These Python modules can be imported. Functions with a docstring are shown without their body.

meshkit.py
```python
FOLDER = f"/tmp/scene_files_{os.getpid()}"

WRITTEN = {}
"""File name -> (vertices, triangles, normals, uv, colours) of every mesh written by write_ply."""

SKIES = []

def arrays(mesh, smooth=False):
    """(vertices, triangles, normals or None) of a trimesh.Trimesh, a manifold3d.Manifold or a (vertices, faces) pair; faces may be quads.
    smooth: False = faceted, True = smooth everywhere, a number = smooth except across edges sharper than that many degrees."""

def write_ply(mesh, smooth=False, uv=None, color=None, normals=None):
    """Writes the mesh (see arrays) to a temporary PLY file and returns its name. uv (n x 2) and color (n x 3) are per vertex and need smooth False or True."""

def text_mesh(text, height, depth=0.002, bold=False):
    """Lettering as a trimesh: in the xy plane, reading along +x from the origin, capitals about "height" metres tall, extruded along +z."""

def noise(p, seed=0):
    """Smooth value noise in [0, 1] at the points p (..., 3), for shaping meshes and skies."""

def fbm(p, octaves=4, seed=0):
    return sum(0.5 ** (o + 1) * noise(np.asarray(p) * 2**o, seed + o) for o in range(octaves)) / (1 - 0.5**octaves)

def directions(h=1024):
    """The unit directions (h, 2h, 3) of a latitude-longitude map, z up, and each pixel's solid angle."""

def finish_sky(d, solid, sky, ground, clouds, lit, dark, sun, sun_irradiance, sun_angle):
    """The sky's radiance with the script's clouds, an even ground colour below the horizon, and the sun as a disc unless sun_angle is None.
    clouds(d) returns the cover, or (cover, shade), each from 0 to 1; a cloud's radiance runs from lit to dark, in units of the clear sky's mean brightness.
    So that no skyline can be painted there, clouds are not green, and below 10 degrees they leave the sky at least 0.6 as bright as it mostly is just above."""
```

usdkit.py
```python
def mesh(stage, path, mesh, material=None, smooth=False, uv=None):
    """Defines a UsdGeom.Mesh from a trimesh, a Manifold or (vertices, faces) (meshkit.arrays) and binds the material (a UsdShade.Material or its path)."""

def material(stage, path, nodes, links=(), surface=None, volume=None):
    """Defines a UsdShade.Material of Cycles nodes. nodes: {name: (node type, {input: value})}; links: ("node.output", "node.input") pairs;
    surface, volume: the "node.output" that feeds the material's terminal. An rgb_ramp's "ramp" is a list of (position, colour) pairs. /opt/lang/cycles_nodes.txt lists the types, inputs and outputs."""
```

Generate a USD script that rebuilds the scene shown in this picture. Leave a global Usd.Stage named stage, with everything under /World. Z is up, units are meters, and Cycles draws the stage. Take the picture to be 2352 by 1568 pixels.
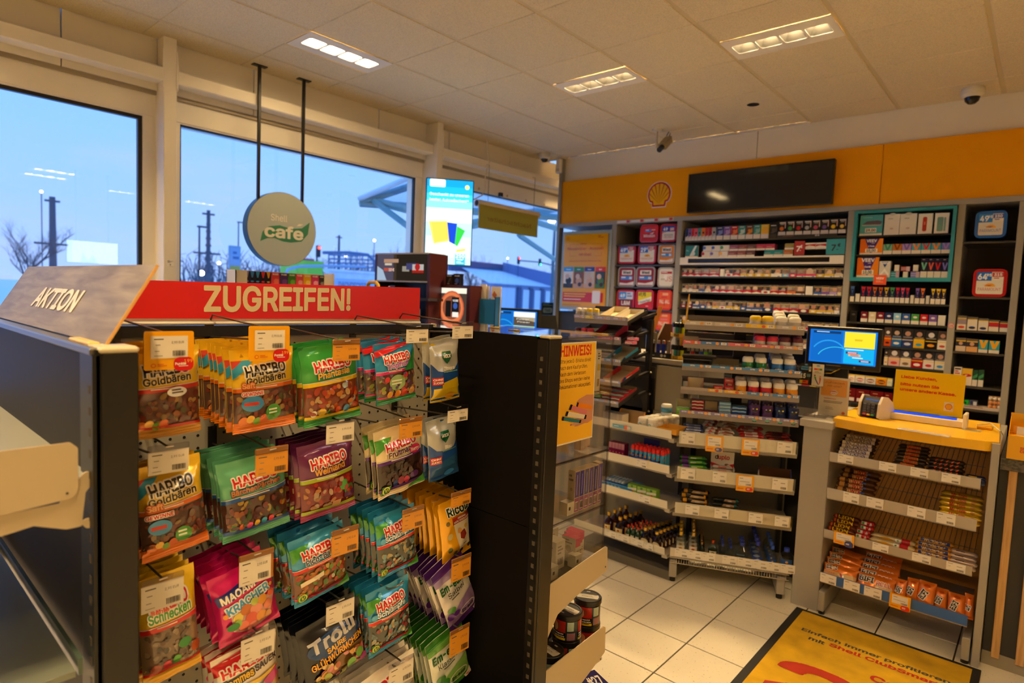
import math, random, glob
import numpy as np, trimesh, usdkit, meshkit
from pxr import Usd, UsdGeom, UsdLux, UsdShade, Gf, Sdf, Vt
from shapely import affinity, union_all
from shapely.geometry import Polygon, Point, box as sbox

stage = Usd.Stage.CreateInMemory()
UsdGeom.SetStageUpAxis(stage, 'Z'); UsdGeom.SetStageMetersPerUnit(stage, 1.0)
UsdGeom.Xform.Define(stage, '/World')
# ------------------------------------------------------------------ camera, sky, exposure
F, EYE, CE = 1394.807, 1.5126, 3.0778          # focal length in pixels of the 2352 wide frame, eye height, ceiling height
ROT = np.array([[0.74937064, 0.66086727, 0.04120789], [0.07731387, -0.02552048, -0.99668012], [-0.65762163, 0.75006876, -0.07021851]])  # rows: right, down, forward
cam = UsdGeom.Camera.Define(stage, '/World/camera')
cam.CreateHorizontalApertureAttr(36.0); cam.CreateFocalLengthAttr(F / 2352 * 36.0)
cam.CreateFStopAttr(3.2); cam.CreateFocusDistanceAttr(1.75); cam.CreateClippingRangeAttr((0.05, 2000.0))
_m = np.eye(4); _m[0, :3] = ROT[0]; _m[1, :3] = -ROT[1]; _m[2, :3] = -ROT[2]; _m[3, :3] = (0, 0, EYE)
cam.AddTransformOp().Set(Gf.Matrix4d(*_m.ravel().tolist()))
cam.CreateExposureAttr(1.32)
LAMP = (1.0, 0.70, 0.335)                       # colour of the ceiling lamps
LAMP_A, LAMP_B, LAMP_C = 30.0, 420.0, 330.0              # emission strength: wide window lamp, deep recessed lamps
SKY = .98
sky = UsdLux.DomeLight.Define(stage, '/World/sky'); sky.CreateIntensityAttr(1.0)
_sk = usdkit.material(stage, '/World/Looks/sky', {
    'tc': ('texture_coordinate', {}), 's': ('separate_xyz', {}),
    'r': ('rgb_ramp', {'ramp': [(0, (.20, .30, .52)), (.5, (.20, .31, .60)), (.53, (.19, .31, .63)), (.60, (.145, .30, .66)), (.72, (.095, .275, .66)), (1, (.05, .19, .55))]}),
    'mr': ('map_range', {'from_min': -1, 'from_max': 1}),
    'mp': ('mapping', {'scale': (1.6, 1.6, 7.0)}), 'n': ('noise_texture', {'scale': 1.6, 'detail': 4, 'roughness': .55}),
    'nr': ('map_range', {'from_min': .5, 'from_max': .75, 'to_min': 0, 'to_max': .5, 'clamp': True}),
    'mx': ('mix', {'color2': (.28, .31, .56)}), 'b': ('background_shader', {'strength': SKY})},
    [('tc.generated', 's.vector'), ('s.z', 'mr.value'), ('mr.result', 'r.fac'), ('tc.generated', 'mp.vector'), ('mp.vector', 'n.vector'), ('n.fac', 'nr.value'),
     ('nr.result', 'mx.fac'), ('r.color', 'mx.color1'), ('mx.color', 'b.color')], surface='b.background')
UsdShade.MaterialBindingAPI.Apply(sky.GetPrim()).Bind(_sk)

# ------------------------------------------------------------------ helpers
PI = math.pi
def ray(px, py): return np.array([(px - 1176) / F, (py - 784) / F, 1.0]) @ ROT
def at(px, py, axis, val):                      # a point of the photo on the plane x, y or z = val
    d = ray(px, py); o = np.array([0, 0, EYE]); k = 'xyz'.index(axis)
    return o + d * ((val - o[k]) / d[k])
_lin = {}
def L(c):                                       # '#d22' or 'rrggbb' to linear
    if not isinstance(c, str): return tuple(c)
    if c not in _lin:
        s = c if len(c) == 6 else ''.join(a + a for a in c)
        _lin[c] = tuple((x / 12.92 if x <= .04045 else ((x + .055) / 1.055) ** 2.4) for x in (int(s[i:i + 2], 16) / 255 for i in (0, 2, 4)))
    return _lin[c]
V3 = lambda *a: np.array(a, float)
def unit(a): a = np.asarray(a, float); return a / np.linalg.norm(a)

_font = glob.glob('/opt/blender-*/*/datafiles/fonts/Inter.woff2')[0]
_tx, _tri = {}, {}
def text_shape(s, bold=True, fine=False):       # capitals 1 tall, baseline 0, starting at 0
    k = (s, bold, fine)
    if k not in _tx:
        from PIL import Image, ImageDraw, ImageFont
        size = 150 if fine else 72
        f = ImageFont.truetype(_font, size); st = (size // 22) if bold else 0
        x0, y0, x1, y1 = f.getbbox(s, anchor='ls', stroke_width=st)
        im = Image.new('L', (x1 - x0 + 8, y1 - y0 + 8)); ImageDraw.Draw(im).text((4 - x0, 4 - y0), s, 255, f, anchor='ls', stroke_width=st)
        on = np.pad(np.asarray(im) > 127, ((0, 0), (1, 1))).astype(np.int8)
        r, a = np.nonzero(np.diff(on, axis=1) == 1); b = np.nonzero(np.diff(on, axis=1) == -1)[1]
        from shapely import box as vbox
        g = union_all(vbox(a, -r - 1, b, -r)).buffer(.6).buffer(-.6).simplify(.7)
        k1 = 1 / (size * .727)
        _tx[k] = affinity.affine_transform(g, [k1, 0, 0, k1, -4 * k1, (4 - y0) * k1])
    return _tx[k]
def tri(g):                                     # flat triangles of a shapely shape
    vs, fs, n = [], [], 0
    for p in getattr(g, 'geoms', [g]):
        if p.geom_type != 'Polygon' or p.area < 1e-12: continue
        v, f = trimesh.creation.triangulate_polygon(p, engine='earcut')
        a = v[f[:, 1]] - v[f[:, 0]]; b = v[f[:, 2]] - v[f[:, 0]]
        bad = a[:, 0] * b[:, 1] - a[:, 1] * b[:, 0] < 0; f = f.copy(); f[bad] = f[bad][:, ::-1]
        vs.append(v); fs.append(f + n); n += len(v)
    return (np.vstack(vs), np.vstack(fs)) if vs else (np.zeros((0, 2)), np.zeros((0, 3), int))
def rrect(u0, v0, u1, v1, r): return sbox(u0 + r, v0 + r, u1 - r, v1 - r).buffer(r, quad_segs=4)

class B:
    """Collects coloured pieces; becomes one mesh. Pieces share vertices only where they are smooth."""
    def __init__(s): s.v, s.f, s.c, s.n = [], [], [], 0
    def add(s, v, f, c):
        v = np.asarray(v, float); f = np.asarray(f, int)
        if not len(f): return s
        if f.shape[1] == 4: f = np.vstack([f[:, [0, 1, 2]], f[:, [0, 2, 3]]])
        c = np.asarray(L(c) if isinstance(c, str) else c, float)
        s.v.append(v); s.f.append(f + s.n); s.c.append(np.broadcast_to(c, (len(v), 3))); s.n += len(v); return s
    def flat(s, v, f, c):                       # unshared vertices
        v = np.asarray(v, float); f = np.asarray(f, int)
        return s.add(v[f].reshape(-1, 3), np.arange(f.size).reshape(-1, f.shape[1]), c)
    def tm(s, m, c, smooth=False):
        v, f, _ = meshkit.arrays(m); return s.add(v, f, c) if smooth else s.flat(v, f, c)
    def quad(s, p, c): return s.add(p, [[0, 1, 2, 3]], c)
    def box(s, x0, x1, y0, y1, z0, z1, c, r=0, cols=None):
        if r: return s.hull([(x, y, z) for x in (x0, x1) for y in (y0, y1) for z in (z0, z1)], r, c)
        p = [(x0, y0, z0), (x1, y0, z0), (x1, y1, z0), (x0, y1, z0), (x0, y0, z1), (x1, y0, z1), (x1, y1, z1), (x0, y1, z1)]
        for i, q in enumerate(((0, 3, 2, 1), (4, 5, 6, 7), (0, 1, 5, 4), (2, 3, 7, 6), (1, 2, 6, 5), (3, 0, 4, 7))):   # bottom top front(-y) back right(+x) left
            s.quad([p[k] for k in q], (cols or {}).get(i, c))
        return s
    def hull(s, corners, r, c):                 # chamfered box from 8 corners
        P = np.array(corners, float); m = P.mean(0); pts = []
        for p in P:
            d = np.sign(p - m)
            for k in range(3):
                e = -d * r; e[k] = 0; pts.append(p + e)
        return s.tm(trimesh.convex.convex_hull(np.array(pts)), c)
    def obox(s, o, a, b, cc, c):                # box from a corner and three edge vectors
        o, a, b, cc = map(np.asarray, (o, a, b, cc)); p = [o, o + a, o + a + b, o + b, o + cc, o + a + cc, o + a + b + cc, o + b + cc]
        for q in ((0, 3, 2, 1), (4, 5, 6, 7), (0, 1, 5, 4), (2, 3, 7, 6), (1, 2, 6, 5), (3, 0, 4, 7)): s.quad([p[k] for k in q], c)
        return s
    def prism(s, poly, O, U, W, depth, c, c2=None):   # a shapely shape in the plane O,U,W, thickened along -N
        O, U, W = map(np.asarray, (O, U, W)); N = np.cross(U, W); v, f = tri(poly)
        top = O + v[:, :1] * U + v[:, 1:] * W; s.add(top, f, c); s.add(top - N * depth, f[:, ::-1], c)
        for p in getattr(poly, 'geoms', [poly]):
            for ring in (p.exterior, *p.interiors):
                q = np.array(ring.coords)[:-1]
                a = (ring is p.exterior); ccw = ring.is_ccw
                if ccw != a: q = q[::-1]
                P3 = O + q[:, :1] * U + q[:, 1:] * W; Q3 = P3 - N * depth; n = len(q)
                for i in range(n): s.quad([P3[i], Q3[i], Q3[(i + 1) % n], P3[(i + 1) % n]], c2 or c)
        return s
    def lathe(s, prof, c, n=16, o=(0, 0, 0), cols=None, sx=1, sy=1):   # prof (r,z) upward; colours per segment
        prof = [(max(r, 1e-5), z) for r, z in prof]; t = np.arange(n) / n * 2 * PI; o = np.asarray(o, float)
        ring = lambda r, z: np.c_[r * sx * np.cos(t), r * sy * np.sin(t), np.full(n, z)] + o
        for i in range(len(prof) - 1):
            i2 = (np.arange(n) + 1) % n; a = np.arange(n)
            s.add(np.vstack([ring(*prof[i]), ring(*prof[i + 1])]), np.c_[a, i2, i2 + n, a + n], (cols[i] if cols else c))
        return s
    def tube(s, pts, r, c, n=6, cap=True):
        P = np.asarray(pts, float); T = np.gradient(P, axis=0); T /= np.linalg.norm(T, axis=1, keepdims=True) + 1e-12
        up = V3(0, 0, 1) if abs(T[0][2]) < .9 else V3(1, 0, 0); rings = []; rr = np.broadcast_to(np.asarray(r, float), (len(P),))
        for p, t, q in zip(P, T, rr):
            a = unit(np.cross(t, up)); b = np.cross(t, a); up = np.cross(a, t) if abs(np.dot(up, t)) < .99 else up
            th = np.arange(n) / n * 2 * PI; rings.append(p + q * (np.cos(th)[:, None] * a + np.sin(th)[:, None] * b))
        k = np.arange(n); k2 = (k + 1) % n
        f = np.vstack([np.c_[k + i * n, k2 + i * n, k2 + i * n + n, k + i * n + n] for i in range(len(P) - 1)])
        s.add(np.vstack(rings), f, c)
        if cap:
            for R_, o in ((rings[0], -1), (rings[-1], 1)): s.add(R_, [[0, i, i + 1][::o] for i in range(1, n - 1)], c)
        return s
    def art(s, items, w, h, fn, step=0, e0=.0004, de=.00012, seed=1):
        rnd = random.Random(seed); e = e0
        for it in items:
            k, a = it[0], it[1:]
            if k == 'R': g = sbox(a[0] * w, a[1] * h, a[2] * w, a[3] * h) if len(a) < 6 else rrect(a[0] * w, a[1] * h, a[2] * w, a[3] * h, a[5] * w); sh = [(g, a[4])]
            elif k == 'E': sh = [(affinity.scale(Point(a[0] * w, a[1] * h).buffer(a[2] * w, quad_segs=5), 1, a[4] if len(a) > 4 else 1), a[3])]
            elif k == 'P': sh = [(Polygon([(x * w, y * h) for x, y in a[0]]), a[1])]
            elif k == 'T':                      # text u v height colour {o: outline, a: anchor, f: max width, r: rotation, b: bold, n: fine}
                o = a[5] if len(a) > 5 else {}
                g = text_shape(a[0], o.get('b', True), o.get('n', False)); x0, _, x1, _ = g.bounds; H = a[3] * h; k1 = H
                if 'f' in o and (x1 - x0) * H > o['f'] * w: k1 = o['f'] * w / (x1 - x0)
                if o.get('st'): k1 = o['st'] * w / (x1 - x0)
                g = affinity.affine_transform(g, [k1, k1 * o.get('sk', 0) * 0, 0, H, -x0 * k1, 0]) if not o.get('q') else affinity.scale(g, k1, k1, origin=(0, 0))
                if o.get('sk'): g = affinity.affine_transform(g, [1, o['sk'], 0, 1, 0, 0])
                ww = g.bounds[2]; dx = {'l': 0, 'c': -ww / 2, 'r': -ww}[o.get('a', 'c')]
                g = affinity.translate(g, dx, 0)
                if o.get('r'): g = affinity.rotate(g, o['r'], origin=(0, 0))
                if o.get('m'): g = affinity.scale(g, -1, 1, origin=(0, 0))
                g = affinity.translate(g, a[1] * w, a[2] * h); sh = [(g, a[4])]
                if 'o' in o: sh = [(g.buffer(H * o.get('ow', .16), quad_segs=2).simplify(H * .02), o['o'])] + sh
            elif k == 'L':                      # small print too small to read: thin bars
                sh, n = [], a[4]
                for i in range(n):
                    y1 = a[3] - (a[3] - a[1]) * i / n; hh = (a[3] - a[1]) / n * .5
                    sh.append((sbox(a[0] * w, (y1 - hh) * h, (a[0] + (a[2] - a[0]) * rnd.uniform(.55, 1)) * w, y1 * h), a[5]))
            elif k == 'K':                      # barcode
                sh, x = [], a[0]
                while x < a[2] - .01 * (a[2] - a[0]):
                    q = (a[2] - a[0]) * rnd.choice((.03, .05, .07)); sh.append((sbox(x * w, a[1] * h, min(x + q, a[2]) * w, a[3] * h), a[4])); x += q + (a[2] - a[0]) * rnd.choice((.03, .05))
            elif k == 'G':                      # sweets seen through the bag
                sh = []
                for i in range(a[5]):
                    g = affinity.rotate(affinity.scale(Point(0, 0).buffer(a[6] * w, quad_segs=3), rnd.uniform(.7, 1.5), rnd.uniform(.6, 1.1)), rnd.uniform(0, 180))
                    g = affinity.translate(g, rnd.uniform(a[0], a[2]) * w, rnd.uniform(a[1], a[3]) * h).intersection(sbox(a[0] * w, a[1] * h, a[2] * w, a[3] * h)); sh.append((g, rnd.choice(a[4])))
            elif k == 'S':                      # scallop shell emblem: u v radius, rim colour, fill colour
                r = a[2] * w; t = np.radians(np.linspace(-38, 218, 40)); pts = [(r * math.cos(q), r * math.sin(q) * .96) for q in t] + [(-.62 * r, -.62 * r), (-.58 * r, -.98 * r), (.58 * r, -.98 * r), (.62 * r, -.62 * r)]
                g = affinity.translate(Polygon(pts), a[0] * w, a[1] * h); gi = g.buffer(-.13 * r)
                rays = union_all([affinity.translate(Polygon([(0, -.75 * r), (1.05 * r * math.cos(q - .045), 1.05 * r * math.sin(q - .045)), (1.05 * r * math.cos(q + .045), 1.05 * r * math.sin(q + .045))]), a[0] * w, a[1] * h) for q in np.radians(np.linspace(14, 166, 7))])
                sh = [(g, a[3]), (gi, a[4])] + ([(gi.intersection(rays.intersection(affinity.translate(Point(0, 0).buffer(.84 * r), a[0] * w, a[1] * h))), a[3])])
            for g, c in sh:
                if g.is_empty: continue
                v, f = tri(g)
                if step and len(f):
                    v3, f = trimesh.remesh.subdivide_to_size(np.c_[v, np.zeros(len(v))], f, step, max_iter=8); v = v3[:, :2]
                if len(f): s.add(fn(v[:, 0], v[:, 1], e), f, c)
                e += de
        return s
    def plate(s, items, O, U, W, w, h, **k):    # art on a flat face
        O, U, W = map(np.asarray, (O, U, W)); N = np.cross(U, W)
        return s.art(items, w, h, lambda u, v, e: O + u[:, None] * U + v[:, None] * W + e * N, **k)
    def arrays(s):
        return (np.vstack(s.v), np.vstack(s.f), np.vstack(s.c)) if s.v else None

# ------------------------------------------------------------------ materials
def mat(name, nodes, links, surface='p.BSDF'): return usdkit.material(stage, '/World/Looks/' + name, nodes, links, surface=surface)
def painted(name, **k): return mat(name, {'a': ('attribute', {'attribute': 'col'}), 'p': ('principled_bsdf', k)}, [('a.color', 'p.base_color')])
MT = painted('matte_paint', roughness=.65); SAT = painted('satin_paint', roughness=.38); GL = painted('gloss_print', roughness=.16)
CARD = painted('card_print', roughness=.5); FASC = painted('yellow_laminate', roughness=.45, specular_ior_level=.12)
FOIL = painted('foil_film', roughness=.24, metallic=.30, coat_weight=.7, coat_roughness=.08)
FILM = painted('clear_film', roughness=.2, coat_weight=.8, coat_roughness=.06); METAL = painted('bare_metal', roughness=.32, metallic=.9)
GLOW = mat('screen_glow', {'a': ('attribute', {'attribute': 'col'}), 'e': ('emission', {'strength': .46})}, [('a.color', 'e.color')], 'e.emission')
GLOWB = mat('bright_glow', {'a': ('attribute', {'attribute': 'col'}), 'e': ('emission', {'strength': .62})}, [('a.color', 'e.color')], 'e.emission')
def pane(name, tint, ior, rough=.0, f0=None):
    return mat(name, {'t': ('transparent_bsdf', {'color': tint}), 'g': ('glossy_bsdf', {'color': (1, 1, 1), 'roughness': rough}), 'ge': ('geometry', {}), 'io': ('mix_float', {'a': ior, 'b': 1 / ior}), 'f': ('fresnel', {}), 'm': ('mix_closure', {})},
               [('ge.backfacing', 'io.fac'), ('io.result', 'f.IOR'), ('f.fac', 'm.fac'), ('t.BSDF', 'm.closure1'), ('g.BSDF', 'm.closure2')], 'm.closure')
PAPER = mat('lit_paper', {'a': ('attribute', {'attribute': 'col'}), 'd': ('diffuse_bsdf', {}), 't': ('translucent_bsdf', {}), 'm': ('mix_closure', {'fac': .45})}, [('a.color', 'd.color'), ('a.color', 't.color'), ('d.BSDF', 'm.closure1'), ('t.BSDF', 'm.closure2')], 'm.closure')
GLASS = pane('window_glass', (.97, .985, .98), 1.5); ACRYL = pane('acrylic', (.95, .95, .95), 1.45); CLEARB = pane('clear_bottle', (.86, .9, .92), 1.5, .03)
AMBER = pane('amber_bottle', (.36, .10, .022), 1.5, .03); PLAST = pane('plastic_lip', (.80, .79, .83), 1.4, .15)
def speckled(name, c1, c2, scale, lo, hi, rough, bump=0, var=.06):
    return mat(name, {'tc': ('texture_coordinate', {}), 'n': ('noise_texture', {'scale': scale, 'detail': 2}), 'mr': ('map_range', {'from_min': lo, 'from_max': hi, 'clamp': True}), 'oi': ('object_info', {}),
                      'ov': ('map_range', {'to_min': 1 - var, 'to_max': 1 + var * .3}), 'm': ('mix', {'color1': L(c1), 'color2': L(c2)}), 'h': ('hsv', {}), 'b': ('bump', {'strength': bump, 'distance': .002}), 'p': ('principled_bsdf', {'roughness': rough})},
               [('tc.object', 'n.vector'), ('n.fac', 'mr.value'), ('mr.result', 'm.fac'), ('oi.random', 'ov.value'), ('ov.result', 'h.value'), ('m.color', 'h.color'), ('h.color', 'p.base_color'), ('n.fac', 'b.height'), ('b.normal', 'p.normal')])
TILE = speckled('floor_tile', 'ece2ca', 'bba57e', 110, .66, .72, .32); CTILE = speckled('ceiling_board', 'dfcfab', 'cbb991', 160, .4, .75, .9, .25, .03)
def grain(name, c1, c2, sc, rough, axis):
    return mat(name, {'tc': ('texture_coordinate', {}), 'mp': ('mapping', {'scale': sc}), 'n': ('noise_texture', {'scale': 6, 'detail': 5, 'distortion': .4}), 'r': ('rgb_ramp', {'ramp': [(.3, L(c1)), (.7, L(c2))]}), 'p': ('principled_bsdf', {'roughness': rough})},
               [('tc.object', 'mp.vector'), ('mp.vector', 'n.vector'), ('n.fac', 'r.fac'), ('r.color', 'p.base_color')])
OAK = grain('oak', 'b98a50', 'dcb37a', (14, 14, .9), .45, 'z'); SMOKED = grain('smoked_wood', '6a5f52', '968c7b', (1.2, 9, 9), .42, 'x')
CARPET = mat('mat_pile', {'a': ('attribute', {'attribute': 'col'}), 'tc': ('texture_coordinate', {}), 'n': ('noise_texture', {'scale': 9, 'detail': 6}), 'r': ('map_range', {'from_min': .3, 'from_max': .75, 'to_min': .72, 'to_max': 1.08}), 'h': ('hsv', {}),
                          'n2': ('noise_texture', {'scale': 900}), 'b': ('bump', {'strength': .5, 'distance': .003}), 'p': ('principled_bsdf', {'roughness': .95})},
             [('a.color', 'h.color'), ('tc.object', 'n.vector'), ('n.fac', 'r.value'), ('r.result', 'h.value'), ('h.color', 'p.base_color'), ('tc.object', 'n2.vector'), ('n2.fac', 'b.height'), ('b.normal', 'p.normal')])
BRUSHED = mat('dark_gloss_metal', {'a': ('attribute', {'attribute': 'col'}), 'tc': ('texture_coordinate', {}), 'n': ('noise_texture', {'scale': 60}), 'b': ('bump', {'strength': .06, 'distance': .002}), 'p': ('principled_bsdf', {'roughness': .5, 'specular_ior_level': .22})}, [('a.color', 'p.base_color'), ('tc.object', 'n.vector'), ('n.fac', 'b.height'), ('b.normal', 'p.normal')])
LAMPM = [mat('lamp_%d' % i, {'e': ('emission', {'color': LAMP, 'strength': s})}, [], 'e.emission') for i, s in enumerate((LAMP_A, LAMP_B, LAMP_C))]
SNOW = speckled('snow_cover', 'e6ebf2', 'cfd6e2', 3, .3, .8, .8, .3, 0)

# ------------------------------------------------------------------ prims
_used = {}
def _free(parent, name):
    k = (parent, name); n = _used.get(k, 0); _used[k] = n + 1
    return f'{parent}/{name}' + (f'_{n:03d}' if n else '')
def _tag(prim, **k):
    for a, b in k.items():
        if b: prim.SetCustomDataByKey(a, b)
def _mx(loc, rz, M):
    if M is not None: return Gf.Matrix4d(*np.asarray(M, float).T.ravel().tolist())
    c, s = math.cos(rz), math.sin(rz); return Gf.Matrix4d(c, s, 0, 0, -s, c, 0, 0, 0, 0, 1, 0, float(loc[0]), float(loc[1]), float(loc[2]), 1)
def _place(prim, loc, rz, M): UsdGeom.Xformable(prim).AddTransformOp().Set(_mx(loc, rz, M))
def frame(O, U, W):                             # matrix with local y along U, z along W, x along the normal
    U = unit(U); W = np.asarray(W, float); W = unit(W - U * (W @ U)); m = np.eye(4); m[:3, 0] = np.cross(U, W); m[:3, 1] = U; m[:3, 2] = W; m[:3, 3] = O; return m
def _mesh(path, b, m):
    v, f, c = b.arrays(); k_ = np.unique(f); v, c, f = v[k_], c[k_], np.searchsorted(k_, f); x = usdkit.mesh(stage, path, (v, f), m, smooth=True)
    UsdGeom.PrimvarsAPI(x).CreatePrimvar('col', Sdf.ValueTypeNames.Color3fArray, 'vertex').Set(Vt.Vec3fArray.FromNumpy(c.astype(np.float32)))
    return x.GetPrim()
def thing(name, label, cat, loc=(0, 0, 0), rz=0, group=None, M=None, kind=None):
    p = _free('/World', name); x = UsdGeom.Xform.Define(stage, p).GetPrim(); _place(x, loc, rz, M); _tag(x, label=label, category=cat, group=group, kind=kind); return p
def part(parent, name, b, m, label=None, kind=None):
    if b.arrays() is None: return parent
    p = _free(parent, name); x = _mesh(p, b, m); _tag(x, label=label, kind=kind); return p
def solo(name, b, m, label, cat, group=None, loc=(0, 0, 0), rz=0, M=None, kind=None):
    p = _free('/World', name); x = _mesh(p, b, m); _place(x, loc, rz, M); _tag(x, label=label, category=cat, group=group, kind=kind); return p
def struct(name, label=None, b=None, m=None):
    p = _free('/World', name)
    if b is None: x = UsdGeom.Xform.Define(stage, p).GetPrim()
    else: x = _mesh(p, b, m)
    _tag(x, kind='structure', label=label); return p
def copy(src, label, loc=(0, 0, 0), rz=0, M=None, group=None):
    s = stage.GetPrimAtPath(src); base = src.rsplit('/', 1)[1]
    import re
    p = _free('/World', re.sub(r'_\d{3}$', '', base)); x = stage.DefinePrim(p, s.GetTypeName()); x.GetReferences().AddInternalReference(src)
    if s.GetTypeName() == 'Xform': x.SetInstanceable(True)
    a = x.GetAttribute('xformOp:transform'); a.Set(_mx(loc, rz, M))
    d = s.GetCustomData(); _tag(x, label=label, category=d.get('category'), group=group or d.get('group')); return p
ORD = 'first second third fourth fifth sixth seventh eighth ninth tenth eleventh twelfth thirteenth fourteenth fifteenth sixteenth seventeenth eighteenth nineteenth twentieth twenty-first twenty-second twenty-third twenty-fourth twenty-fifth twenty-sixth twenty-seventh twenty-eighth'.split()
X_, Y_, Z_ = V3(1, 0, 0), V3(0, 1, 0), V3(0, 0, 1)
# ------------------------------------------------------------------ the room
WH = 'efe7d6'; ALU = 'f1eadb'; GREY = 'a8a294'
TM, TX, TY = .303, -1.4073, 2.5333               # floor tile module and one joint crossing
fl = struct('floor', 'cream speckled ceramic tile floor with dark brown joints')
part(fl, 'slab', B().box(-4.45, 4.6, -4.5, 6.4, -.06, -.004, '4a4030'), MT)
b = B(); J = .0035
for i in range(-11, 20):
    for j in range(-24, 13):
        x0, y0 = TX + i * TM, TY + j * TM; q = B().box(x0 + J, x0 + TM - J, y0 + J, y0 + TM - J, -.01, 0, 'fff')
        if -4 <= i <= 5 and -4 <= j <= 3: part(fl, 'tile', q, TILE)
        elif x0 > -4.4: b.v += q.v; b.f += [f + b.n for f in q.f]; b.c += q.c; b.n += q.n
part(fl, 'tile_field', b, TILE, kind='stuff')

ce = struct('ceiling', 'suspended ceiling of cream mineral boards in a metal grid')
GX, GY, G = -4.0961, 2.6240, .625
lampA = {(-1 + 1, -1): 'A'}                      # cells (i, j) with a lamp: strip on the right half along y
lampB = {(2, 1), (4, 1), (0, 4), (1, 4), (2, 4), (3, 4)}
lampX = {(5, -5), (0, -5), (4, -7), (8, -7), (10, -7)}   # lamps out of view, behind the camera
lampA = {(0, -1), (9, -1), (10, -1), (11, 1), (11, 3)}; lampY = set()
part(ce, 'plenum', B().box(-4.45, 4.6, -4.5, 6.4, CE + .12, CE + .15, '6e6048'), MT)
b = B(); hb = B()
def board(x0, x1, y0, y1, bb):
    g, k, z = .010, .006, CE
    x0 += g; x1 -= g; y0 += .0022; y1 -= .0022
    p = [(x0, y0, z + k), (x1, y0, z + k), (x1, y1, z + k), (x0, y1, z + k), (x0 + k, y0 + k * .6, z), (x1 - k, y0 + k * .6, z), (x1 - k, y1 - k * .6, z), (x0 + k, y1 - k * .6, z)]
    for q in ((7, 6, 5, 4), (0, 4, 5, 1), (1, 5, 6, 2), (2, 6, 7, 3), (3, 7, 4, 0)): bb.quad([p[i] for i in q][::-1] if q == (7, 6, 5, 4) and 0 else [p[i] for i in q], 'fff')
for i in range(-1, 15):
    for j in range(-12, 6):
        x0, x1, y0, y1 = GX + i * G, GX + i * G + G, GY + j * G, GY + j * G + G
        if (i, j) in lampA: x1 -= .3125
        if (i, j) in lampB or (i, j) in lampX: y1 -= .3125
        if (i, j) in lampY: continue
        x0, y1 = max(x0, -4.432), min(y1, 6.3)
        if y0 < 5.5 < y1: y1 = 5.5
        inview = i <= 7 and j >= -3
        if inview: q = B(); board(x0, x1, y0, y1, q); part(ce, 'ceiling_tile', q, CTILE)
        else: board(x0, x1, y0, y1, b)
        if (i, j) in lampB or (i, j) in lampA:
            q = B(); board(x0, x1, y1, y0 + G, q) if 0 else None
part(ce, 'tile_field', b, CTILE, kind='stuff')
for i in range(0, 15): part(ce, 'grid_bar', B().box(GX + i * G - .012, GX + i * G + .012, -4.5, 6.3, CE + .004, CE + .02, 'cbb990'), MT)
b = B()
for j in range(-12, 6): b.box(-4.43, 4.6, GY + j * G - .012, GY + j * G + .012, CE + .0062, CE + .018, 'd8caa8')
part(ce, 'cross_bars', b, MT, kind='stuff')

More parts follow.
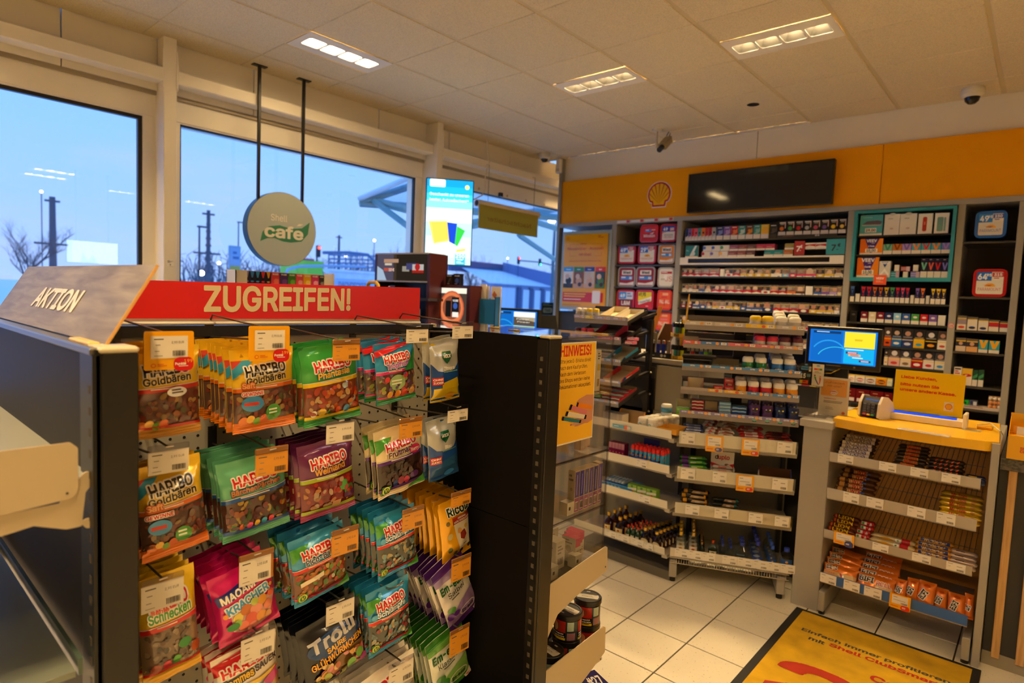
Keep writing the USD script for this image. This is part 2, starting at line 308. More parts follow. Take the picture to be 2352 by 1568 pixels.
def ceiling_lamp(x0, x1, y0, y1, along, label, deep, em, group=None):
    t = thing('ceiling_lamp', label, 'ceiling lamp', ((x0 + x1) / 2, (y0 + y1) / 2, CE), group=group)
    hx, hy = (x1 - x0) / 2 - .008, (y1 - y0) / 2 - .004; n = 4
    Lg = (hy if along == 'y' else hx) * 2; span = Lg * (.86 if along == 'y' else .9); wid = .065 if along == 'y' else .066
    sh = sbox(-hx, -hy, hx, hy); cells = []
    for k in range(n):
        c = (k + .5) / n * span - span / 2; a = span / n / 2 - .007
        cells.append(rrect(-wid, c - a, wid, c + a, .018) if along == 'y' else rrect(c - a, -wid + .0, c + a, wid, .018))
    face = sh.difference(union_all(cells))
    part(t, 'frame', B().prism(face, (0, 0, -.003), X_, -Y_, .0022, 'e7dfcd', (.01, .01, .01)), MT)
    for cl in cells:
        cx, cy = cl.centroid.x, cl.centroid.y; o = np.array(cl.exterior.coords)[:-1]
        cup, em_b = B(), B()
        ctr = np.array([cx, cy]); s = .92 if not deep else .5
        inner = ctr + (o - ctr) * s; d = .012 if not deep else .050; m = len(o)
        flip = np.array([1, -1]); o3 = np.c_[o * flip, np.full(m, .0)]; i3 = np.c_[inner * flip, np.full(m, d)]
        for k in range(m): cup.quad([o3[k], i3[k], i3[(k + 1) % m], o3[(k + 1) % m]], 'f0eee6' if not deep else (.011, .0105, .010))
        em_b.add(i3, [[0, k + 1, k] for k in range(1, m - 1)], 'fff')
        if em_b.v: 
            v, f, c = em_b.arrays(); nrm = np.cross(v[f[0][1]] - v[f[0][0]], v[f[0][2]] - v[f[0][0]])
            if nrm[2] > 0: em_b.f = [f[:, ::-1]]
        cp = part(t, 'reflector_cup', cup, SAT); part(cp, 'lens', em_b, LAMPM[em])
    return t
cell = lambda i, j: (GX + i * G, GX + i * G + G, GY + j * G, GY + j * G + G)
x0, x1, y0, y1 = cell(0, -1); ceiling_lamp(x1 - .3125, x1, y0, y1, 'y', 'brightly glowing white four-cell ceiling lamp near the window wall', False, 0)
names = {(2, 1): 'deep four-cell ceiling lamp with shaded reflectors, second from the glowing one', (4, 1): 'deep four-cell ceiling lamp above the aisle, farthest from the windows', (0, 4): 'four-cell ceiling lamp in the corner beside the dome camera',
         (1, 4): 'four-cell ceiling lamp by the back wall, next to the corner one', (2, 4): 'four-cell ceiling lamp directly behind the hanging box camera', (3, 4): 'four-cell ceiling lamp beside the round black ceiling hole'}
for (i, j) in sorted(lampB | lampX):
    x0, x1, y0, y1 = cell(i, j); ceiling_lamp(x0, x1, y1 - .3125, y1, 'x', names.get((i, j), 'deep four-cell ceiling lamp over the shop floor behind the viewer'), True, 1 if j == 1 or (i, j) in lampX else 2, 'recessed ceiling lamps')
for k, (i, j) in enumerate(sorted(lampA - {(0, -1)})): x0, x1, y0, y1 = cell(i, j); ceiling_lamp(x1 - .3125, x1, y0, y1, 'y', f'wide glowing ceiling lamp on the aisle side of the shop, {ORD[k]} from the viewer', False, 0)

# window wall
def frame_rect(bb, x0, x1, ya, yb, za, zb, w, c, wt=None):
    wt = wt or w
    bb.box(x0, x1, ya, ya + w, za, zb, c).box(x0, x1, yb - w, yb, za, zb, c).box(x0, x1, ya + w, yb - w, zb - wt, zb, c).box(x0, x1, ya + w, yb - w, za, za + w, c)
wl = struct('wall_left', 'cream panelled window wall with white aluminium headers')
for ya, yb in ((-4.5, -1.2), (-1.2, .96), (.964, 1.473), (1.553, 2.105), (2.109, 3.2), (3.204, 3.74), (3.80, 4.02), (4.024, 4.9), (4.904, 6.4)):
    part(wl, 'panel', B().box(-4.6, -4.43, ya + .002, yb - .002, 2.76, CE + .02, WH), SAT)
for ya, yb in ((-4.5, 1.473), (1.553, 3.735), (3.80, 6.4)):
    part(wl, 'header', B().box(-4.62, -4.462, ya, yb, 2.60, 2.76, ALU).box(-4.47, -4.445, ya, yb, 2.735, 2.80, '9f927a'), SAT)
    part(wl, 'sill_panel', B().box(-4.62, -4.462, ya, yb, 0, .30, ALU), SAT)
for n, (ya, yb) in enumerate(((-4.5, 1.473), (1.553, 3.735), (3.80, 6.4)), 1):
    t = struct('trim_%d' % n, 'white boxed steel beam along the window wall under the ceiling', B().box(-4.43, -4.315, ya, yb, 2.80, 2.885, 'f0e8d8', r=.006), SAT)
for n, (xa, xb, ya, yb) in enumerate(((-4.60, -4.322, 1.473, 1.553), (-4.60, -4.266, 3.732, 3.80)), 1):
    t = struct('post_%d' % n, 'white steel window post reaching the ceiling')
    part(t, 'shaft', B().box(xa, xb, ya, yb, 0, CE + .01, 'efe7d9', r=.004), SAT)
    part(t, 'flange', B().box(xb - .05, xb + .006, ya - .006, ya + .004, 2.76, 3.0, 'efe7d9'), SAT); part(t, 'flange', B().box(xb - .05, xb + .006, yb - .004, yb + .006, 2.76, 3.0, 'efe7d9'), SAT)
part(wl, 'panel', B().box(-4.6, -4.43, -4.5, -.75, 0, 2.77, WH), SAT)
wins = ((-.75, 1.473, 1.400), (1.553, 3.735, None), (3.80, 6.38, None))
for n, (ya, yb, _) in enumerate(wins, 1):
    t = struct('window_%d' % n, 'large white framed shop window')
    b = B(); frame_rect(b, -4.60, -4.47, ya, yb, .30, 2.62, .072, ALU, .03); part(t, 'window_frame', b, SAT)
    b = B(); frame_rect(b, -4.515, -4.485, ya + .072, yb - .072, .372, 2.592, .024 if n == 1 else .012, '191713'); part(t, 'gasket', b, SAT)
    part(t, 'pane', B().box(-4.506, -4.498, ya + .076, yb - .076, .376, 2.588, 'fff'), GLASS)
b = B(); b.box(0, .0006, -.021, .021, -.021, .021, 'f3efe4'); b.plate([('L', .1, .5, .7, .9, 4, '8a8a90'), ('E', .8, .8, .13, '6878a8', .5), ('E', .8, .8, .1, 'f3efe4', .4), ('T', '9', .5, .14, .2, '222')], (.0007, -.021, -.021), Y_, Z_, .042, .042)
solo('inspection_sticker', b, CARD, 'small white paper sticker with a handwritten mark on the window post', 'sticker', M=frame(at(391, 604, 'x', -4.321), Y_, Z_))
# walls out of view
struct('wall_right', 'plain cream side wall', B().box(4.5, 4.6, -4.5, 6.4, 0, CE, 'c9bb9c'), MT)
struct('wall_front', 'plain cream wall at the far end of the shop', B().box(-4.5, 4.6, -4.6, -4.5, 0, CE, 'c9bb9c'), MT)
wb = struct('wall_back', 'cream back wall with a broad yellow fascia band')
part(wb, 'plaster', B().box(-4.14, 4.6, 5.5, 5.6, 2.82, CE + .01, 'e9dfca').box(-4.45, 4.6, 6.3, 6.4, 0, CE, '8d806a').box(-4.14, 4.6, 5.9, 6.0, 0, 2.9, '4a4238').box(-.12, 4.6, 5.45, 5.55, 0, 2.36, '9c8f78'), MT)
part(wb, 'edge_strip', B().box(-4.175, -4.14, 5.44, 5.52, .2, CE, '8f8a7c'), SAT)
for xa, xb in ((-4.14, -1.05), (-1.05, 2.1), (2.1, 4.5)):
    part(wb, 'fascia_panel', B().box(xa + .002, xb - .002, 5.46, 5.5, 2.36, 2.823, 'f3a408', r=.002), FASC)
part(wb, 'seam', B().box(-2.04, -2.036, 5.496, 5.502, 2.824, CE, 'b3a78e'), MT)
# ------------------------------------------------------------------ back wall: emblem, display bar, tobacco wall
b = B(); b.plate([('S', .5, .5, .5, 'fff', 'fff'), ('S', .5, .5, .47, 'c8171c', 'f8c010')], (-.13, 0, -.13), X_, Z_, .26, .26, de=.0015)
b2 = B(); b2.v, b2.f, b2.c, b2.n = b.v, b.f, b.c, b.n
solo('scallop_emblem', b, GL, 'red and yellow scallop shell emblem on the yellow fascia', 'emblem', loc=(-2.943, 5.458, 2.592))
t = thing('display_bar', 'wide black stretched display switched off on the yellow fascia', 'screen', (-1.985, 5.365, 2.556), M=None)
tl = math.radians(3); 
part(t, 'casing', B().box(-.62, .62, 0, .05, -.178, .178, '0c0a09', r=.004), SAT)
part(t, 'glass_front', B().quad([(-.612, -.0008, -.170), (.612, -.0008, -.170), (.612, -.0008, .170), (-.612, -.0008, .170)], '060505'), painted('black_glass', roughness=.07))
part(t, 'bracket', B().box(-.3, -.2, .05, .09, -.1, .1, '222').box(.2, .3, .05, .09, -.1, .1, '222'), MT)

t = thing('tobacco_cabinet', 'tall grey wall cabinet with dark shelves along the back wall', 'cabinet', (0, 0, 0))
UP = ((-3.462, -3.405), (-2.732, -2.680), (-1.257, -1.212), (-.543, -.500), (-.203, -.163))
for a, c in UP: part(t, 'upright', B().box(a, c, 5.45, 5.86, .15, 2.322, '9d978a', r=.002), SAT)
part(t, 'cornice', B().box(-4.15, -.163, 5.44, 5.86, 2.322, 2.362, 'a39d90', r=.002), SAT)
part(t, 'back_panel', B().box(-4.15, -.163, 5.84, 5.87, .15, 2.33, '4b443a'), MT)
part(t, 'side_lining', B().box(-4.15, -3.462, 5.5, 5.84, .15, 1.40, '3c372f'), MT)
SH = {'B': (2.112, 1.905, 1.683, 1.460, 1.262), 'C': (2.128, 1.903, 1.795, 1.646, 1.496, 1.346, 1.196, 1.046, .90), 'D': (1.600, 1.443, 1.265, 1.115, .955, .80), 'E': (2.055, 1.662, 1.420, 1.265, 1.020, .855, .6)}
BAY = {'B': (-3.405, -2.732), 'C': (-2.680, -1.257), 'D': (-1.212, -.543), 'E': (-.500, -.203)}
for k, zs in SH.items():
    for z in zs: part(t, 'shelf', B().box(*BAY[k], 5.455, 5.84, z - .014, z, '3a3b36' if k in 'CD' else '4a463f'), GL)
b = B()
b.plate([('R', 0, 0, 1, 1, 'd8cfc0')] + [('R', .02 + .25 * i, .2, .22 + .25 * i, .8, 'efe6dc') for i in range(4)] + [('R', .18 + .25 * i, .1, .24 + .25 * i, .9, 'd8434a') for i in range(4)], (-3.40, 5.4392, 2.328), X_, Z_, .63, .03)
part(t, 'warning_strip', b, CARD)
b = B(); b.plate([('E', .5, .5, .5, 'e05a50'), ('E', .5, .5, .4, 'c9c2b6'), ('T', '18', .5, .3, .35, 'd03a3a')], (-.541, 5.4494, 1.43), X_, Z_, .038, .038); part(t, 'age_sticker', b, CARD)

# poster
ps = thing('framed_poster', 'yellow campaign poster in a grey snap frame beside the window', 'poster', (-3.77, 5.44, 1.845))
b = B(); hx, hz = .318, .425
b.prism(sbox(-hx, -hz, hx, hz).difference(sbox(-hx + .035, -hz + .035, hx - .035, hz - .035)), (0, 0, 0), X_, Z_, .02, 'a9b0a4'); part(ps, 'snap_frame', b, SAT)
b = B(); w, h = .566, .78; yl = 'f0a408'
pics = []
for i, (c, n, pc) in enumerate((('29a0d8', 'Wellness', ('e8dccb', '2a2622')), ('1d8a52', 'Dinner', ('7a4a34', 'c89a78')), ('27408f', 'Reisen', ('cbbda8', 'd8a98a')), ('dc3a2e', 'Sport', ('3f4a52', '4f7a3a')))):
    u = .02 + i * .245
    pics += [('R', u, .26, u + .225, .55, pc[0]), ('E', u + .12, .36, .07, pc[1]), ('E', u + .09, .42, .05, 'd8b59c'), ('R', u, .26, u + .225, .32, pc[1]), ('E', u + .14, .31, .04, '4a3024'), ('R', u, .49, u + .225, .55, c), ('T', n, u + .112, .51, .013, 'fff')]
b.plate([('R', 0, 0, 1, 1, yl), ('S', .09, .945, .03, 'd8302a', yl), ('T', 'Shell', .78, .965, .012, 'c8281e', {'a': 'l'}), ('T', 'ClubSmart', .78, .945, .012, 'c8281e', {'a': 'l', 'f': .2}),
         ('R', .14, .80, .145, .865, 'd06a14'), ('R', .86, .78, .865, .865, 'd06a14'), ('R', .14, .863, .36, .866, 'd06a14'), ('R', .64, .863, .865, .866, 'd06a14'), ('R', .14, .70, .145, .76, 'd06a14'), ('R', .14, .70, .3, .703, 'd06a14'), ('R', .72, .70, .865, .703, 'd06a14'), ('R', .86, .70, .865, .76, 'd06a14'),
         ('L', .38, .857, .62, .872, 1, 'c84a1a'), ('T', 'November-Auszeit', .5, .785, .036, 'cf2a1c', {'f': .84, 'b': False, 'st': .82}), ('T', 'mit Shell', .5, .705, .036, 'cf2a1c', {'b': False}), ('T', 'Zahlreiche Erlebnisse warten auf Sie!', .5, .625, .016, 'cf2a1c', {'st': .74, 'b': False})] + pics +
        [('R', .02, .07, .95, .20, 'd22c22', .01), ('L', .05, .12, .60, .185, 2, 'f5b82e'), ('L', .05, .085, .66, .108, 1, 'f3d9c0'), ('R', .71, .055, .89, .225, 'f0e6dc', .02), ('R', .03, .02, .45, .03, 'c88a14')],
        (-w / 2, -.008, -h / 2), X_, Z_, w, h)
part(ps, 'poster_sheet', b, GL)

# tubs
def tub(name, px0, px1, body, rim, items, label, zoff=0):
    xa, xb = px0[0], px1[0]; za, zb = min(px0[2], px1[2]), max(px0[2], px1[2]); w, h = min(xb - xa, .225), zb - za
    t = thing(name, label, 'tobacco tub', ((xa + xb) / 2, 5.47, za))
    g = rrect(-w / 2, .0, w / 2, h, .035)
    part(t, 'tub_body', B().prism(g, (0, .012, 0), X_, Z_, .15, body), GL)
    part(t, 'lid', B().prism(g.difference(rrect(-w / 2 + .014, .014, w / 2 - .014, h - .014, .026)), (0, 0, 0), X_, Z_, .014, rim).prism(rrect(-w / 2 + .012, .012, w / 2 - .012, h - .012, .026), (0, .005, 0), X_, Z_, .006, body), GL)
    b = B(); b.plate(items, (-w / 2 + .02, .0046, .02), X_, Z_, w - .04, h - .04); part(t, 'label', b, CARD)
    return t
z3 = lambda x, y: (1280 + x / 4.125, 480 + y / 4.125); z5 = lambda x, y: (1920 + x / 4.9, 440 + y / 4.9)
q3 = lambda a, c, e, d: (at(*z3(a, d), 'y', 5.47), at(*z3(e, c), 'y', 5.47))
par = lambda p, g, r, top='1f6fd0', tc='c52a2a', fill='e8e2d4': [('R', 0, 0, 1, 1, fill, .08), ('R', 0, .60, .56, 1, top), ('R', .58, .78, 1, .97, r), ('T', p, .22, .66, .24, 'fff', {'f': .36}), ('T', '95', .46, .80, .11, 'fff'), ('T', g, .79, .82, .11, 'fff', {'f': .36}),
     ('R', .6, .64, .98, .76, 'f3ece0'), ('L', .64, .66, .95, .74, 1, r), ('E', .52, .34, .2, 'f2ac20', .8), ('P', ((.22, .42), (.5, .36), (.62, .42), (.42, .40)), tc), ('R', .1, .1, .95, .33, fill), ('T', 'PARAMOUNT', .5, .15, .13, tc, {'b': False, 'st': .86})]
west = lambda bg, band: [('R', 0, 0, 1, 1, bg, .08), ('R', .14, .62, .86, .9, 'f4efe6', .04), ('T', 'West', .5, .68, .17, '15120f'), ('R', .08, .32, .9, .54, band), ('L', .12, .36, .6, .5, 1, 'fff'), ('R', .68, .36, .86, .5, 'cfe2f4'), ('P', ((0, .0), (1, .0), (1, .22), (.5, .1), (0, .14)), 'e8e4e0')]
TUBS = [((780, 140, 960, 320), 'd01a22', 'd01a22', [('R', 0, 0, 1, 1, 'd01a22', .08), ('R', .22, .62, .62, .8, '3d8fe0'), ('L', .25, .66, .6, .77, 1, 'fff'), ('L', .66, .64, .92, .78, 1, 'f4c8b8'), ('T', 'Winston', .5, .25, .17, 'f4e8e0', {'f': .8}), ('P', ((.55, .48), (.85, .6), (.72, .44)), 'f4e8e0')], 'red tobacco tub with a small white bird print, top row'),
 ((970, 135, 1135, 315), 'b8161c', 'c01a20', [('R', 0, 0, 1, 1, 'eee6da', .08), ('R', 0, .6, 1, 1, '2440a8'), ('T', '49', .25, .68, .2, 'fff'), ('T', '255', .76, .7, .16, 'fff', {'f': .3}), ('R', .58, .64, .96, .84, 'c0282c'), ('T', '255', .77, .68, .13, 'fff', {'f': .3}), ('T', 'BENSON', .5, .3, .12, '1c1a1a', {'st': .7, 'b': False}), ('T', 'HEDGES', .5, .15, .11, 'b8161c', {'st': .7, 'b': False}), ('P', ((0, .5), (.4, .58), (0, .56)), 'c01a20')], 'white, blue and red tobacco tub beside the tall upright, top row'),
 ((570, 335, 745, 520), 'b81a20', 'b81a20', par('49', '230', 'c8282c'), 'red rimmed tobacco tub with orange sun, nearest the poster'),
 ((760, 330, 940, 520), 'b81a20', 'b81a20', par('29', '125', 'c8282c'), 'red rimmed tobacco tub with orange sun, middle of its row'),
 ((950, 325, 1120, 520), 'e07f12', 'b4aa9c', west('e08412', '3d8fe0'), 'orange tobacco tub with clear rim and white nameplate'),
 ((570, 545, 745, 735), '9a1a22', 'a09890', west('98181f', '3d8fe0'), 'dark red tobacco tub with clear rim, nearest the poster'),
 ((740, 545, 930, 735), '9a1a22', 'a09890', west('98181f', '3d8fe0'), 'dark red tobacco tub with clear rim, middle of its row'),
 ((945, 550, 1110, 740), 'e8e2d6', 'b0a89c', [('R', 0, 0, 1, 1, 'ece5d8', .08), ('R', .1, .72, .98, .86, 'c2282c'), ('L', .14, .75, .9, .83, 1, 'fff'), ('E', .5, .52, .18, 'f7f4ee'), ('T', 'JS', .72, .25, .3, 'c8343a', {'b': False}), ('L', .1, .3, .45, .42, 2, 'a08a7a')], 'white tobacco tub with red band and script initials'),
 ((560, 765, 735, 945), 'c01820', 'c81c22', [('R', 0, 0, 1, 1, '7a1418', .08), ('R', 0, .52, 1, 1, 'cfe2f4'), ('R', 0, .55, .52, .98, '3d8fe0'), ('T', '49', .26, .65, .2, 'fff'), ('L', .58, .6, .95, .92, 2, '8a7ab0'), ('T', 'L&M', .5, .16, .24, 'f4ece4', {'f': .6})], 'red tobacco tub with two white letters on maroon, bottom row'),
 ((735, 765, 915, 955), 'c01820', 'c81c22', [('R', 0, 0, 1, 1, 'cc1c22', .08), ('R', .04, .42, .96, .98, 'e8d416'), ('T', '49,95', .32, .74, .2, '1a1510', {'f': .5}), ('P', ((.08, .2), (.98, .48), (.98, .72), (.08, .44)), 'f0ece4'), ('T', 'Chesterfield', .52, .37, .12, '7a8088', {'st': .8, 'r': 15}), ('L', .6, .08, .9, .16, 1, 'f4d8d0')], 'red and yellow tobacco tub with slanting white band'),
 ((940, 765, 1090, 955), 'e0481c', 'd83a1c', [('R', 0, 0, 1, 1, 'ea5c1c', .08), ('R', .3, .78, .8, .92, 'f0b088'), ('R', .2, .62, .7, .72, 'd8343a'), ('T', 'PALL MALL', .5, .3, .2, 'f4dccb', {'st': .92}), ('R', .46, .15, .54, .55, 'd03020')], 'orange tobacco tub with large pale lettering, third row down from top'),
 ((930, 970, 1085, 1150), 'e0481c', 'd83a1c', [('R', 0, 0, 1, 1, 'ea5c1c', .08), ('R', .3, .78, .8, .9, 'f0b088'), ('R', .2, .55, .8, .66, 'e87a8a'), ('T', 'PALL MALL', .5, .25, .2, 'f4dccb', {'st': .92})], 'orange tobacco tub standing lowest behind the slanted ruler')]
for (a, c, e, d), body, rim, it, lab in TUBS: tub('tobacco_tub', *q3(a, c, e, d), body, rim, it, lab)
q5 = lambda a, c, e, d: (at(*z5(a, d), 'y', 5.47), at(*z5(e, c), 'y', 5.47))
tub('tobacco_tub', *q5(1550, 205, 1940, 525), '1a62b8', '1a66c0', par('49', '230', '2846a8', '2384d8', '1f58b0'), 'blue rimmed tobacco tub with orange sun in the end bay')
tub('tobacco_tub', *q5(1525, 870, 1940, 1180), 'b81a20', 'c01c22', par('64', '315', 'c8282c'), 'red rimmed tobacco tub with orange sun in the end bay')

# packets on shelves
z4 = lambda x, y: (1540 + x / 4.9, 440 + y / 4.9); z7 = lambda x, y: (1920 + x / 4.356, 700 + y / 4.356)
CN = {'r': ('c41a2a', 'red'), 'w': ('eae4d8', 'white'), 'g': ('d9b64a', 'gold'), 'p': ('dc4a72', 'pink'), 'b': ('3c62a8', 'blue'), 'n': ('24346c', 'navy'), 'o': ('e0701c', 'orange'), 't': ('2f8f8a', 'teal'), 'v': ('7a58a8', 'violet'), 'k': ('1c1a1a', 'black'), 'm': ('7c2030', 'maroon'), 'y': ('e8c020', 'yellow'), 'e': ('4a9a4a', 'green'), 's': ('a8a8a8', 'silver'), 'c': ('d8c8a0', 'cream'), 'l': ('b49ad8', 'lilac'), 'h': ('8ac4e8', 'sky blue'), 'd': ('5c3a2a', 'brown'), 'i': ('e87a6a', 'coral')}
rnd = random.Random(5)
def packet(x0, x1, z, h, dep, base, items, name, label, cat, group, y=5.47, m=None):
    w = x1 - x0; bb = B().box(-w / 2, w / 2, 0, dep, 0, h, base); bb.plate(items, (-w / 2, 0, 0), X_, Z_, w, h)
    return solo(name, bb, m or GL, label, cat, group, loc=((x0 + x1) / 2, y, z))
def cig(c):                                     # warning picture on top, brand below
    skin = ['c89a80', 'b8806a', 'd8b8a0', '8a6a58', 'a89890']
    it = [('R', 0, .84, 1, 1, '77706a'), ('R', .1, .88, .9, .94, '3a3632'), ('R', 0, .80, 1, .84, 'e8c21c'), ('R', 0, .36, 1, .80, rnd.choice(['4a3a34', '8a7a70', '3a3a44', '9a8478'])), ('E', rnd.uniform(.3, .7), rnd.uniform(.5, .65), rnd.uniform(.2, .34), rnd.choice(skin)), ('R', rnd.uniform(.05, .3), .38, rnd.uniform(.5, .9), .46, rnd.choice(skin + ['5a4a6a', 'e0d8d0'])),
          ('R', 0, 0, 1, .36, CN[c][0])]
    k = rnd.random()
    if c == 'r': it += [('P', ((0, 0), (1, 0), (1, .08), (.5, .22), (0, .08)), 'f0e8e0')]
    elif k < .4: it += [('E', .5, .18, .26, 'efe8dc' if c != 'w' else 'c02a30', .5)]
    else: it += [('R', 0, 0, 1, .12, 'efe8dc'), ('R', .62, .03, .85, .1, '3a5aa8')]
    return it
def prow(zf, xs, Lp, Rp, z, y=5.475):
    out = []
    for x in xs:
        yy = Lp[1] + (Rp[1] - Lp[1]) * (x - Lp[0]) / (Rp[0] - Lp[0]); out.append(at(*zf(x, yy), 'y', y)[0])
    return out
def cig_row(xs, cols, Lp, Rp, z, hgt, rowname, zf=z4, pusher=()):
    X = prow(zf, xs, Lp, Rp, z); n = 0
    for i, c in enumerate(cols):
        a, e = X[i], X[i + 1]; h = hgt * rnd.uniform(.97, 1.04)
        if c == '_': continue
        if c == '|': packet(a + .006, e - .006, z, h * .92, .05, 'e6ded0', [('R', .1, .06, .9, .95, 'efe8da')], 'shelf_pusher', f'empty white pusher plate showing on the {rowname} shelf' + (', by the far end' if i > 12 else ''), 'shelf pusher', None, m=SAT); continue
        n += 1
        packet(a + .0015, e - .0015, z, h, .09, CN[c][0], cig(c), 'cigarette_packet', f'{CN[c][1]} cigarette packet, {ORD[n - 1]} from the poster side on the {rowname} shelf', 'cigarette packet', f'cigarette packets on the {rowname} shelf')
cig_row([130, 192, 270, 345, 437, 550, 612, 700, 785, 860, 945, 1040, 1130, 1255, 1335, 1420, 1515, 1640, 1730, 1840, 1945], 'rrrrr|wrggggwhpppggc', (130, 950), (1940, 960), 1.795, .076, 'upper cigarette')
cig_row([130, 205, 250, 318, 387, 458, 555, 632, 725, 815, 915, 1022, 1120, 1213, 1310, 1408, 1510, 1608, 1695, 1787, 1875, 1925], 'cwcbcrrrrrrwrrod|bvlc', (130, 1130), (1920, 1165), 1.646, .078, 'middle cigarette')
cig_row([115, 180, 250, 325, 403, 470, 547, 620, 703, 780, 855, 940, 1035, 1155, 1235, 1335, 1437, 1560, 1645, 1750, 1840, 1905], 'mmbbsgwggbbbnrrrmgggw', (110, 1310), (1905, 1370), 1.496, .080, 'lower cigarette')
cig_row([105, 190, 280, 360, 375, 520, 620, 745, 855, 950, 1045, 1140, 1235, 1330, 1425, 1520, 1615, 1710, 1800, 1890], 'hhh_ggsgkgwrbgwrgcb', (105, 1480), (1895, 1560), 1.346, .076, 'fourth cigarette')
cig_row([100 + 92 * i for i in range(20)], 'ogorgcogyrcgogrcgow', (100, 1640), (1890, 1740), 1.196, .076, 'fifth cigarette')
# vape boxes on the top shelf
xs = prow(z4, [165, 200, 234, 268, 306, 345, 388, 425, 466, 510], (152, 555), (1970, 490), 2.128)
for i, c in enumerate('nvrptorrs'):
    packet(xs[i] + .001, xs[i + 1] - .001, 2.128, .118, .06, 'e0d8d0', [('P', ((0, .3), (1, .42), (1, 1), (0, 1)), CN[c][0]), ('E', .5, .62, .28, '1c1820' if c != 'r' else '8a1420'), ('R', .1, .04, .9, .2, 'f0e8e0')], 'vape_box', f'narrow {CN[c][1]} vape box, {ORD[i]} from the poster side on the top shelf', 'vape box', 'narrow vape boxes on the top shelf')
xs = prow(z4, [512, 592, 675, 758, 842, 927, 1012, 1105, 1205], (152, 555), (1970, 490), 2.128)
for i, (c, c2) in enumerate((('n', '7a8ad0'), ('v', 'b090c8'), ('r', 'e87848'), ('t', 'c8dcd0'), ('d', 'e08830'), ('t', '88b8a8'), ('y', 'f0b040'), ('k', '3a3636'))):
    packet(xs[i] + .002, xs[i + 1] - .002, 2.128, .122, .06, CN[c][0], [('R', 0, .34, 1, 1, CN[c][0]), ('P', ((.1, .36), (.9, .8), (.95, .5), (.5, .36)), c2), ('E', .5, .62, .2, c2), ('R', .2, .87, .8, .92, 'd8d0d0'), ('R', 0, 0, 1, .34, 'ded6ca' if c != 'k' else '1c1a1a'), ('R', .08, .04, .92, .3, 'e8e0d4' if c != 'k' else '2c2a2a')], 'vape_box', f'wide {CN[c][1]} vape box, {ORD[i]} of the wide ones on the top shelf', 'vape box', 'wide vape boxes on the top shelf')
xs = prow(z4, [1205, 1297, 1392, 1487, 1583, 1682, 1780, 1880, 1975], (152, 555), (1970, 490), 2.128)
for i, c in enumerate('oerspvyg'):
    packet(xs[i] + .002, xs[i + 1] - .002, 2.15, .118, .06, '1a1818', [('R', .15, .86, .85, .95, 'cfc8c0'), ('R', .25, .76, .75, .83, '9a948c'), ('E', .46, .48, .26, CN[c][0]), ('R', .84, .5, .96, .96, 'd0a8a0'), ('P', ((0, 0), (1, 0), (.95, .26), (.05, .26)), 'd8d0c8')], 'vape_box', f'black vape box with {CN[c][1]} disc, {ORD[i]} of the black ones on the top shelf', 'vape box', 'black vape boxes on the top shelf')
b = B().box(xs[0], xs[-2], 5.462, 5.468, 2.128, 2.15, '1a1614'); b.plate([('L', .1, .25, .4, .7, 1, '8a4a3a'), ('T', '23 €', .68, .3, .5, 'e8e0d8')], (xs[0], 5.4615, 2.128), X_, Z_, xs[-2] - xs[0], .022); solo('shelf_strip', b, CARD, 'dark printed price strip under the black vape boxes', 'price strip')
# second shelf: heated tobacco
b = B(); w, h = .127, .11; b.box(0, w, 0, .012, 0, h, 'e4dcd0'); b.plate([('R', 0, .1, 1, 1, '1e7a80'), ('P', ((.35, .12), (.55, .12), (.92, 1), (.75, 1)), 'dfe6e4'), ('E', .62, .3, .16, 'cfd8d4'), ('L', .06, .5, .3, .62, 2, '9ac8c8')], (0, 0, 0), X_, Z_, w, h)
solo('shelf_sign', b, CARD, 'teal picture sign with a white stick at the poster end of second shelf', 'shelf sign', loc=(at(*z4(165, 727), 'y', 5.47)[0], 5.47, 1.974))
def sticks(xs, cols, z, rn):
    X = prow(z4, xs, (355, 722), (1960, 690), z)
    for i, c in enumerate(cols):
        if c == '_': continue
        w_ = c in 'bBeRVY'; base = 'e4dccf' if w_ else {'1': '8a4a6a', '2': '8a4848', '3': '6a4448', '4': 'b83a5a', '5': '9a8a4a', '6': 'b06a3a', '7': '1f8a94', 'W': 'efe6da'}[c]; dot = {'b': '3a6ac8', 'B': '3a6ac8', 'e': '3a9a5a', 'R': 'c83a4a', 'V': '6a5ab0', 'Y': 'e0a020'}.get(c)
        it = [('R', 0, 0, 1, .3, 'e4dccf')] + ([('E', .12, .6, .2, dot, .9)] if dot else [('R', .1, .5, .7, .56, 'c8a8a0')]) + ([('P', ((0, .4), (.4, .62), (1, .4), (1, .8), (0, .7)), 'c8302a')] if c == 'W' else [])
        packet(X[i] + .002, X[i + 1] - .002, z, .052, .07, base, it, 'tobacco_stick_box', f'flat {"white" if w_ or c == "W" else "coloured"} tobacco stick box, {ORD[i]} from the teal sign in the {rn} layer', 'tobacco box', f'flat tobacco stick boxes, {rn} layer')
sticks([352, 450, 548, 648, 748, 848, 950, 1052, 1160, 1268, 1380], 'RVY223_776', 1.974, 'lower')
sticks([365, 463, 560, 660, 760, 858, 960, 1065, 1172, 1280, 1388, 1510, 1630, 1752], 'bBe12344_5_WW', 2.028, 'upper')
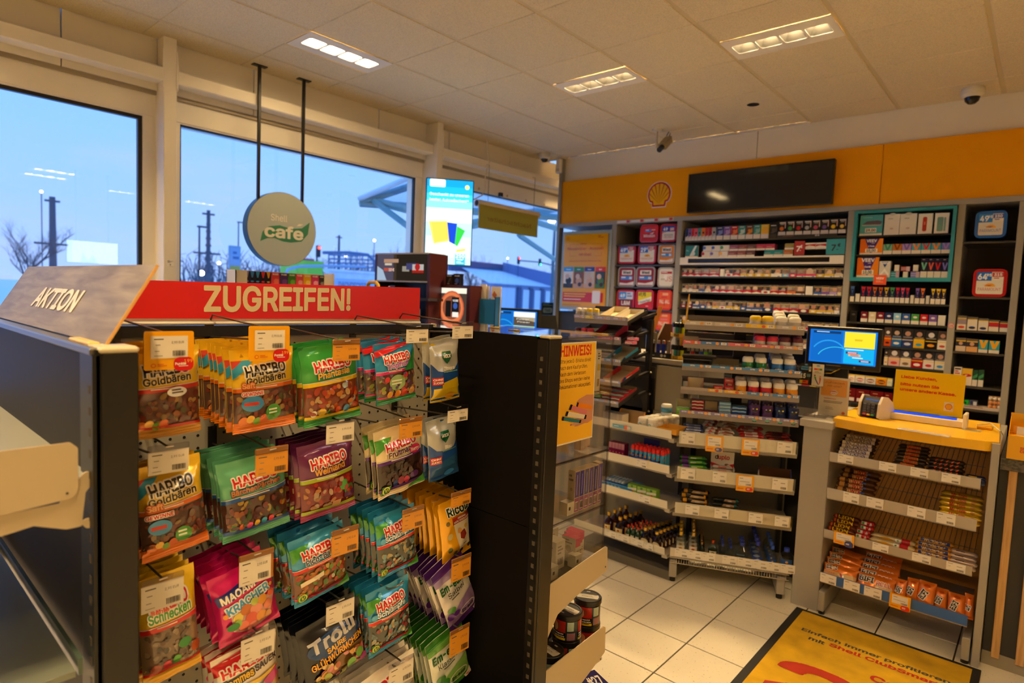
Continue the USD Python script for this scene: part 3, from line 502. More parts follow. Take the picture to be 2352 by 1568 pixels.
for a, e, d, bg, fg, lab in ((1395, 1510, .117, 'b0241f', 'f4ece4', 'red price sign reading seven euros on the second shelf'), (1752, 1965, .125, '2f9aa8', '14282c', 'turquoise price sign reading seven euros by the bay end')):
    X = prow(z4, [a, e], (355, 722), (1960, 690), 1.98); w = X[1] - X[0]; b = B().box(0, w, 0, .006, 0, d, bg); b.plate([('T', '7', .4, .26, .36, fg), ('T', '€', .68, .5, .2, fg, {'f': .2}), ('L', .55, .26, .72, .34, 1, fg)], (0, 0, 0), X_, Z_, w, d); solo('price_sign', b, CARD, lab, 'price sign', loc=(X[0], 5.462, 1.98))
t = thing('led_price_rail', 'white rail with a long black display strip between tobacco shelves', 'display rail', (-1.968, 5.44, 1.906))
part(t, 'housing', B().box(-.71, .705, 0, .02, -.004, .066, 'e4dccf', r=.002), SAT); part(t, 'display_strip', B().box(-.625, .60, -.0015, .004, .012, .052, '0f0e10'), GL)

# bay with the turquoise frame
t = thing('turquoise_display_frame', 'turquoise illuminated frame around three vape shelves', 'display frame', (-.878, 5.43, 2.04)); hx, z0, z1 = .33, -.274, .276
part(t, 'surround', B().prism(sbox(-hx, z0, hx, z1).difference(sbox(-hx + .022, z0 + .03, hx - .022, z1 - .02)), (0, 0, 0), X_, Z_, .05, '2a94a0'), SAT)
part(t, 'back', B().box(-hx + .02, hx - .02, .30, .32, z0 + .02, z1, '1c1a18'), MT)
for z in (2.122, 1.974, 1.796): part(t, 'shelf', B().box(-hx + .022, hx - .022, .03, .3, z - 2.04 - .012, z - 2.04, '211f1d'), SAT)
def d5(a, e, yb, yt, z, base, items, name, label, cat, grp=None, dep=.06, y=5.47):
    pa, pb = at(*z5(a, yb), 'y', y), at(*z5(e, yb), 'y', y); h = at(*z5(a, yt), 'y', y)[2] - pa[2]
    return packet(pa[0], pb[0], z, h, dep, base, items, name, label, cat, grp, y)
d5(262, 515, 490, 262, 2.124, '4aa8b4', [('R', 0, 0, 1, .1, 'e8e0d4'), ('P', ((.12, .55), (.9, .52), (.98, .66), (.8, .72), (.3, .7)), '5c5560'), ('R', .1, .48, .95, .52, 'b8b0b0'), ('R', .25, .16, .75, .36, 'f0eadc'), ('T', '29,00', .5, .2, .11, '1c1a18', {'f': .45}), ('L', .12, .82, .8, .9, 1, '7ac8d0')], 'shelf_sign', 'turquoise device sign with grey device in the turquoise frame', 'shelf sign')
for k, (a, e) in enumerate(((535, 705), (710, 895))): d5(a, e, 485, 255, 2.124, 'efe8da', [('E', .5, 1.0, .2, 'd8d0c0', .5), ('L', .25, .72, .75, .8, 1, 'b8b0a4'), ('E', .5, .3, .12, 'd8b8a8', .6)], 'device_box', f'plain white device box, {ORD[k]} from the turquoise sign', 'box')
d5(915, 1075, 470, 245, 2.124, 'efe8da', [('R', .32, .12, .62, .84, 'c83a2c', .12), ('R', .42, .45, .52, .6, 'e87a60')], 'device_box', 'white box with a tall red device picture', 'box')
d5(1100, 1260, 465, 238, 2.124, 'efe8da', [('R', .18, .1, .62, .8, '7aa898', .1), ('R', .66, .1, .8, .78, '8ab4a4', .05)], 'device_box', 'white box with a pale green device picture', 'box')
vv = lambda c, s: [('R', 0, .0, 1, .1, 'e8dccb'), ('P', ((0, .1), (.45, .1), (.2, 1), (0, 1)), 'e8701c'), ('P', ((1, .1), (.55, .1), (.85, 1), (1, 1)), 'f08a20'), ('T', 'VEEV', .5, .78, .16, 'f4f0f4', {'f': .6}), ('L', .5, .66, .75, .72, 1, 'c8b8d8'), ('T', s, .5, .48, .08, 'f0e8f0'), ('R', .25, .14, .78, .36, 'f4ecdc'), ('T', '10,00', .5, .18, .14, '1c1a18', {'f': .42})]
d5(265, 520, 706, 530, 1.976, '4a2f80', vv(0, '2 Pods'), 'shelf_sign', 'purple and orange price sign on the frame middle shelf', 'shelf sign')
xs = [525, 632, 738, 845, 955, 1065, 1180, 1285]
for i, (c, v) in enumerate((('7ab89a', '4a8a6a'), ('c8782a', '8a4a1a'), ('b48ac8', '7a68b8'), ('4aa0b8', 'f08a40'), ('4aa8b8', 'd82a2a'), ('4aa0b8', 'f08a30'), ('6a78c0', 'a880c8'))):
    d5(xs[i] + 2, xs[i + 1] - 4, 692 - i * 1, 580 - i * 2, 1.976, c, [('R', 0, 0, 1, .36, 'e8dccb'), ('P', ((.1, 1), (.3, 1), (.5, .6), (.7, 1), (.92, 1), (.62, .4), (.4, .4)), v)], 'vape_pod_pack', f'vape pod pack with bold chevron, {ORD[i]} from the orange sign', 'vape pack', 'vape pod packs on the frame middle shelf')
d5(228, 470, 962, 742, 1.798, '4a2f80', vv(0, 'Gerät'), 'shelf_sign', 'purple and orange price sign on the frame bottom shelf', 'shelf sign')
d5(478, 605, 955, 775, 1.798, 'd8d4cc', [('P', ((.2, .95), (.5, .6), (.8, .95)), '2a4a8a'), ('P', ((.1, .2), (.5, .55), (.9, .2), (.8, .1), (.5, .35), (.2, .1)), 'f4f0e8'), ('T', 'VEEV', .5, .82, .1, 'fff')], 'vape_device_box', 'silver device box behind the orange hanging card', 'box')
for i, (a, e, yb, yt, c) in enumerate(((612, 708, 958, 893, '2f90a4'), (838, 937, 958, 893, '8a78c0'), (730, 832, 872, 822, 'b04a48'))): d5(a, e, yb, yt, 1.798 + (.018 if i < 2 else .066) - .018, c, [('R', .6, 0, 1, 1, 'c8a8b8'), ('R', 0, .3, .6, .36, 'cfe8ec'), ('R', 0, .64, .6, .7, 'cfe8ec')], 'tobacco_stick_box', ('turquoise', 'violet', 'red')[i] + ' striped stack of small stick boxes in the turquoise frame', 'tobacco box')
for i, (a, e, yb, yt) in enumerate(((658, 712, 872, 802), (868, 925, 872, 802), (752, 806, 958, 893))): d5(a, e, yb, yt, 1.798 + (.066 - .018 if i < 2 else 0), 'd8d0c0', [('R', .1, .05, .9, .95, 'e0d8c8')], 'shelf_pusher', f'blank white pusher tab, {ORD[i]} in the turquoise frame', 'shelf pusher')
xs = [945, 1025, 1100, 1180, 1258]
for i, c in enumerate(('6ab89a', 'e0604a', 'c81c2a', '7a70c8')): d5(xs[i], xs[i + 1] - 6, 957, 742, 1.798, '1c1838', [('R', 0, 0, 1, .32, 'e4dac8'), ('P', ((.05, .78), (.3, .78), (.5, .55), (.7, .78), (.95, .78), (.6, .4), (.4, .4)), c), ('L', .2, .9, .8, .95, 1, 'c8b8c8')], 'vape_pack', f'tall navy vape pack with chevron, {ORD[i]} from the frame middle', 'vape pack', 'tall navy vape packs')
b = B().box(0, .088, 0, .003, 0, .075, 'e8501c'); b.plate([('T', 'VEEV', .5, .55, .2, 'f4e8dc', {'f': .7}), ('L', .2, .2, .8, .42, 2, 'f0a080')], (0, 0, 0), X_, Z_, .088, .075); solo('hanging_card', b, CARD, 'bright orange card hanging over the turquoise frame edge', 'card', loc=(at(*z5(415, 1062), 'y', 5.42)[0], 5.422, 1.738))
xs = [150, 205, 270, 330, 397, 462, 527, 593, 660, 715, 772, 825, 882, 940, 1000, 1058, 1115, 1178, 1235]
for i, c in enumerate('b|rrooyerpr|vo|yyy'):
    a, e = xs[i], xs[i + 1]
    if c == '|': d5(a + 8, e - 10, 1252, 1160, 1.602, 'd0c8b8', [('R', .1, .05, .9, .95, 'd8d0c0')], 'shelf_pusher', f'narrow white pusher tab beside slim vape packs, {ORD[i]} place', 'shelf pusher'); continue
    d5(a + 2, e - 6, 1250, 1075, 1.602, '23254a', [('R', 0, 0, 1, .34, 'e6dccb'), ('P', ((.02, .98), (.98, .98), (.5, .5)), CN[c][0]), ('E', .5, .78, .2, '1a1c3a'), ('E', .5, .44, .2, CN[c][0], .5)], 'slim_vape_pack', f'slim navy vape pack with {CN[c][1]} top, {ORD[i]} place below the turquoise frame', 'vape pack', 'slim vape packs below the frame')
xs = [148, 240, 272, 358, 452, 545, 640, 735, 838, 940, 1038, 1140, 1235]
for i, c in enumerate('k_mcmnhbeRv|'):
    a, e = xs[i], xs[i + 1]
    if c == '_': continue
    cc = 'c8202a' if c == 'R' else 'e0dccf' if c == '|' else CN[c][0]; nm = 'red' if c == 'R' else 'blank white' if c == '|' else CN[c][1]
    d5(a + 3, e - 10, 1470 + i * 3, 1355 + i * 3, 1.445, cc, [('R', 0, 0, 1, .34, 'e6dccb')] * (c not in '|k') + [('E', .5, .68, .26, 'e8e0d8' if c not in '|k' else '4a4440', .6)] * (c != '|'), 'pod_pack', f'{nm} pod pack with a white base, {ORD[i]} place above the till screen', 'vape pack', 'pod packs above the till screen')
# tobacco pouches lower down in the same bay
def d7(a, e, yb, yt, z, base, items, name, label, cat, grp=None, dep=.05):
    pa, pb = at(*z7(a, yb), 'y', 5.47), at(*z7(e, yb), 'y', 5.47); h = at(*z7(a, yt), 'y', 5.47)[2] - pa[2]
    return packet(pa[0], pb[0], z, h, dep, base, items, name, label, cat, grp)
pch = lambda c, c2: [('R', 0, .5, 1, 1, rnd.choice(['2c2a2a', '4a3c34', '3a3a40'])), ('E', .5, .74, .26, rnd.choice(['c8a890', 'b88a74', 'd8d0cc'])), ('R', .1, .52, .9, .58, '8a8480'), ('R', 0, .38, 1, .42, 'e8c21c'), ('R', 0, 0, 1, .38, c), ('E', .5, .18, .3, c2, .5)]
for i, (a, e, c, c2, n) in enumerate(((475, 545, 'd0501c', '2a2622', 'orange'), (550, 650, '2a6ab0', 'e8e0d8', 'blue'), (655, 765, '2a3c7a', 'd8d8e0', 'navy'), (770, 880, 'e0b020', '3a9ac0', 'yellow'), (885, 1005, '1c1818', 'f0a020', 'black'), (1010, 1108, 'e4dcc8', 'c84a3a', 'cream'))): d7(a, e, 422 + i * 4, 238 + i * 4, 1.267, c, pch(c, c2), 'tobacco_pouch', f'tall {n} tobacco pouch beside the till screen', 'tobacco pouch', 'tall tobacco pouches')
for i, (a, e, c, c2, n) in enumerate(((475, 512, 'd8c8a8', 'c83a3a', 'narrow beige'), (518, 632, 'd8a8a0', 'c84038', 'rosy'), (636, 745, 'd8c8b0', '8a6a4a', 'sandy'), (748, 862, 'a81c24', 'f0e0d8', 'dark red'), (866, 976, 'e0d4d0', 'c02a30', 'white and red'), (982, 1090, 'd8d0b8', '3a8ac8', 'pale'))): d7(a, e, 620 + i * 5, 450 + i * 4, 1.117, c, pch(c, c2), 'tobacco_pouch', f'{n} tobacco pouch on the shelf above the yellow notice', 'tobacco pouch', 'tobacco pouches above the notice')
for i, (a, e, c, c2, n) in enumerate(((60, 118, 'c8301c', 'e8a020', 'red'), (122, 185, 'e8d8c8', 'c02a20', 'cream'), (190, 285, 'e0d8cc', 'b8241c', 'white'), (290, 395, 'd8d0c4', '8a4a3a', 'grey'), (400, 505, 'e08a20', '3a2a20', 'orange'), (510, 560, 'd8d8b8', '5a8a4a', 'green and white'))): d7(a, e, 775 + i * 5, 700 + i * 5, .957, c, [('R', 0, .85, 1, 1, 'e8c21c'), ('E', .5, .42, .36, c2, .6), ('R', .2, .32, .8, .5, c)], 'low_tobacco_pack', f'low {n} tobacco pack behind the card terminal', 'tobacco pack', 'low tobacco packs behind the terminal')
for i, (a, e) in enumerate(((80, 190), (195, 330), (335, 470), (475, 560))): d7(a, e, 965 + i * 6, 835 + i * 6, .802, '6a1616', [('R', .08, .05, .9, .3, 'd8c8c0'), ('L', .2, .7, .8, .82, 1, 'b88a5a'), ('E', .5, .55, .05, 'c89a5a')], 'cigar_box', f'dark red cigar box with a pale label, {ORD[i]} from the leaflet stand', 'cigar box', 'dark red cigar boxes')
# end bay
for i, (a, e, c, c2, n) in enumerate(((1205, 1298, '9a8a98', 'd8483a', 'purple grey'), (1308, 1408, 'e4d8c4', '2a3a6a', 'cream'), (1418, 1518, 'e4d8c4', '2a3a6a', 'cream'), (1524, 1624, 'b8283a', 'e8dccc', 'red and white'), (1634, 1732, 'b8283a', 'dce4e0', 'red and silver'))): d7(a, e, 252 + i * 3, 110 + i * 12, 1.422, 'e4d8c4', [('R', 0, .84, 1, 1, '6a6460'), ('R', 0, .78, 1, .84, 'e8c21c'), ('R', 0, .4, 1, .78, c), ('E', .5, .2, .34, c2, .5)], 'cigarette_packet', f'{n} cigarette packet, {ORD[i]} in the end bay above the notice', 'cigarette packet', 'cigarette packets in the end bay')
for i, (a, e, c, n) in enumerate(((1192, 1292, 'd8c0a8', 'beige'), (1298, 1412, 'e0a868', 'sandy orange'), (1420, 1514, '3aa0b0', 'turquoise and yellow'), (1524, 1630, '3aa0b0', 'turquoise and yellow'))): d7(a, e, 466 + i * 4, 335 + i * 6, 1.267, c, ([('R', 0, .82, 1, 1, '6a6058'), ('R', 0, .75, 1, .82, 'e8c21c'), ('R', 0, .4, 1, .75, '3a3440'), ('E', .5, .6, .2, 'c89a80')] if i < 2 else [('P', ((.05, 1), (.35, 1), (.5, .7), (.7, 1), (.98, 1), (.65, .35), (.35, .35)), 'e8a818'), ('R', 0, 0, 1, .25, 'e4dac8')]), 'small_tobacco_pack', f'{n} small pack, {ORD[i]} on the second shelf of the end bay', 'tobacco pack', 'small packs in the end bay')
for i, (a, e, yt, c, it, n) in enumerate(((1168, 1245, 625, 'e4d8cc', [('L', .15, .3, .85, .8, 4, 'c84038'), ('R', .1, .86, .9, .94, '3a3430')], 'white box with red writing'), (1250, 1352, 640, 'e4d4b8', [('R', 0, .55, 1, 1, 'e0b030'), ('E', .5, .6, .45, 'c0282a', .4), ('L', .3, .57, .7, .63, 1, 'f4e4d4')], 'cream and yellow box with a red oval'), (1356, 1408, 655, '1a4a34', [('R', 0, 0, 1, .4, 'd8cfc0'), ('P', ((0, .4), (1, .6), (1, .8), (0, .6)), '3a8a5a')], 'slim dark green box'), (1415, 1468, 655, '1a4a34', [('R', 0, 0, 1, .4, 'd8cfc0'), ('P', ((0, .4), (1, .6), (1, .8), (0, .6)), '3a8a5a')], 'slim dark green box'))): d7(a, e, 800 + i * 8, yt, 1.022, c, it, 'filter_box', n + (', nearer the upright' if i == 2 else ', farther from the upright' if i == 3 else ' on the end bay shelf'), 'box')
d7(1285, 1330, 975, 918, .875, '2fae3a', [('R', .1, .3, .4, .7, '0e4a18')], 'lighter_pack', 'bright green small pack behind the yellow notice', 'pack'); d7(1335, 1415, 980, 920, .875, '6a6a78', [('R', .1, .3, .4, .9, '2a3a6a'), ('R', .5, .2, .9, .8, 'c8c8d0')], 'small_pack', 'blue grey small pack beside the bright green one', 'pack')
b = B().box(0, .22, 0, .1, 0, .022, 'c8b8a8'); b.plate([('L', .1, .3, .9, .8, 1, '8a5a6a')], (0, 0, 0), X_, Z_, .22, .022); solo('cardboard_tray', b, CARD, 'low beige printed tray carrying two small packs in the end bay', 'tray', loc=(-.425, 5.465, .857))
t = thing('ball_display', 'upright card holding nine pale and orange balls', 'display card', (-.232, 5.47, .858)); part(t, 'card', B().box(-.038, .038, .02, .03, 0, .105, 'b08a68'), CARD)
for i in range(9):
    m = trimesh.creation.icosphere(2, .0125); m.apply_translation((-.025 + .025 * (i % 3), .018, .028 + .03 * (i // 3))); part(t, 'ball', B().tm(m, 'e8d8bc' if i in (2, 6, 7, 8) else 'd8904a', True), SAT)
for i, c in enumerate(('3a3430', '8a8078', '2a2a2e', '7a4a2a', '4a4440', '8a3a1a', 'b04a1a', 'b8481c')): solo('rolling_paper_pack', B().box(0, .022, 0, .06, 0, .12, c, r=.003), GL, f'upright thin {["dark", "grey", "black", "brown", "dark grey", "rust", "orange", "bright orange"][i]} pack on the lowest visible shelf, behind the counter', 'pack', loc=(-.44 + i * .028, 5.48, .602))
# ------------------------------------------------------------------ sweets gondola
BK = '14110e'
g = thing('sweets_gondola', 'black metal shop gondola with a grey perforated panel for hanging sweets', 'gondola', (0, 0, 0))
XP = -1.47
part(g, 'perforated_panel', B().box(XP - .03, XP, .318, 1.279, .1, 1.397, 'aaa395'), SAT)
b = B(); t8 = np.arange(7) / 7 * 2 * PI
for i in range(32):
    for j in range(40):
        y, z = .335 + i * .030, .20 + j * .030 + .003
        if z > 1.392: continue
        b.add(np.c_[np.full(7, XP + .0004), y + .0036 * np.cos(t8), z + .0036 * np.sin(t8)], [[0, k, k + 1] for k in range(1, 6)], '15120f')
part(g, 'peg_holes', b, MT, kind='stuff')
part(g, 'top_rail', B().box(XP - .06, XP + .012, .30, 1.281, 1.396, 1.421, BK), SAT)
part(g, 'base_plinth', B().box(-1.98, -1.02, .27, 1.33, 0, .1, '1a1714'), SAT)
part(g, 'inner_back', B().box(XP - .06, XP - .03, .318, 1.279, .1, 1.4, BK), SAT)
part(g, 'end_panel', B().box(-1.99, -1.032, 1.281, 1.30, .10, .88, '0b0908').box(-1.99, -1.032, 1.281, 1.30, .883, 1.412, '0b0908'), painted('black_panel', roughness=.6, specular_ior_level=.12))
part(g, 'end_panel', B().box(-2.05, -1.032, .262, .30, 0, 1.413, '191613'), BRUSHED, label='glossy dark end panel reflecting the room')
part(g, 'panel_lip', B().box(-2.05, -1.04, .256, .28, 1.404, 1.4155, '8f8d88', r=.002), METAL)
for ya, yb, x1, x0 in ((.257, .317, -1.03, -1.095), (1.282, 1.348, -.998, -1.034)):
    p = part(g, 'upright', B().box(x0, x1, ya + .012, yb, 0, 1.408, '17130f', r=.002).box(x0, x1 - .002, ya, ya + .010, 0, 1.405, '0d0b09'), SAT)
    part(p, 'end_cap', B().box(x0, x1 + .001, ya + .008, yb + .001, 1.408, 1.417, 'c9bfa2', r=.003), SAT)
    b = B()
    for k in range(40): b.box(x0 - .001 if 0 else x1 - .022, x1 - .012, ya - .0006, ya + .001, .1 + k * .032, .112 + k * .032, '4a4238')
    part(p, 'slots', b, MT, kind='stuff')
# shelf brackets and shelves
def bracket(pts, x, label=None):
    g2 = Polygon(pts).buffer(-.006).buffer(.006, quad_segs=4); b = B(); b.prism(g2, (x, 0, 0), Y_, Z_, .003, 'bcab8c'); return b
p = part(g, 'shelf', B().box(-2.04, -1.06, -.12, .262, 1.212, 1.222, '8f9088'), SAT); bb = bracket([(-.12, 1.279), (.233, 1.279), (.242, 1.27), (.242, 1.205), (.232, 1.196), (-.12, 1.172)], -1.045)
bb.v += (q := bracket([(-.12, 1.19), (.22, 1.19), (.243, 1.224), (.2435, 1.222), (.252, 1.232), (.264, 1.228), (.264, 1.216), (.252, 1.20), (.248, 1.16), (.264, 1.16), (.264, 1.145), (.252, 1.145), (.249, 1.15), (.228, 1.15), (.19, 1.165), (-.12, 1.12)], -1.0495)).v; bb.f += [f + bb.n for f in q.f]; bb.c += q.c; bb.n += q.n
part(p, 'shelf_bracket', bb, SAT)
m = trimesh.creation.cylinder(.0018, .001, sections=8); m.apply_transform(trimesh.transformations.rotation_matrix(PI / 2, [0, 1, 0])); m.apply_translation((-1.0446, .2285, 1.205)); part(p, 'screw', B().tm(m, '3a332c'), MT)
p = part(g, 'shelf', B().box(-2.04, -1.06, -.15, .24, .915, .925, '7f857a'), SAT); part(p, 'glass_edge', B().box(-2.04, -1.062, .244, .250, .915, .9405, '53665c'), GL)
for pts, z0, z1 in (([(1.352, .60), (1.352, .672), (1.362, .69), (1.668, .722), (1.679, .716), (1.685, .64), (1.679, .635), (1.52, .61), (1.42, .585), (1.375, .53), (1.357, .50), (1.352, .50)], .640, .648), ([(1.355, .28), (1.355, .405), (1.365, .43), (1.682, .446), (1.694, .438), (1.698, .352), (1.69, .348), (1.45, .262)], .326, .334)):
    p = part(g, 'shelf', B().box(-1.97, -1.025, 1.30, 1.69, z0, z1, 'c4b79c'), SAT); bb = bracket(pts, -1.02); part(p, 'shelf_bracket', bb, SAT)
    for yy, zz in ((1.672, z0 + .012), (1.36, z0 - .03)):
        m = trimesh.creation.cylinder(.0025, .001, sections=8); m.apply_transform(trimesh.transformations.rotation_matrix(PI / 2, [0, 1, 0])); m.apply_translation((-1.0196, yy, zz)); part(p, 'screw', B().tm(m, '3a332c'), MT)
# header boards
t = thing('red_header_sign', 'bright red header board with cream capitals above the hanging sweets', 'sign', (XP + .006, 0, 0))
g2 = Polygon([(.40, 1.4255), (1.2285, 1.4225), (1.2285, 1.5345), (.40, 1.5185)]); part(t, 'board', B().prism(g2, (0, 0, 0), Y_, Z_, .008, 'd21210'), SAT)
b = B(); a0, a1 = at(468, 712, 'x', XP + .0065), at(805, 710, 'x', XP + .0065)
b.plate([('T', 'ZUGREIFEN!', 0, 0, 1, 'd9c79c', {'a': 'l', 'n': True, 'st': (a1[1] - a0[1]) / .0555})], (.0002, a0[1], a0[2] - .001), unit(V3(0, a1[1] - a0[1], (a1[2] - a0[2]))), Z_, .0555, .0555); part(t, 'lettering', b, SAT)
part(t, 'price_rail', B().box(-.004, .010, .38, 1.228, 1.4235, 1.4305, 'd9d2c8', r=.002).box(0, .004, .38, 1.228, 1.4305, 1.437, '9c8a80'), GL)
t = thing('slanted_header_sign', 'leaning dark wood-print header board with pale italic looking capitals', 'sign', (0, 0, 0))
O = V3(-1.0789, .285, 1.4163); Wt = V3(0, .3577 - .285, 1.5440 - 1.4163); H = np.linalg.norm(Wt); Wt /= H; Nn = np.cross(X_, Wt); wd = .915
part(t, 'board', B().obox(O - X_ * wd - Nn * .0042, X_ * wd, Nn * .004, Wt * H, 'fff'), SMOKED); part(t, 'edge', B().obox(O - Nn * .0043, X_ * .0012, Nn * .0045, Wt * H, 'd9a860'), MT, label='pale raw wood edge')
def onp(px, py, O, N): d = ray(px, py); c = V3(0, 0, EYE); return c + d * (((O - c) @ N) / (d @ N))
a0, a1 = onp(72, 700, O, Nn), onp(168, 712, O, Nn); cap = .043
b = B(); b.plate([('T', 'AKTION', 0, 0, 1, 'e8dfc8', {'a': 'l', 'n': True, 'st': (a1[0] - a0[0]) / cap})], a0 + Nn * .0006, X_, Wt, cap, cap); part(t, 'lettering', b, SAT)
solo('board_clip', B().box(-1.20, -1.09, .266, .283, 1.414, 1.42, 'd8b870', r=.002), SAT, 'small beige clip on top of the dark end panel by the leaning board', 'clip')

# ---- bags
def bag_fn(w, h, d, seed, top=.13, bot=.07):
    def fn(u, v, e):
        s, t_ = np.clip(u / w, 0, 1), np.clip(v / h, 0, 1)
        pu = np.clip(1 - np.abs(2 * s - 1) ** 2.6, 0, 1) ** .6
        pv = np.clip((1 - t_ - top * .8) / .16, 0, 1) ** .7 * np.clip((t_ - bot * .8) / .14, 0, 1) ** .7
        q = np.c_[u * 34, v * 30, np.full_like(u, seed)]
        wr = (meshkit.noise(q, seed) - .5) * .005 * (pu * pv * .7 + .3) + (meshkit.noise(q * 2.3, seed + 3) - .5) * .0022
        edge = np.clip(1 - pv * 1.2, 0, 1) * np.sin(u * 900 if False else v * 1500) * .0003
        x = d / 2 * pu * pv + wr + edge + e
        yy = u - w / 2 + (s - .5) * -.05 * w * pv; zz = v - h / 2 + (meshkit.noise(q * .8, seed + 7) - .5) * .006 * (np.abs(2 * t_ - 1) ** 4) - .012 * h * (np.abs(2 * s - 1) ** 2) * (t_ < .5) * 0
        return np.c_[x, yy, zz]
    return fn
def make_bag(name, label, w, h, d, base, back, items, M, seed, mt=FOIL, items2=None, mt2=None):
    t = thing(name, label, 'sweets bag', M=M, group=None); fn = bag_fn(w, h, d, seed)
    nu, nv = 18, 24; uu, vv_ = np.meshgrid(np.linspace(0, w, nu), np.linspace(0, h, nv)); P = fn(uu.ravel(), vv_.ravel(), np.zeros(nu * nv)); Q = P.copy(); Q[:, 0] = -Q[:, 0] * .55 - .0012
    idx = np.arange(nu * nv).reshape(nv, nu); f = np.c_[idx[:-1, :-1].ravel(), idx[:-1, 1:].ravel(), idx[1:, 1:].ravel(), idx[1:, :-1].ravel()]
    b = B().add(P, f, base).add(Q, f[:, ::-1], back); e = np.r_[idx[0], idx[1:, -1], idx[-1, ::-1][1:], idx[::-1, 0][1:-1]]; n = len(e); k = np.arange(n); b.add(np.vstack([P[e], Q[e]]), np.c_[k, k + n, (k + 1) % n + n, (k + 1) % n][:, ::-1], base)
    part(t, 'wrapper', b, mt)
    b = B().art(items, w, h, fn, step=.008, e0=.0014, de=.00022, seed=seed); part(t, 'print', b, mt)
    if items2: part(t, 'window_view', B().art(items2, w, h, fn, step=.010, e0=.0007, de=.00006, seed=seed), mt2 or FILM)
    return t
RED, WHT = 'd01820', 'f2ece2'
def haribo(top, title_c, out, sub, sub_c, sub_o, band, win, bot, extra=(), corner=None, tcol=None, bandtxt='e8d8c0', y0=.70, winc=None, fs=.115, subn=.075, ry=4):
    it = [('R', 0, .0, 1, .1, bot), ('R', 0, .10, 1, .13, band if bot != band else WHT), ('P', ((0, .50), (1, .53), (1, .585), (0, .555)), band), ('P', ((0, .548), (1, .578), (1, .585), (0, .555)), WHT), ('L', .25, .525, .8, .55, 1, bandtxt)]
    if corner: it += [('P', ((0, .66), (.34, .88), (.16, .88), (0, .78)), corner[0]), ('P', ((0, .78), (.16, .88), (0, .88)), corner[1])]
    it += [('T', 'HARIBO', .5, y0, fs, title_c, {'st': .66, 'o': out, 'r': ry, 'ow': .13}), ('T', sub, .5, .605, subn, sub_c, {'f': .74, 'o': sub_o, 'r': ry, 'ow': .10})]
    gum = [('P', ((0, .13), (1, .13), (1, .53), (0, .50)), win), ('G', .03, .15, .97, .50, [tuple(x * .55 + y * .18 for x, y in zip(L(c), L(win))) for c in winc], 70, .042)]
    return it + list(extra), gum
GOLDC = ['9a3a24', 'a8602a', '8a4a32', 'b8904a', '7a2a24', '5a5a32', '9a7a60']
fruit = [('E', .12, .15, .07, 'e07828'), ('E', .22, .17, .06, 'e8b030'), ('E', .32, .14, .06, '7ab030'), ('E', .42, .16, .07, 'e06a28')]
vegan = [('R', .03, .06, .2, .19, '1e7a2a'), ('E', .115, .125, .07, 'd8d83a'), ('E', .115, .125, .05, '1e7a2a'), ('T', 'V', .115, .10, .05, 'd8d83a')]
GB = haribo('f2c424', '1a120c', WHT, 'Goldbären', '2a1c10', 'f4dc9a', 'cc2a1c', '6a3a2a', 'c88a1a', fruit + [('R', 0, .12, 1, .135, 'c8281c'), ('E', .62, .5, .15, WHT, .5), ('L', .54, .47, .72, .53, 2, '5a4a40')], winc=GOLDC)
GS = haribo('f2c424', '1a120c', WHT, 'Goldbären', '2a1c10', 'f4dc9a', 'e06a14', '5a3e34', 'e87a10', fruit + [('E', .58, .22, .13, '4a9a3a'), ('L', .5, .19, .67, .27, 2, 'e8f0d8'), ('E', .25, .36, .17, '3a8ac0', .7), ('R', .12, .34, .34, .38, 'c8301c'), ('T', 'GEWINNE', .26, .46, .04, 'd02020', {'o': WHT}), ('T', 'Saft', .2, .55, .06, 'e8a060', {'o': 'b04a20'})], corner=('3aa0c8', 'd8483a'), winc=GOLDC)
PH = haribo('3aa044', RED, WHT, 'Phantasia', 'f0c020', '2a6a9a', 'f0c81a', '7a3a22', '2f9a3e', [('R', 0, .1, 1, .14, 'e8c81a'), ('E', .12, .17, .05, 'e8e0c8'), ('E', .25, .18, .06, 'e8c030'), ('E', .38, .17, .05, '5ab040'), ('E', .52, .18, .05, 'e05a30'), ('E', .68, .17, .06, '3a8ac0')], winc=['c83a1c', 'd8641c', 'e08a30', '8a2a1c', 'd8b070', 'b8c8b0', 'c84830'])
TF = haribo('2a90c8', RED, WHT, 'Tropifrutti', 'b85ac8', WHT, 'd02a7a', '5a4434', '2f8a44', [('P', ((0, .80), (0, .9), (.5, .97), (.9, 1), (.9, .95)), 'd8202a'), ('P', ((.62, .53), (1, .88), (1, .53)), '2f9a44'), ('E', .45, .35, .2, '9ab87a', .8), ('L', .3, .3, .6, .4, 2, 'e8f0d8'), ('E', .2, .42, .06, 'd8343a'), ('E', .66, .46, .06, 'd8343a'), ('E', .25, .17, .07, 'd8a030'), ('E', .45, .16, .08, 'e8902a'), ('E', .62, .16, .08, 'd84a30'), ('E', .82, .17, .08, 'e8b060')], winc=['d8c060', '8a6a9a', 'c8a84a', '6a3a5a', 'c85a5a', 'a8b84a'])
BP = haribo('66b48a', RED, WHT, 'BärchenPärchen', 'c07a2a', '2a3a7a', '2a5aa0', '4a2a22', '5cb08a', [('R', 0, .1, 1, .15, '2a58a0')] + [('E', .12 + .11 * i, .18, .045, c) for i, c in enumerate(('3aa04a', 'e0601c', 'd83a7a', 'e8b820', '2a98c8', 'd02a3a'))], winc=['8a2a1c', '3a5a2a', 'b8601c', '5a2a3a', 'c8a030', '6a1c1c'], subn=.065)
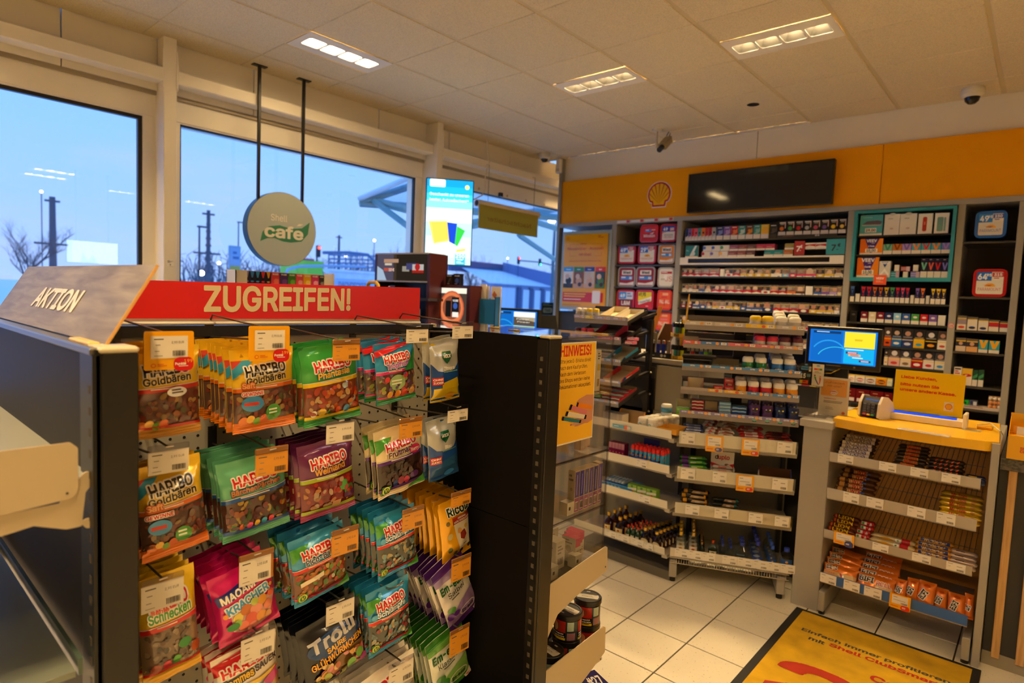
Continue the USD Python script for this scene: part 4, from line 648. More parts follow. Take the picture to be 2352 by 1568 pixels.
WL = haribo('8a2a6a', RED, WHT, 'Weinland', 'e0a030', '5a1a4a', 'a8b82a', '7a1c20', 'a02a5a', [('R', 0, .09, 1, .14, 'a0b428'), ('E', .84, .3, .1, '3a8a3a'), ('E', .74, .38, .09, '4a9a3a'), ('E', .78, .22, .05, '5a2a5a'), ('E', .86, .2, .05, '6a3068'), ('E', .92, .24, .05, '5a2a5a'), ('R', .5, .12, .66, .2, 'e0a878')], winc=['a01c1c', 'c0301c', '8a1418', 'd8904a', 'b84a3a', 'd8b890'])
FM = haribo('ecd9ae', RED, WHT, 'Fruitmania', '4a1c5a', 'ecd9ae', '5a2a80', '32201c', 'e6d0a0', [('R', 0, .1, 1, .15, '5a2a80'), ('P', ((.6, .02), (1, .2), (1, .02)), '4aa03a'), ('E', .78, .62, .13, 'd82a6a', .6), ('T', 'Berry', .78, .59, .05, WHT), ('E', .3, .2, .06, '2a3a7a'), ('E', .42, .21, .07, '8a1c3a'), ('E', .54, .2, .06, 'c83a5a'), ('E', .72, .24, .1, '5a2a70', .6)] + vegan, corner=('4aa03a', '4aa03a'), winc=['3a1c18', '4a2420', '2a1614', '5a3028'])
SN = haribo('f0c818', RED, WHT, 'Schnecken', '3a9a2a', WHT, 'd82a20', '8a7058', 'e8b018', [('T', 'Bunte', .32, .68, .04, 'd8501c'), ('E', .18, .17, .09, 'a84a24'), ('E', .36, .18, .08, 'd83a4a'), ('E', .54, .19, .08, '5aa83a'), ('E', .7, .32, .12, '2f8a34', .8), ('E', .9, .24, .1, 'b8502a')], winc=['b8a080', '6a5a4a', 'c8b090', '4a4a3a', '8a5a3a'], subn=.09)
MA = ([('P', ((.06, .60), (.70, .72), (.66, .86), (.02, .74)), '1c2a80'), ('P', ((.2, .44), (.98, .5), (.8, .16), (.5, .06), (.2, .2)), 'd8a8a0'), ('T', 'MAOAM', .38, .66, .10, WHT, {'st': .56, 'r': 9}), ('T', 'KRACHER', .52, .50, .11, '3a9ad8', {'st': .72, 'o': 'e8f0f4', 'r': 11})] + [('E', u, v, r, c) for u, v, r, c in ((.3, .37, .08, 'e0c85a'), (.44, .43, .09, 'c8702a'), (.6, .38, .1, 'e8907a'), (.72, .47, .08, 'e8a030'), (.5, .28, .1, 'e0604a'), (.36, .23, .08, 'e87a60'), (.66, .25, .09, 'e89a3a'), (.8, .36, .08, 'd8785a'), (.28, .3, .06, '9ac05a'), (.5, .16, .09, 'e88a78'), (.78, .22, .06, 'e0a060'), (.88, .5, .06, 'e86a5a'), (.58, .5, .06, 'b8c85a'))] + [('E', .2, .28, .1, '2f8a3a', .6), ('E', .12, .46, .04, 'e8902a'), ('E', .9, .62, .03, 'e8c030')], None)
PB = haribo('3a9ed0', RED, WHT, 'Pico-Balla', '1c2458', 'e0ecf4', 'd82a20', '7a4a24', '3a9ed0', vegan + [('R', .2, .08, 1, .11, 'd82a20'), ('P', ((.7, .02), (1, .2), (1, .02)), '4aa03a'), ('P', ((.08, .30), (.5, .36), (.5, .42), (.08, .36)), 'e8d8b8')], corner=('4aa03a', '4aa03a'), winc=['e8a030', 'd8482a', '6aa03a', 'e8c85a', 'c83a2a', 'e0d8b8', '4a8a3a', 'd87a1c'])
SF = haribo('2f98cc', RED, WHT, 'Schlümpfe', 'e8f0f4', '2a6a9a', 'd82a20', '4a4c44', '3a9ed0', vegan + [('R', .2, .1, 1, .13, 'd82a20'), ('P', ((.7, .02), (1, .2), (1, .02)), '4aa03a'), ('E', .3, .9, .05, '58b0dc'), ('E', .8, .92, .05, '58b0dc'), ('E', .1, .62, .06, '58b0dc')], corner=('4aa03a', '4aa03a'), winc=['8ab8c0', 'd8c890', '7aa0a8', 'b83a3a', 'c8d0c0', '6a9098', 'd8b070'])
WICK = lambda n, bot, sw: ([('P', ((0, .62), (.2, .50), (.5, .46), (.8, .50), (1, .62), (1, .0), (0, 0)), '1a4a98'), ('R', 0, 0, 1, .22, bot), ('P', ((.3, .30), (.9, .36), (1, .2), (.3, .2)), bot), ('P', ((.36, .80), (.64, .80), (.66, .70), (.5, .60), (.34, .70)), '0f5a34'), ('T', 'WICK', .5, .70, .05, WHT, {'st': .26}), ('T', n, .58, .50, .055, WHT, {'f': .5}), ('L', .36, .45, .9, .48, 1, '6a9a8a'), ('R', .02, .28, .34, .40, 'c81c2a'), ('T', 'OHNE', .18, .35, .03, WHT, {'st': .28}), ('T', 'ZUCKER', .18, .30, .03, WHT, {'st': .28}), ('E', .62, .08, .17, sw, .45)], None)
RI = ([('E', .2, .65, .06, '6a5a20'), ('E', .24, .42, .09, 'e8d890'), ('E', .2, .2, .07, '4a5a20'), ('E', .4, .1, .07, '5a6a28'), ('E', .62, .1, .06, '3a4a1c'), ('E', .9, .12, .06, '3a4a1c'), ('P', ((.36, .62), (.98, .66), (.9, .16), (.52, .14)), 'ece0c8'), ('R', .34, .60, 1, .71, 'b0281c'), ('T', 'ORIGINAL', .67, .665, .03, WHT, {'st': .3}), ('T', 'KRÄUTERZUCKER', .67, .615, .03, WHT, {'st': .58}), ('T', 'Ricola', .62, .76, .12, '12351c', {'st': .8, 'o': WHT, 'ow': .1}), ('P', ((.58, .42), (.72, .46), (.78, .36), (.7, .28), (.58, .32)), '8a2418'), ('E', .56, .46, .07, 'd8a050'), ('E', .78, .5, .06, 'd8b050'), ('L', .64, .2, .84, .22, 1, '5a4a3a')], None)
EM = lambda n, c1, c2, c3: ([('R', 0, .88, 1, 1, c1), ('R', 0, .78, 1, .88, c3), ('P', ((0, .0), (1, .0), (1, .42), (.5, .34), (0, .2)), c2), ('R', 0, 0, 1, .1, c1), ('T', 'Em-eukal', .5, .62, .12, '1c6a34', {'st': .86}), ('T', n, .5, .50, .08, '2a3a34', {'b': False, 'f': .7}), ('L', .3, .44, .72, .47, 1, '4a5a54'), ('E', .90, .52, .08, 'd8d8c8'), ('E', .2, .32, .12, '5a9a4a', .7), ('E', .12, .24, .1, c1), ('E', .3, .24, .1, c1, .6), ('E', .66, .18, .28, WHT, .42), ('E', .66, .18, .25, c2, .38), ('T', 'Em-eukal', .66, .15, .06, '1c2a24', {'st': .4}), ('P', ((.8, .06), (1, .14), (1, .02), (.84, .0)), 'e8e0d8'), ('R', .86, .03, .98, .05, 'c83030')], None)
TR = ([('E', .5, .62, .44, '14407a', .42), ('P', ((.12, .12), (.9, .10), (.98, .40), (.7, .42), (.1, .22)), '7a5a30'), ('T', 'Trolli', .48, .62, .19, 'c8c8d0', {'st': .76, 'r': 8}), ('T', 'SAURE', .5, .52, .07, 'f0b818', {'f': .4, 'r': 8}), ('T', 'GLÜHWÜRMCHEN', .52, .40, .09, 'f0a818', {'st': .86, 'r': 8}), ('G', .12, .10, .92, .38, ['d8a04a', 'c85a6a', 'e0c080', 'b86a4a', '9aa84a', 'd88a8a'], 40, .05), ('E', .82, .28, .07, '5aa03a'), ('E', .66, .2, .08, '6aa83a'), ('E', .88, .16, .07, 'b83a9a')], None)
PO = ([('P', ((0, .72), (0, .9), (.6, .98), (.9, 1), (.5, .88)), 'c82028'), ('E', .2, .35, .08, 'd83a7a'), ('E', .1, .55, .07, 'd83a7a'), ('T', 'HARIBO', .5, .70, .13, RED, {'st': .8, 'o': WHT, 'r': 5}), ('T', 'Pommes', .34, .52, .12, 'e8b818', {'st': .46, 'o': '1a1410', 'r': 7}), ('T', 'SAUER', .78, .60, .1, '2a1c40', {'st': .38, 'r': 7}), ('P', ((0, .40), (1, .5), (1, .44), (0, .34)), 'e8c020'), ('R', 0, 0, 1, .34, 'b88a5a'), ('P', ((.7, .36), (.98, .5), (.94, .4), (1, .36), (.8, .2)), 'c83a8a')], None)
WB = ([('T', 'HARIBO', .48, .68, .14, RED, {'st': .84, 'o': 'f8f4ee', 'r': 5}), ('R', 0, 0, 1, .5, 'c8a880'), ('E', .85, .8, .1, 'e8c8a0')], None)
BAGS = [  # photo corners of the front bag (tl, tr, br, bl), base, back, art, depth, bags behind, spacing, label colour, what it is, material
 ([(288, 800), (455, 790), (462, 985), (296, 1015)], 'f2c424', 'c89a1a', GB, .034, 2, .02, 'gold', 'gummy bear', 'half hidden by the near black upright, top row'),
 ([(530, 800), (668, 800), (682, 972), (530, 998)], 'f2c424', 'c89a1a', GS, .03, 8, .022, 'gold', 'juice gummy bear', 'with the blue corner flash, top row'),
 ([(682, 795), (820, 785), (826, 965), (700, 972)], '3aa044', '2a7a34', PH, .034, 3, .024, 'green', 'gummy', 'on the top row'),
 ([(855, 788), (950, 785), (953, 915), (866, 930)], '2a90c8', 'b82a30', TF, .028, 2, .04, 'blue and red', 'tropical gummy', 'on the top row'),
 ([(985, 778), (1052, 776), (1054, 914), (988, 924)], 'b8b8b4', 'd8b820', WICK('Zitrone', 'd8b818', 'e8a820'), .022, 1, .03, 'silver, blue and yellow', 'cough drop', 'at the end of the top row'),
 ([(305, 1065), (452, 1052), (486, 1245), (320, 1290)], 'f2c424', 'c89a1a', GS, .034, 2, .02, 'gold', 'juice gummy bear', 'in the second row beside the near upright'),
 ([(497, 1058), (650, 1040), (668, 1205), (508, 1240)], '66b48a', '4a9a78', BP, .032, 5, .024, 'mint green', 'gummy bear', 'in the second row'),
 ([(680, 1015), (808, 1008), (815, 1162), (690, 1196)], '6a2458', '4a1a40', WL, .034, 4, .022, 'wine red', 'grape gummy', 'in the second row'),
 ([(858, 985), (962, 972), (976, 1112), (866, 1142)], 'ecd9ae', 'c8b888', FM, .028, 2, .022, 'cream', 'berry gummy', 'in the second row'),
 ([(978, 965), (1047, 955), (1053, 1085), (985, 1104)], 'b8b8b4', '2a5a98', WICK('Blau', '2a5a8a', '3a8ad8'), .022, 1, .022, 'silver and blue', 'cough drop', 'at the end of the second row'),
 ([(310, 1325), (440, 1305), (466, 1530), (325, 1570)], 'f0c818', 'c8a018', SN, .034, 4, .022, 'yellow', 'liquorice wheel', 'lowest beside the near upright'),
 ([(470, 1318), (620, 1285), (643, 1420), (505, 1487)], 'd81a72', 'b8145e', MA, .034, 5, .024, 'hot pink', 'chewing sweet', 'in the third row'),
 ([(655, 1235), (790, 1205), (797, 1343), (680, 1388)], '3a9ed0', '2a7ab0', PB, .03, 4, .022, 'light blue', 'striped candy', 'in the third row'),
 ([(858, 1178), (950, 1163), (958, 1300), (868, 1325)], '2f98cc', '2a7ab0', SF, .028, 4, .026, 'blue', 'pastel gummy', 'in the upper of two alike stacks'),
 ([(1003, 1150), (1072, 1140), (1080, 1268), (1018, 1285)], 'f0b010', 'c8900e', RI, .024, 6, .026, 'yellow', 'herb sweet', 'at the end of the third row'),
 ([(685, 1412), (818, 1405), (845, 1530), (700, 1575)], '10121c', '08090e', TR, .036, 5, .02, 'black', 'sour worm', 'in the bottom row'),
 ([(838, 1360), (938, 1322), (943, 1462), (848, 1505)], '2f98cc', '2a7ab0', SF, .028, 4, .024, 'blue', 'pastel gummy', 'in the lower of two alike stacks'),
 ([(985, 1308), (1060, 1280), (1100, 1397), (1032, 1442)], 'e6e0e0', '6a3a9a', EM('Salbei', '5a2a90', 'a888cc', 'a08ac0'), .014, 8, .022, 'white and purple', 'sage drop', 'at the end of the fourth row'),
 ([(975, 1465), (1058, 1437), (1080, 1560), (1000, 1595)], 'e6eadc', '3a8a2a', EM('Klassisch', '3a8a2a', '8ac060', '6aaa4a'), .014, 8, .022, 'white and green', 'herb drop', 'at the end of the bottom row'),
 ([(482, 1492), (632, 1470), (640, 1600), (500, 1640)], 'e8dccb', 'c82028', PO, .032, 3, .022, 'white and red', 'sour fries gummy', 'cut off at the bottom of the picture'),
 ([(812, 1540), (945, 1520), (955, 1650), (825, 1680)], 'ece6dc', 'd8d0c4', WB, .03, 6, .022, 'white', 'gummy', 'cut off lowest of all')]
XF = -1.235
Q = lambda k: {1: ', top row', 5: ', second row', 13: ', upper stack', 16: ', lower stack'}.get(k, '')
FR = []
for k, (q, base, back, (it, win), d, n, sp, col, kind, where) in enumerate(BAGS):
    P = [at(*p, 'x', XF) for p in q]; U = ((P[1] - P[0]) + (P[2] - P[3])) / 2; Wv = ((P[0] - P[3]) + (P[1] - P[2])) / 2; w, h = np.linalg.norm(U), np.linalg.norm(Wv)
    W2 = unit(Wv); U2 = unit(U - W2 * (U @ W2)); M = frame(sum(P) / 4, U2, W2); FR.append((M, w, h, P))
    src = make_bag('sweets_bag', f'front {col} {kind} bag {where}', w, h, d, base, back, it, M, 11 + k, items2=win)
    r2 = random.Random(40 + k)
    for j in range(1, n + 1):
        Mj = M.copy(); Mj[:3, 3] += V3(-sp * j, r2.uniform(-.006, .004), r2.uniform(-.003, .004) + .0015 * j)
        a = r2.uniform(-.05, .05); c_, s_ = math.cos(a), math.sin(a); Rz = np.eye(4); Rz[:2, :2] = [[c_, -s_], [s_, c_]]; Mj = Mj @ Rz
        copy(src, f'{col} {kind} bag, {ORD[j]} behind the front one{Q(k)}', M=Mj, group=f'{col} {kind} bags{Q(k)}')
# ---- hooks and price cards
def card_art(bg, promo=False):
    return [('R', 0, 0, 1, 1, bg), ('L', .08, .78, .5, .88, 1, '6a625a'), ('T', '2,95 EUR', .72, .66, .10, '5a524a', {'f': .34, 'b': False}), ('L', .12, .55, .26, .62, 1, '8a8278'), ('L', .1, .28, .24, .34, 1, '8a8278'), ('L', .08, .08, .42, .13, 1, '8a8278'), ('K', .58, .1, .92, .34, '3a342e')]
ORG, WHC = 'e0982e', 'e6dccb'
TAGS = [('p', 328, 760, 443, 848, 0), ('p', 570, 748, 663, 827, 1), ('o', 763, 778, 825, 828, 2), ('w', 932, 745, 982, 787, 3), ('w', 1038, 738, 1085, 777, 4), ('w', 338, 1018, 432, 1085, 5), ('o', 585, 1025, 660, 1088, 6), ('w', 748, 960, 812, 1015, 7), ('o', 916, 957, 968, 1005, 8), ('w', 1027, 930, 1073, 967, 9), ('w', 322, 1320, 420, 1395, 10), ('b', 548, 1265, 627, 1335, 11), ('o', 760, 1210, 822, 1270, 12), ('o', 923, 1163, 972, 1213, 13), ('o', 1035, 1125, 1080, 1160, 14), ('w', 748, 1370, 812, 1425, 15), ('o', 1036, 1275, 1080, 1328, 17), ('o', 1032, 1438, 1076, 1497, 18), ('w', 552, 1443, 628, 1510, 19), ('w', 892, 1512, 948, 1568, 20)]
XT = XF + .03
for kind, xa, ya, xb, yb, k in TAGS:
    pa, pb = at(xa, ya, 'x', XT), at(xb, ya, 'x', XT); zt = (pa[2] + pb[2]) / 2; yc = (pa[1] + pb[1]) / 2; w = pb[1] - pa[1]; h = zt - at((xa + xb) / 2, yb, 'x', XT)[2]
    q, base, back, art_, d, n, sp, col, bk, where = BAGS[k]
    yb_ = FR[k][3]; yh = yc
    t = thing('display_hook', f'wire display hook carrying the {col} {bk} bags{Q(k)}', 'hook', (XT, yh, zt)); L_ = XT - XP; hz = -.012
    yr = .0 if yc - .02 < 1.0 else 0
    part(t, 'lower_wire', B().tube([(-L_ + .002, -.012, hz - .03), (-L_ + .03, -.012, hz - .028), (-.05, -.004, hz - .02), (-.012, -.002, hz - .016), (-.004, -.002, hz - .008)], .0024, '6a645c', 7), METAL)
    part(t, 'upper_wire', B().tube([(-L_ + .002, -.012, hz + .004), (-L_ + .02, -.012, hz + .022), (-.06, -.002, hz + .010), (0, 0, hz + .006)], .0022, '6a645c', 7), METAL)
    part(t, 'hook_plate', B().box(-L_, -L_ + .003, -.022, -.002, hz - .04, hz + .012, '5a544c'), METAL)
    lab = {'p': 'orange promotion frame with white card', 'o': 'orange price card', 'w': 'white price card', 'b': 'white price card on a brown holder'}[kind]
    tt = thing('price_tag', f'{lab} before the {col} {bk} bags{Q(k)}', 'price tag', (XT + .002, yc, zt - h / 2), group=None)
    if kind == 'p':
        part(tt, 'promo_frame', B().prism(rrect(-w / 2, -h / 2, w / 2, h / 2, .004), (.003, 0, 0), Y_, Z_, .003, 'f0a808'), GL)
        b = B(); b.plate([('E', .18, .12, .05, 'd8501c', .9), ('E', .18, .12, .035, 'f0a808', .9), ('L', .26, .08, .46, .16, 2, 'd8601c'), ('R', .58, .03, .99, .24, 'd01a1c', .12), ('T', '199', .88, .17, .085, 'f4c838', {'f': .2, 'b': False}), ('T', 'Punkte', .72, .115, .06, 'f4ece0', {'f': .26}), ('L', .68, .06, .9, .09, 1, 'f4ece0')], (.0032, -w / 2, -h / 2), Y_, Z_, w, h); part(tt, 'promo_print', b, GL)
        b = B(); b.plate(card_art(WHC), (.0036, -w * .37, -h * .2), Y_, Z_, w * .74, h * .58); part(tt, 'price_card', b, GL)
    else:
        hc = h * .72
        part(tt, 'holder', B().box(-.001, .004, -w / 2 - .001, w / 2 + .001, h / 2 - .013, h / 2, '8a5c30' if kind in 'ob' else 'a09a94', r=.002), GL if kind in 'ob' else PLAST)
        part(tt, 'clip_pin', B().tube([(.005, -w * .1, h / 2 - .005), (.005, w * .1, h / 2 - .004)], .0016, 'd8cfc0'), METAL)
        if kind == 'b': part(tt, 'backing_card', B().box(0, .001, -w / 2, w / 2, -h / 2, h / 2 - .012, 'b06a1c'), CARD)
        b = B().box(.0011, .0018, -w / 2, w / 2 - (.006 if kind == 'b' else 0), -h / 2, h / 2 - .012, ORG if kind == 'o' else WHC); b.plate(card_art(ORG if kind == 'o' else WHC), (.0020, -w / 2 + .001, -h / 2 + .001), Y_, Z_, w - .002 - (.006 if kind == 'b' else 0), h - .014); part(tt, 'price_card', b, GL)
# bare hook tip over the lower blue stack
t = thing('display_hook', 'bare wire hook ending in a bent tip over the lower blue stack', 'hook', tuple(at(905, 1360, 'x', XT)))
part(t, 'wire', B().tube([(XP - XT, -.012, -.01), (-.1, -.006, 0), (-.02, 0, .002), (0, .004, .012), (.004, .016, .018), (.002, .028, .02)], .0024, '8a8278', 7), METAL)

# ---- acrylic vape case
c = thing('acrylic_display_case', 'clear acrylic display case behind the black gondola end panel', 'display case', (0, 0, 0))
for n_, bx in (('side_wall', (-1.054, -1.049, 1.352, 1.700, .66, 1.404)), ('front_door', (-1.97, -1.056, 1.702, 1.707, 1.03, 1.404)), ('front_door', (-1.97, -1.056, 1.705, 1.710, .66, 1.028)), ('top_sheet', (-2.0, -1.045, 1.283, 1.705, 1.4065, 1.4115)), ('shelf', (-1.97, -1.056, 1.35, 1.70, 1.026, 1.032)), ('shelf', (-1.97, -1.056, 1.35, 1.70, .842, .847)), ('shelf', (-1.97, -1.056, 1.35, 1.70, 1.215, 1.22)), ('floor_sheet', (-1.97, -1.05, 1.35, 1.70, .656, .661)), ('divider', (-1.30, -1.297, 1.352, 1.70, .66, 1.40)), ('divider', (-1.62, -1.617, 1.352, 1.70, .66, 1.40))):
    part(c, n_, B().box(*bx, 'fff'), ACRYL)
b = B()
for x0, x1, y0, y1, z0, z1 in ((-1.0545, -1.0485, 1.697, 1.7005, .66, 1.404), (-1.0545, -1.0485, 1.35, 1.70, 1.402, 1.405), (-1.0545, -1.048, 1.35, 1.70, 1.026, 1.0325), (-1.0545, -1.0485, 1.35, 1.70, .842, .847)): b.box(x0, x1, y0, y1, z0, z1, 'd8d4d0')
part(c, 'polished_edges', b, PLAST)
for px, py in ((1138, 752), (1182, 758), (1385, 768), (992, 745)):
    p = at(px, py, 'z', 1.414); part(c, 'latch', B().tube([p - X_ * .022 - Y_ * .004, p - Y_ * .001], .0022, 'c8b070', 6).tube([p - X_ * .002, p + X_ * .02], .0042, 'd8c488', 8), METAL)
sh = thing('notice_sheet', 'laminated orange notice sheet taped to the acrylic case side', 'notice', M=frame((-1.0465, 1.4865, 1.2395), unit(V3(0, 1, .006)), Z_)); w, h = .213, .304
part(sh, 'sheet', B().box(0, .0006, -w / 2, w / 2, -h / 2, h / 2, 'eee4d0'), GL)
b = B(); skin = 'c98d72'
b.plate([('R', .022, .015, .978, .985, 'f5bd30'), ('T', 'HINWEIS!', .13, .87, .095, 'd8422a', {'a': 'l', 'st': .74, 'n': True})] + [('T', s, .13, .80 - .062 * i, .036, '4a3c28', {'a': 'l', 'b': False, 'st': ww}) for i, (s, ww) in enumerate((('Bitte jede E-Shisha direkt', .74), ('nach dem Kauf prüfen.', .66), ('Nach dem Verlassen', .62), ('des Shops werden keine', .73), ('Reklamationen akzeptiert.', .76)))] +
    [('P', ((.98, .19), (.98, .45), (.80, .46), (.62, .43), (.55, .40), (.57, .385), (.70, .37), (.66, .33), (.60, .24), (.44, .23), (.42, .215), (.50, .20), (.70, .175), (.86, .165)), skin), ('P', ((.62, .225), (.40, .24), (.37, .225), (.45, .205)), 'c08468'), ('P', ((.64, .20), (.45, .195), (.42, .18), (.5, .172), (.66, .18)), 'd09a7c'), ('P', ((.72, .19), (.54, .175), (.52, .16), (.6, .155), (.78, .17)), 'c98d72'), ('E', .395, .228, .02, 'a86a5a', .8), ('E', .44, .184, .018, 'a86a5a', .8),
     ('P', ((.56, .345), (.94, .30), (.96, .335), (.60, .395)), 'e8861c'), ('P', ((.54, .35), (.58, .345), (.61, .392), (.57, .398)), '1c1814'), ('P', ((.40, .335), (.80, .255), (.83, .295), (.44, .385)), 'd0787e'), ('P', ((.37, .34), (.42, .332), (.46, .383), (.41, .39)), '1c1814'), ('P', ((.32, .28), (.76, .215), (.79, .255), (.36, .325)), 'e0d4bc'), ('P', ((.29, .285), (.34, .278), (.37, .322), (.32, .33)), '1c1814'), ('P', ((.75, .215), (.80, .21), (.82, .25), (.78, .256)), '1c1814'), ('P', ((.24, .245), (.64, .185), (.66, .215), (.26, .28)), '2f7a8a'), ('P', ((.21, .25), (.25, .243), (.27, .28), (.23, .285)), '1c1814'), ('P', ((.63, .185), (.67, .18), (.69, .21), (.65, .216)), '1c1814')],
    (.0008, -w / 2, -h / 2), Y_, Z_, w, h, de=.00008); part(sh, 'print', b, GL)
# packs in the case
def vbox(x, y, z, dx, dy, dz, base, items, label, grp, name='vape_carton', top=None):
    b = B().box(-dx, 0, 0, dy, 0, dz, base, cols={1: top} if top else None); b.plate(items, (0, 0, 0), Y_, Z_, dy, dz); b.plate([('L', .1, .7, .8, .9, 2, '8a7a68'), ('E', .5, .55, .2, 'a89878')], (-dx, 0, 0), X_, Z_, dx, dz)
    return solo(name, b, GL, label, 'vape carton', grp, loc=(x, y, z))
for i in range(6): vbox(-1.068, 1.545 + i * .0262, .849, .026, .0245, .134 + .003 * (i == 5), 'cbb792', [('R', .06, .36, .94, .97, ('4a44a0', '5448a8', '4a5a98', '6a5a9a', '42408a', '6a62b0')[i]), ('R', .06, .02, .94, .34, ('9a5a90', 'a86aa0', '98609a', 'a878a8', '8a5488', 'a070a0')[i]), ('R', .2, .06, .8, .26, 'e8d8c8'), ('K', .25, .08, .75, .24, '2a2420'), ('R', .3, .42, .45, .9, 'a8a0d8')], f'purple vape carton, {ORD[i]} from the gondola end in the acrylic case', 'purple vape cartons in the acrylic case')
for i in range(5): vbox(-1.31 - .002 * i, 1.36 + i * .03, .849, .03, .028, .15, '8a3a30', [('R', .05, .4, .95, .97, ('9a1c2a', 'b03a2a', 'a8482a', 'a81c34', 'c02a3a')[i]), ('R', .05, .36, .95, .39, 'e0c8b8'), ('R', .05, .03, .95, .34, ('a8443a', '8a4a30')[i % 2])], f'red vape carton, {ORD[i]} from the gondola end behind the purple ones', 'red vape cartons in the acrylic case')
for i in range(4): vbox(-1.10 - .07 * (i % 2), 1.395 + .055 * i, .664, .05, .048, .09 + .004 * (i % 2), 'd0c2a4', [('R', .1, .1, .9, .9, 'd8ccb0'), ('K', .2, .15, .8, .4, '8a7a68'), ('L', .15, .5, .85, .85, 3, '9a8a78')], f'beige vape carton, {ORD[i]} from the gondola end at the case bottom', 'beige vape cartons at the case bottom')
for i in range(3): vbox(-1.085 - .012 * i, 1.590 + .028 * i, .664, .055, .027, .083, 'cfc2a6', [('R', 0, .66, 1, 1, 'd83a5c'), ('L', .2, .2, .8, .5, 3, '8a7a68')], f'vape carton with a pink top, {ORD[i]} of three at the case bottom', 'pink topped vape cartons', top='d83a5c')
for i in range(3): vbox(-1.09 - .015 * (i % 2), 1.612 + .027 * i, 1.222, .03, .025, .135, 'd8ccae', [('R', .1, .1, .9, .55, 'd0c4a4'), ('K', .3, .12, .7, .3, '3a342c'), ('R', .2, .5, .8, .66, ('d8b82a', 'e0c038', 'c8a828')[i]), ('L', .15, .75, .85, .93, 3, '6a6050')], f'tall cream vape carton with yellow stamp, {ORD[i]} beside the notice sheet', 'tall cream vape cartons')
for i in range(3): vbox(-1.095 - .01 * i, 1.605 + .03 * i, 1.034, .025, .024, .12, 'c8a890', [('R', .1, .45, .9, .97, ('c8605a', 'd8706a', 'd05a50')[i]), ('R', .1, .05, .9, .4, 'd0b8a0')], f'coral vape carton, {ORD[i]} below the tall cream ones', 'coral vape cartons')
for i, (y, z) in enumerate(((1.507, .849), (1.44, .664), (1.565, .664))): solo('card_holder', B().box(-.03, 0, 0, .035, 0, .04, 'd8cdb0').box(-.012, .001, .008, .016, .016, .026, '5a4a38'), CARD, f'folded cream card pusher, {("beside the purple cartons", "among the beige cartons", "beside the pink topped cartons")[i]}', 'card holder', loc=(-1.066, y, z))
# tobacco tins on the lower shelf
def tin(label, loc, rz):
    t = thing('tobacco_tin', label, 'tobacco tin', loc, rz); R, Hh = .046, .082
    part(t, 'can', B().lathe([(R, 0), (R, .006), (R - .002, .008), (R - .002, Hh)], '1c1614', 28), GL)
    part(t, 'lid', B().lathe([(R - .001, Hh - .012), (R + .002, Hh - .010), (R + .002, Hh + .004), (R - .001, Hh + .007), (R - .006, Hh + .007), (R - .008, Hh + .0055), (0, Hh + .0055)], '15120f', 28), SAT)
    cyl = lambda u, v, e: np.c_[(R - .0018 + e) * np.cos(u / R), (R - .0018 + e) * np.sin(u / R), v]
    w = 2 * PI * R * .98; b = B()
    one = []
    for o in (0, .5): one += [('R', o + .0, .40, o + .34, 1, 'b8281c'), ('R', o + .0, 0, o + .34, .40, '15120f'), ('R', o + .34, 0, o + .5, 1, '2c3a3c'), ('R', o + .36, .5, o + .44, .98, 'a8bcb0'), ('R', o + .36, .02, o + .46, .4, '9a6a78'), ('E', o + .14, .66, .045, 'e0b080', 1.3), ('E', o + .2, .66, .045, 'd89a70', 1.3), ('E', o + .26, .7, .02, '8a3a20', 2), ('T', 'Rauchen verursacht', o + .01, .29, .075, 'f0e8dc', {'a': 'l', 'st': .31}), ('T', 'tödlichen Lungenkrebs', o + .01, .17, .075, 'f0e8dc', {'a': 'l', 'st': .32}), ('R', o + .0, .0, o + .34, .13, 'e8c81c'), ('L', o + .01, .04, o + .33, .10, 1, '3a3018')]
    b.art(one, w, Hh - .02, lambda u, v, e: cyl(u, v + .006, e), step=.008, e0=.0004, de=.00008); part(t, 'label', b, GL)
    b = B(); s = .04; seg = Point(0, 0).buffer(.038, quad_segs=6).intersection(sbox(-.05, -.017, .05, .012)); b.prism(seg, (0, 0, Hh + .0060), X_, Y_, .0003, 'd8d0c0')
    b.plate([('T', 'Rauchen ist', .5, .54, .11, '2a2420', {'st': .8, 'b': False}), ('T', 'tödlich.', .5, .36, .11, '2a2420', {'f': .7, 'b': False}), ('R', .42, .82, .58, .9, 'a8a098')], (-.038, -.036, Hh + .0062), X_, Y_, .076, .076); part(t, 'lid_sticker', b, CARD)
    return t
p0 = {}
for i, (px, py, stack, rz, lab) in enumerate((((1350), 1367, 1, 1.0, 'shisha tobacco tin on top of the rear stack'), (1305, 1398, 1, 3.6, 'shisha tobacco tin on top of the middle stack, warning upside down'), (1262, 1490, 0, .35, 'shisha tobacco tin standing nearest on the shelf, beside the upright'))):
    z = .334 + .088 * stack; p = at(px, py, 'z', z + .089)
    tin(lab, (p[0], p[1], z), rz - .5)
    if stack: tin(lab.replace('on top', 'at the bottom'), (p[0] - .001, p[1] + .001, .334), rz - .3)
for i, (x, y, lab) in enumerate(((-1.195, 1.56, 'shisha tobacco tin half hidden behind the upright'), (-1.14, 1.66, 'shisha tobacco tin mostly hidden behind the middle stack'))):
    tin(lab, (x, y, .334), .9 + i)
    if i == 0: tin(lab + ', stacked above another', (x, y, .422), 2.0)
b = B().box(-.11, 0, 0, .075, 0, .13, '2c2460', r=.001)
b.plate([('T', '#27', .5, .30, .42, 'ece4e0', {'st': .8}), ('L', .1, .1, .5, .18, 1, '8a80b8')], (-.004, .003, .1305), Y_, -X_, .068, .10)
solo('number_box', b, GL, 'purple carton printed with a large white number on the floor shelf', 'box', M=frame((-1.03, 1.67, .085), unit(V3(.35, .94, 0)), Z_))
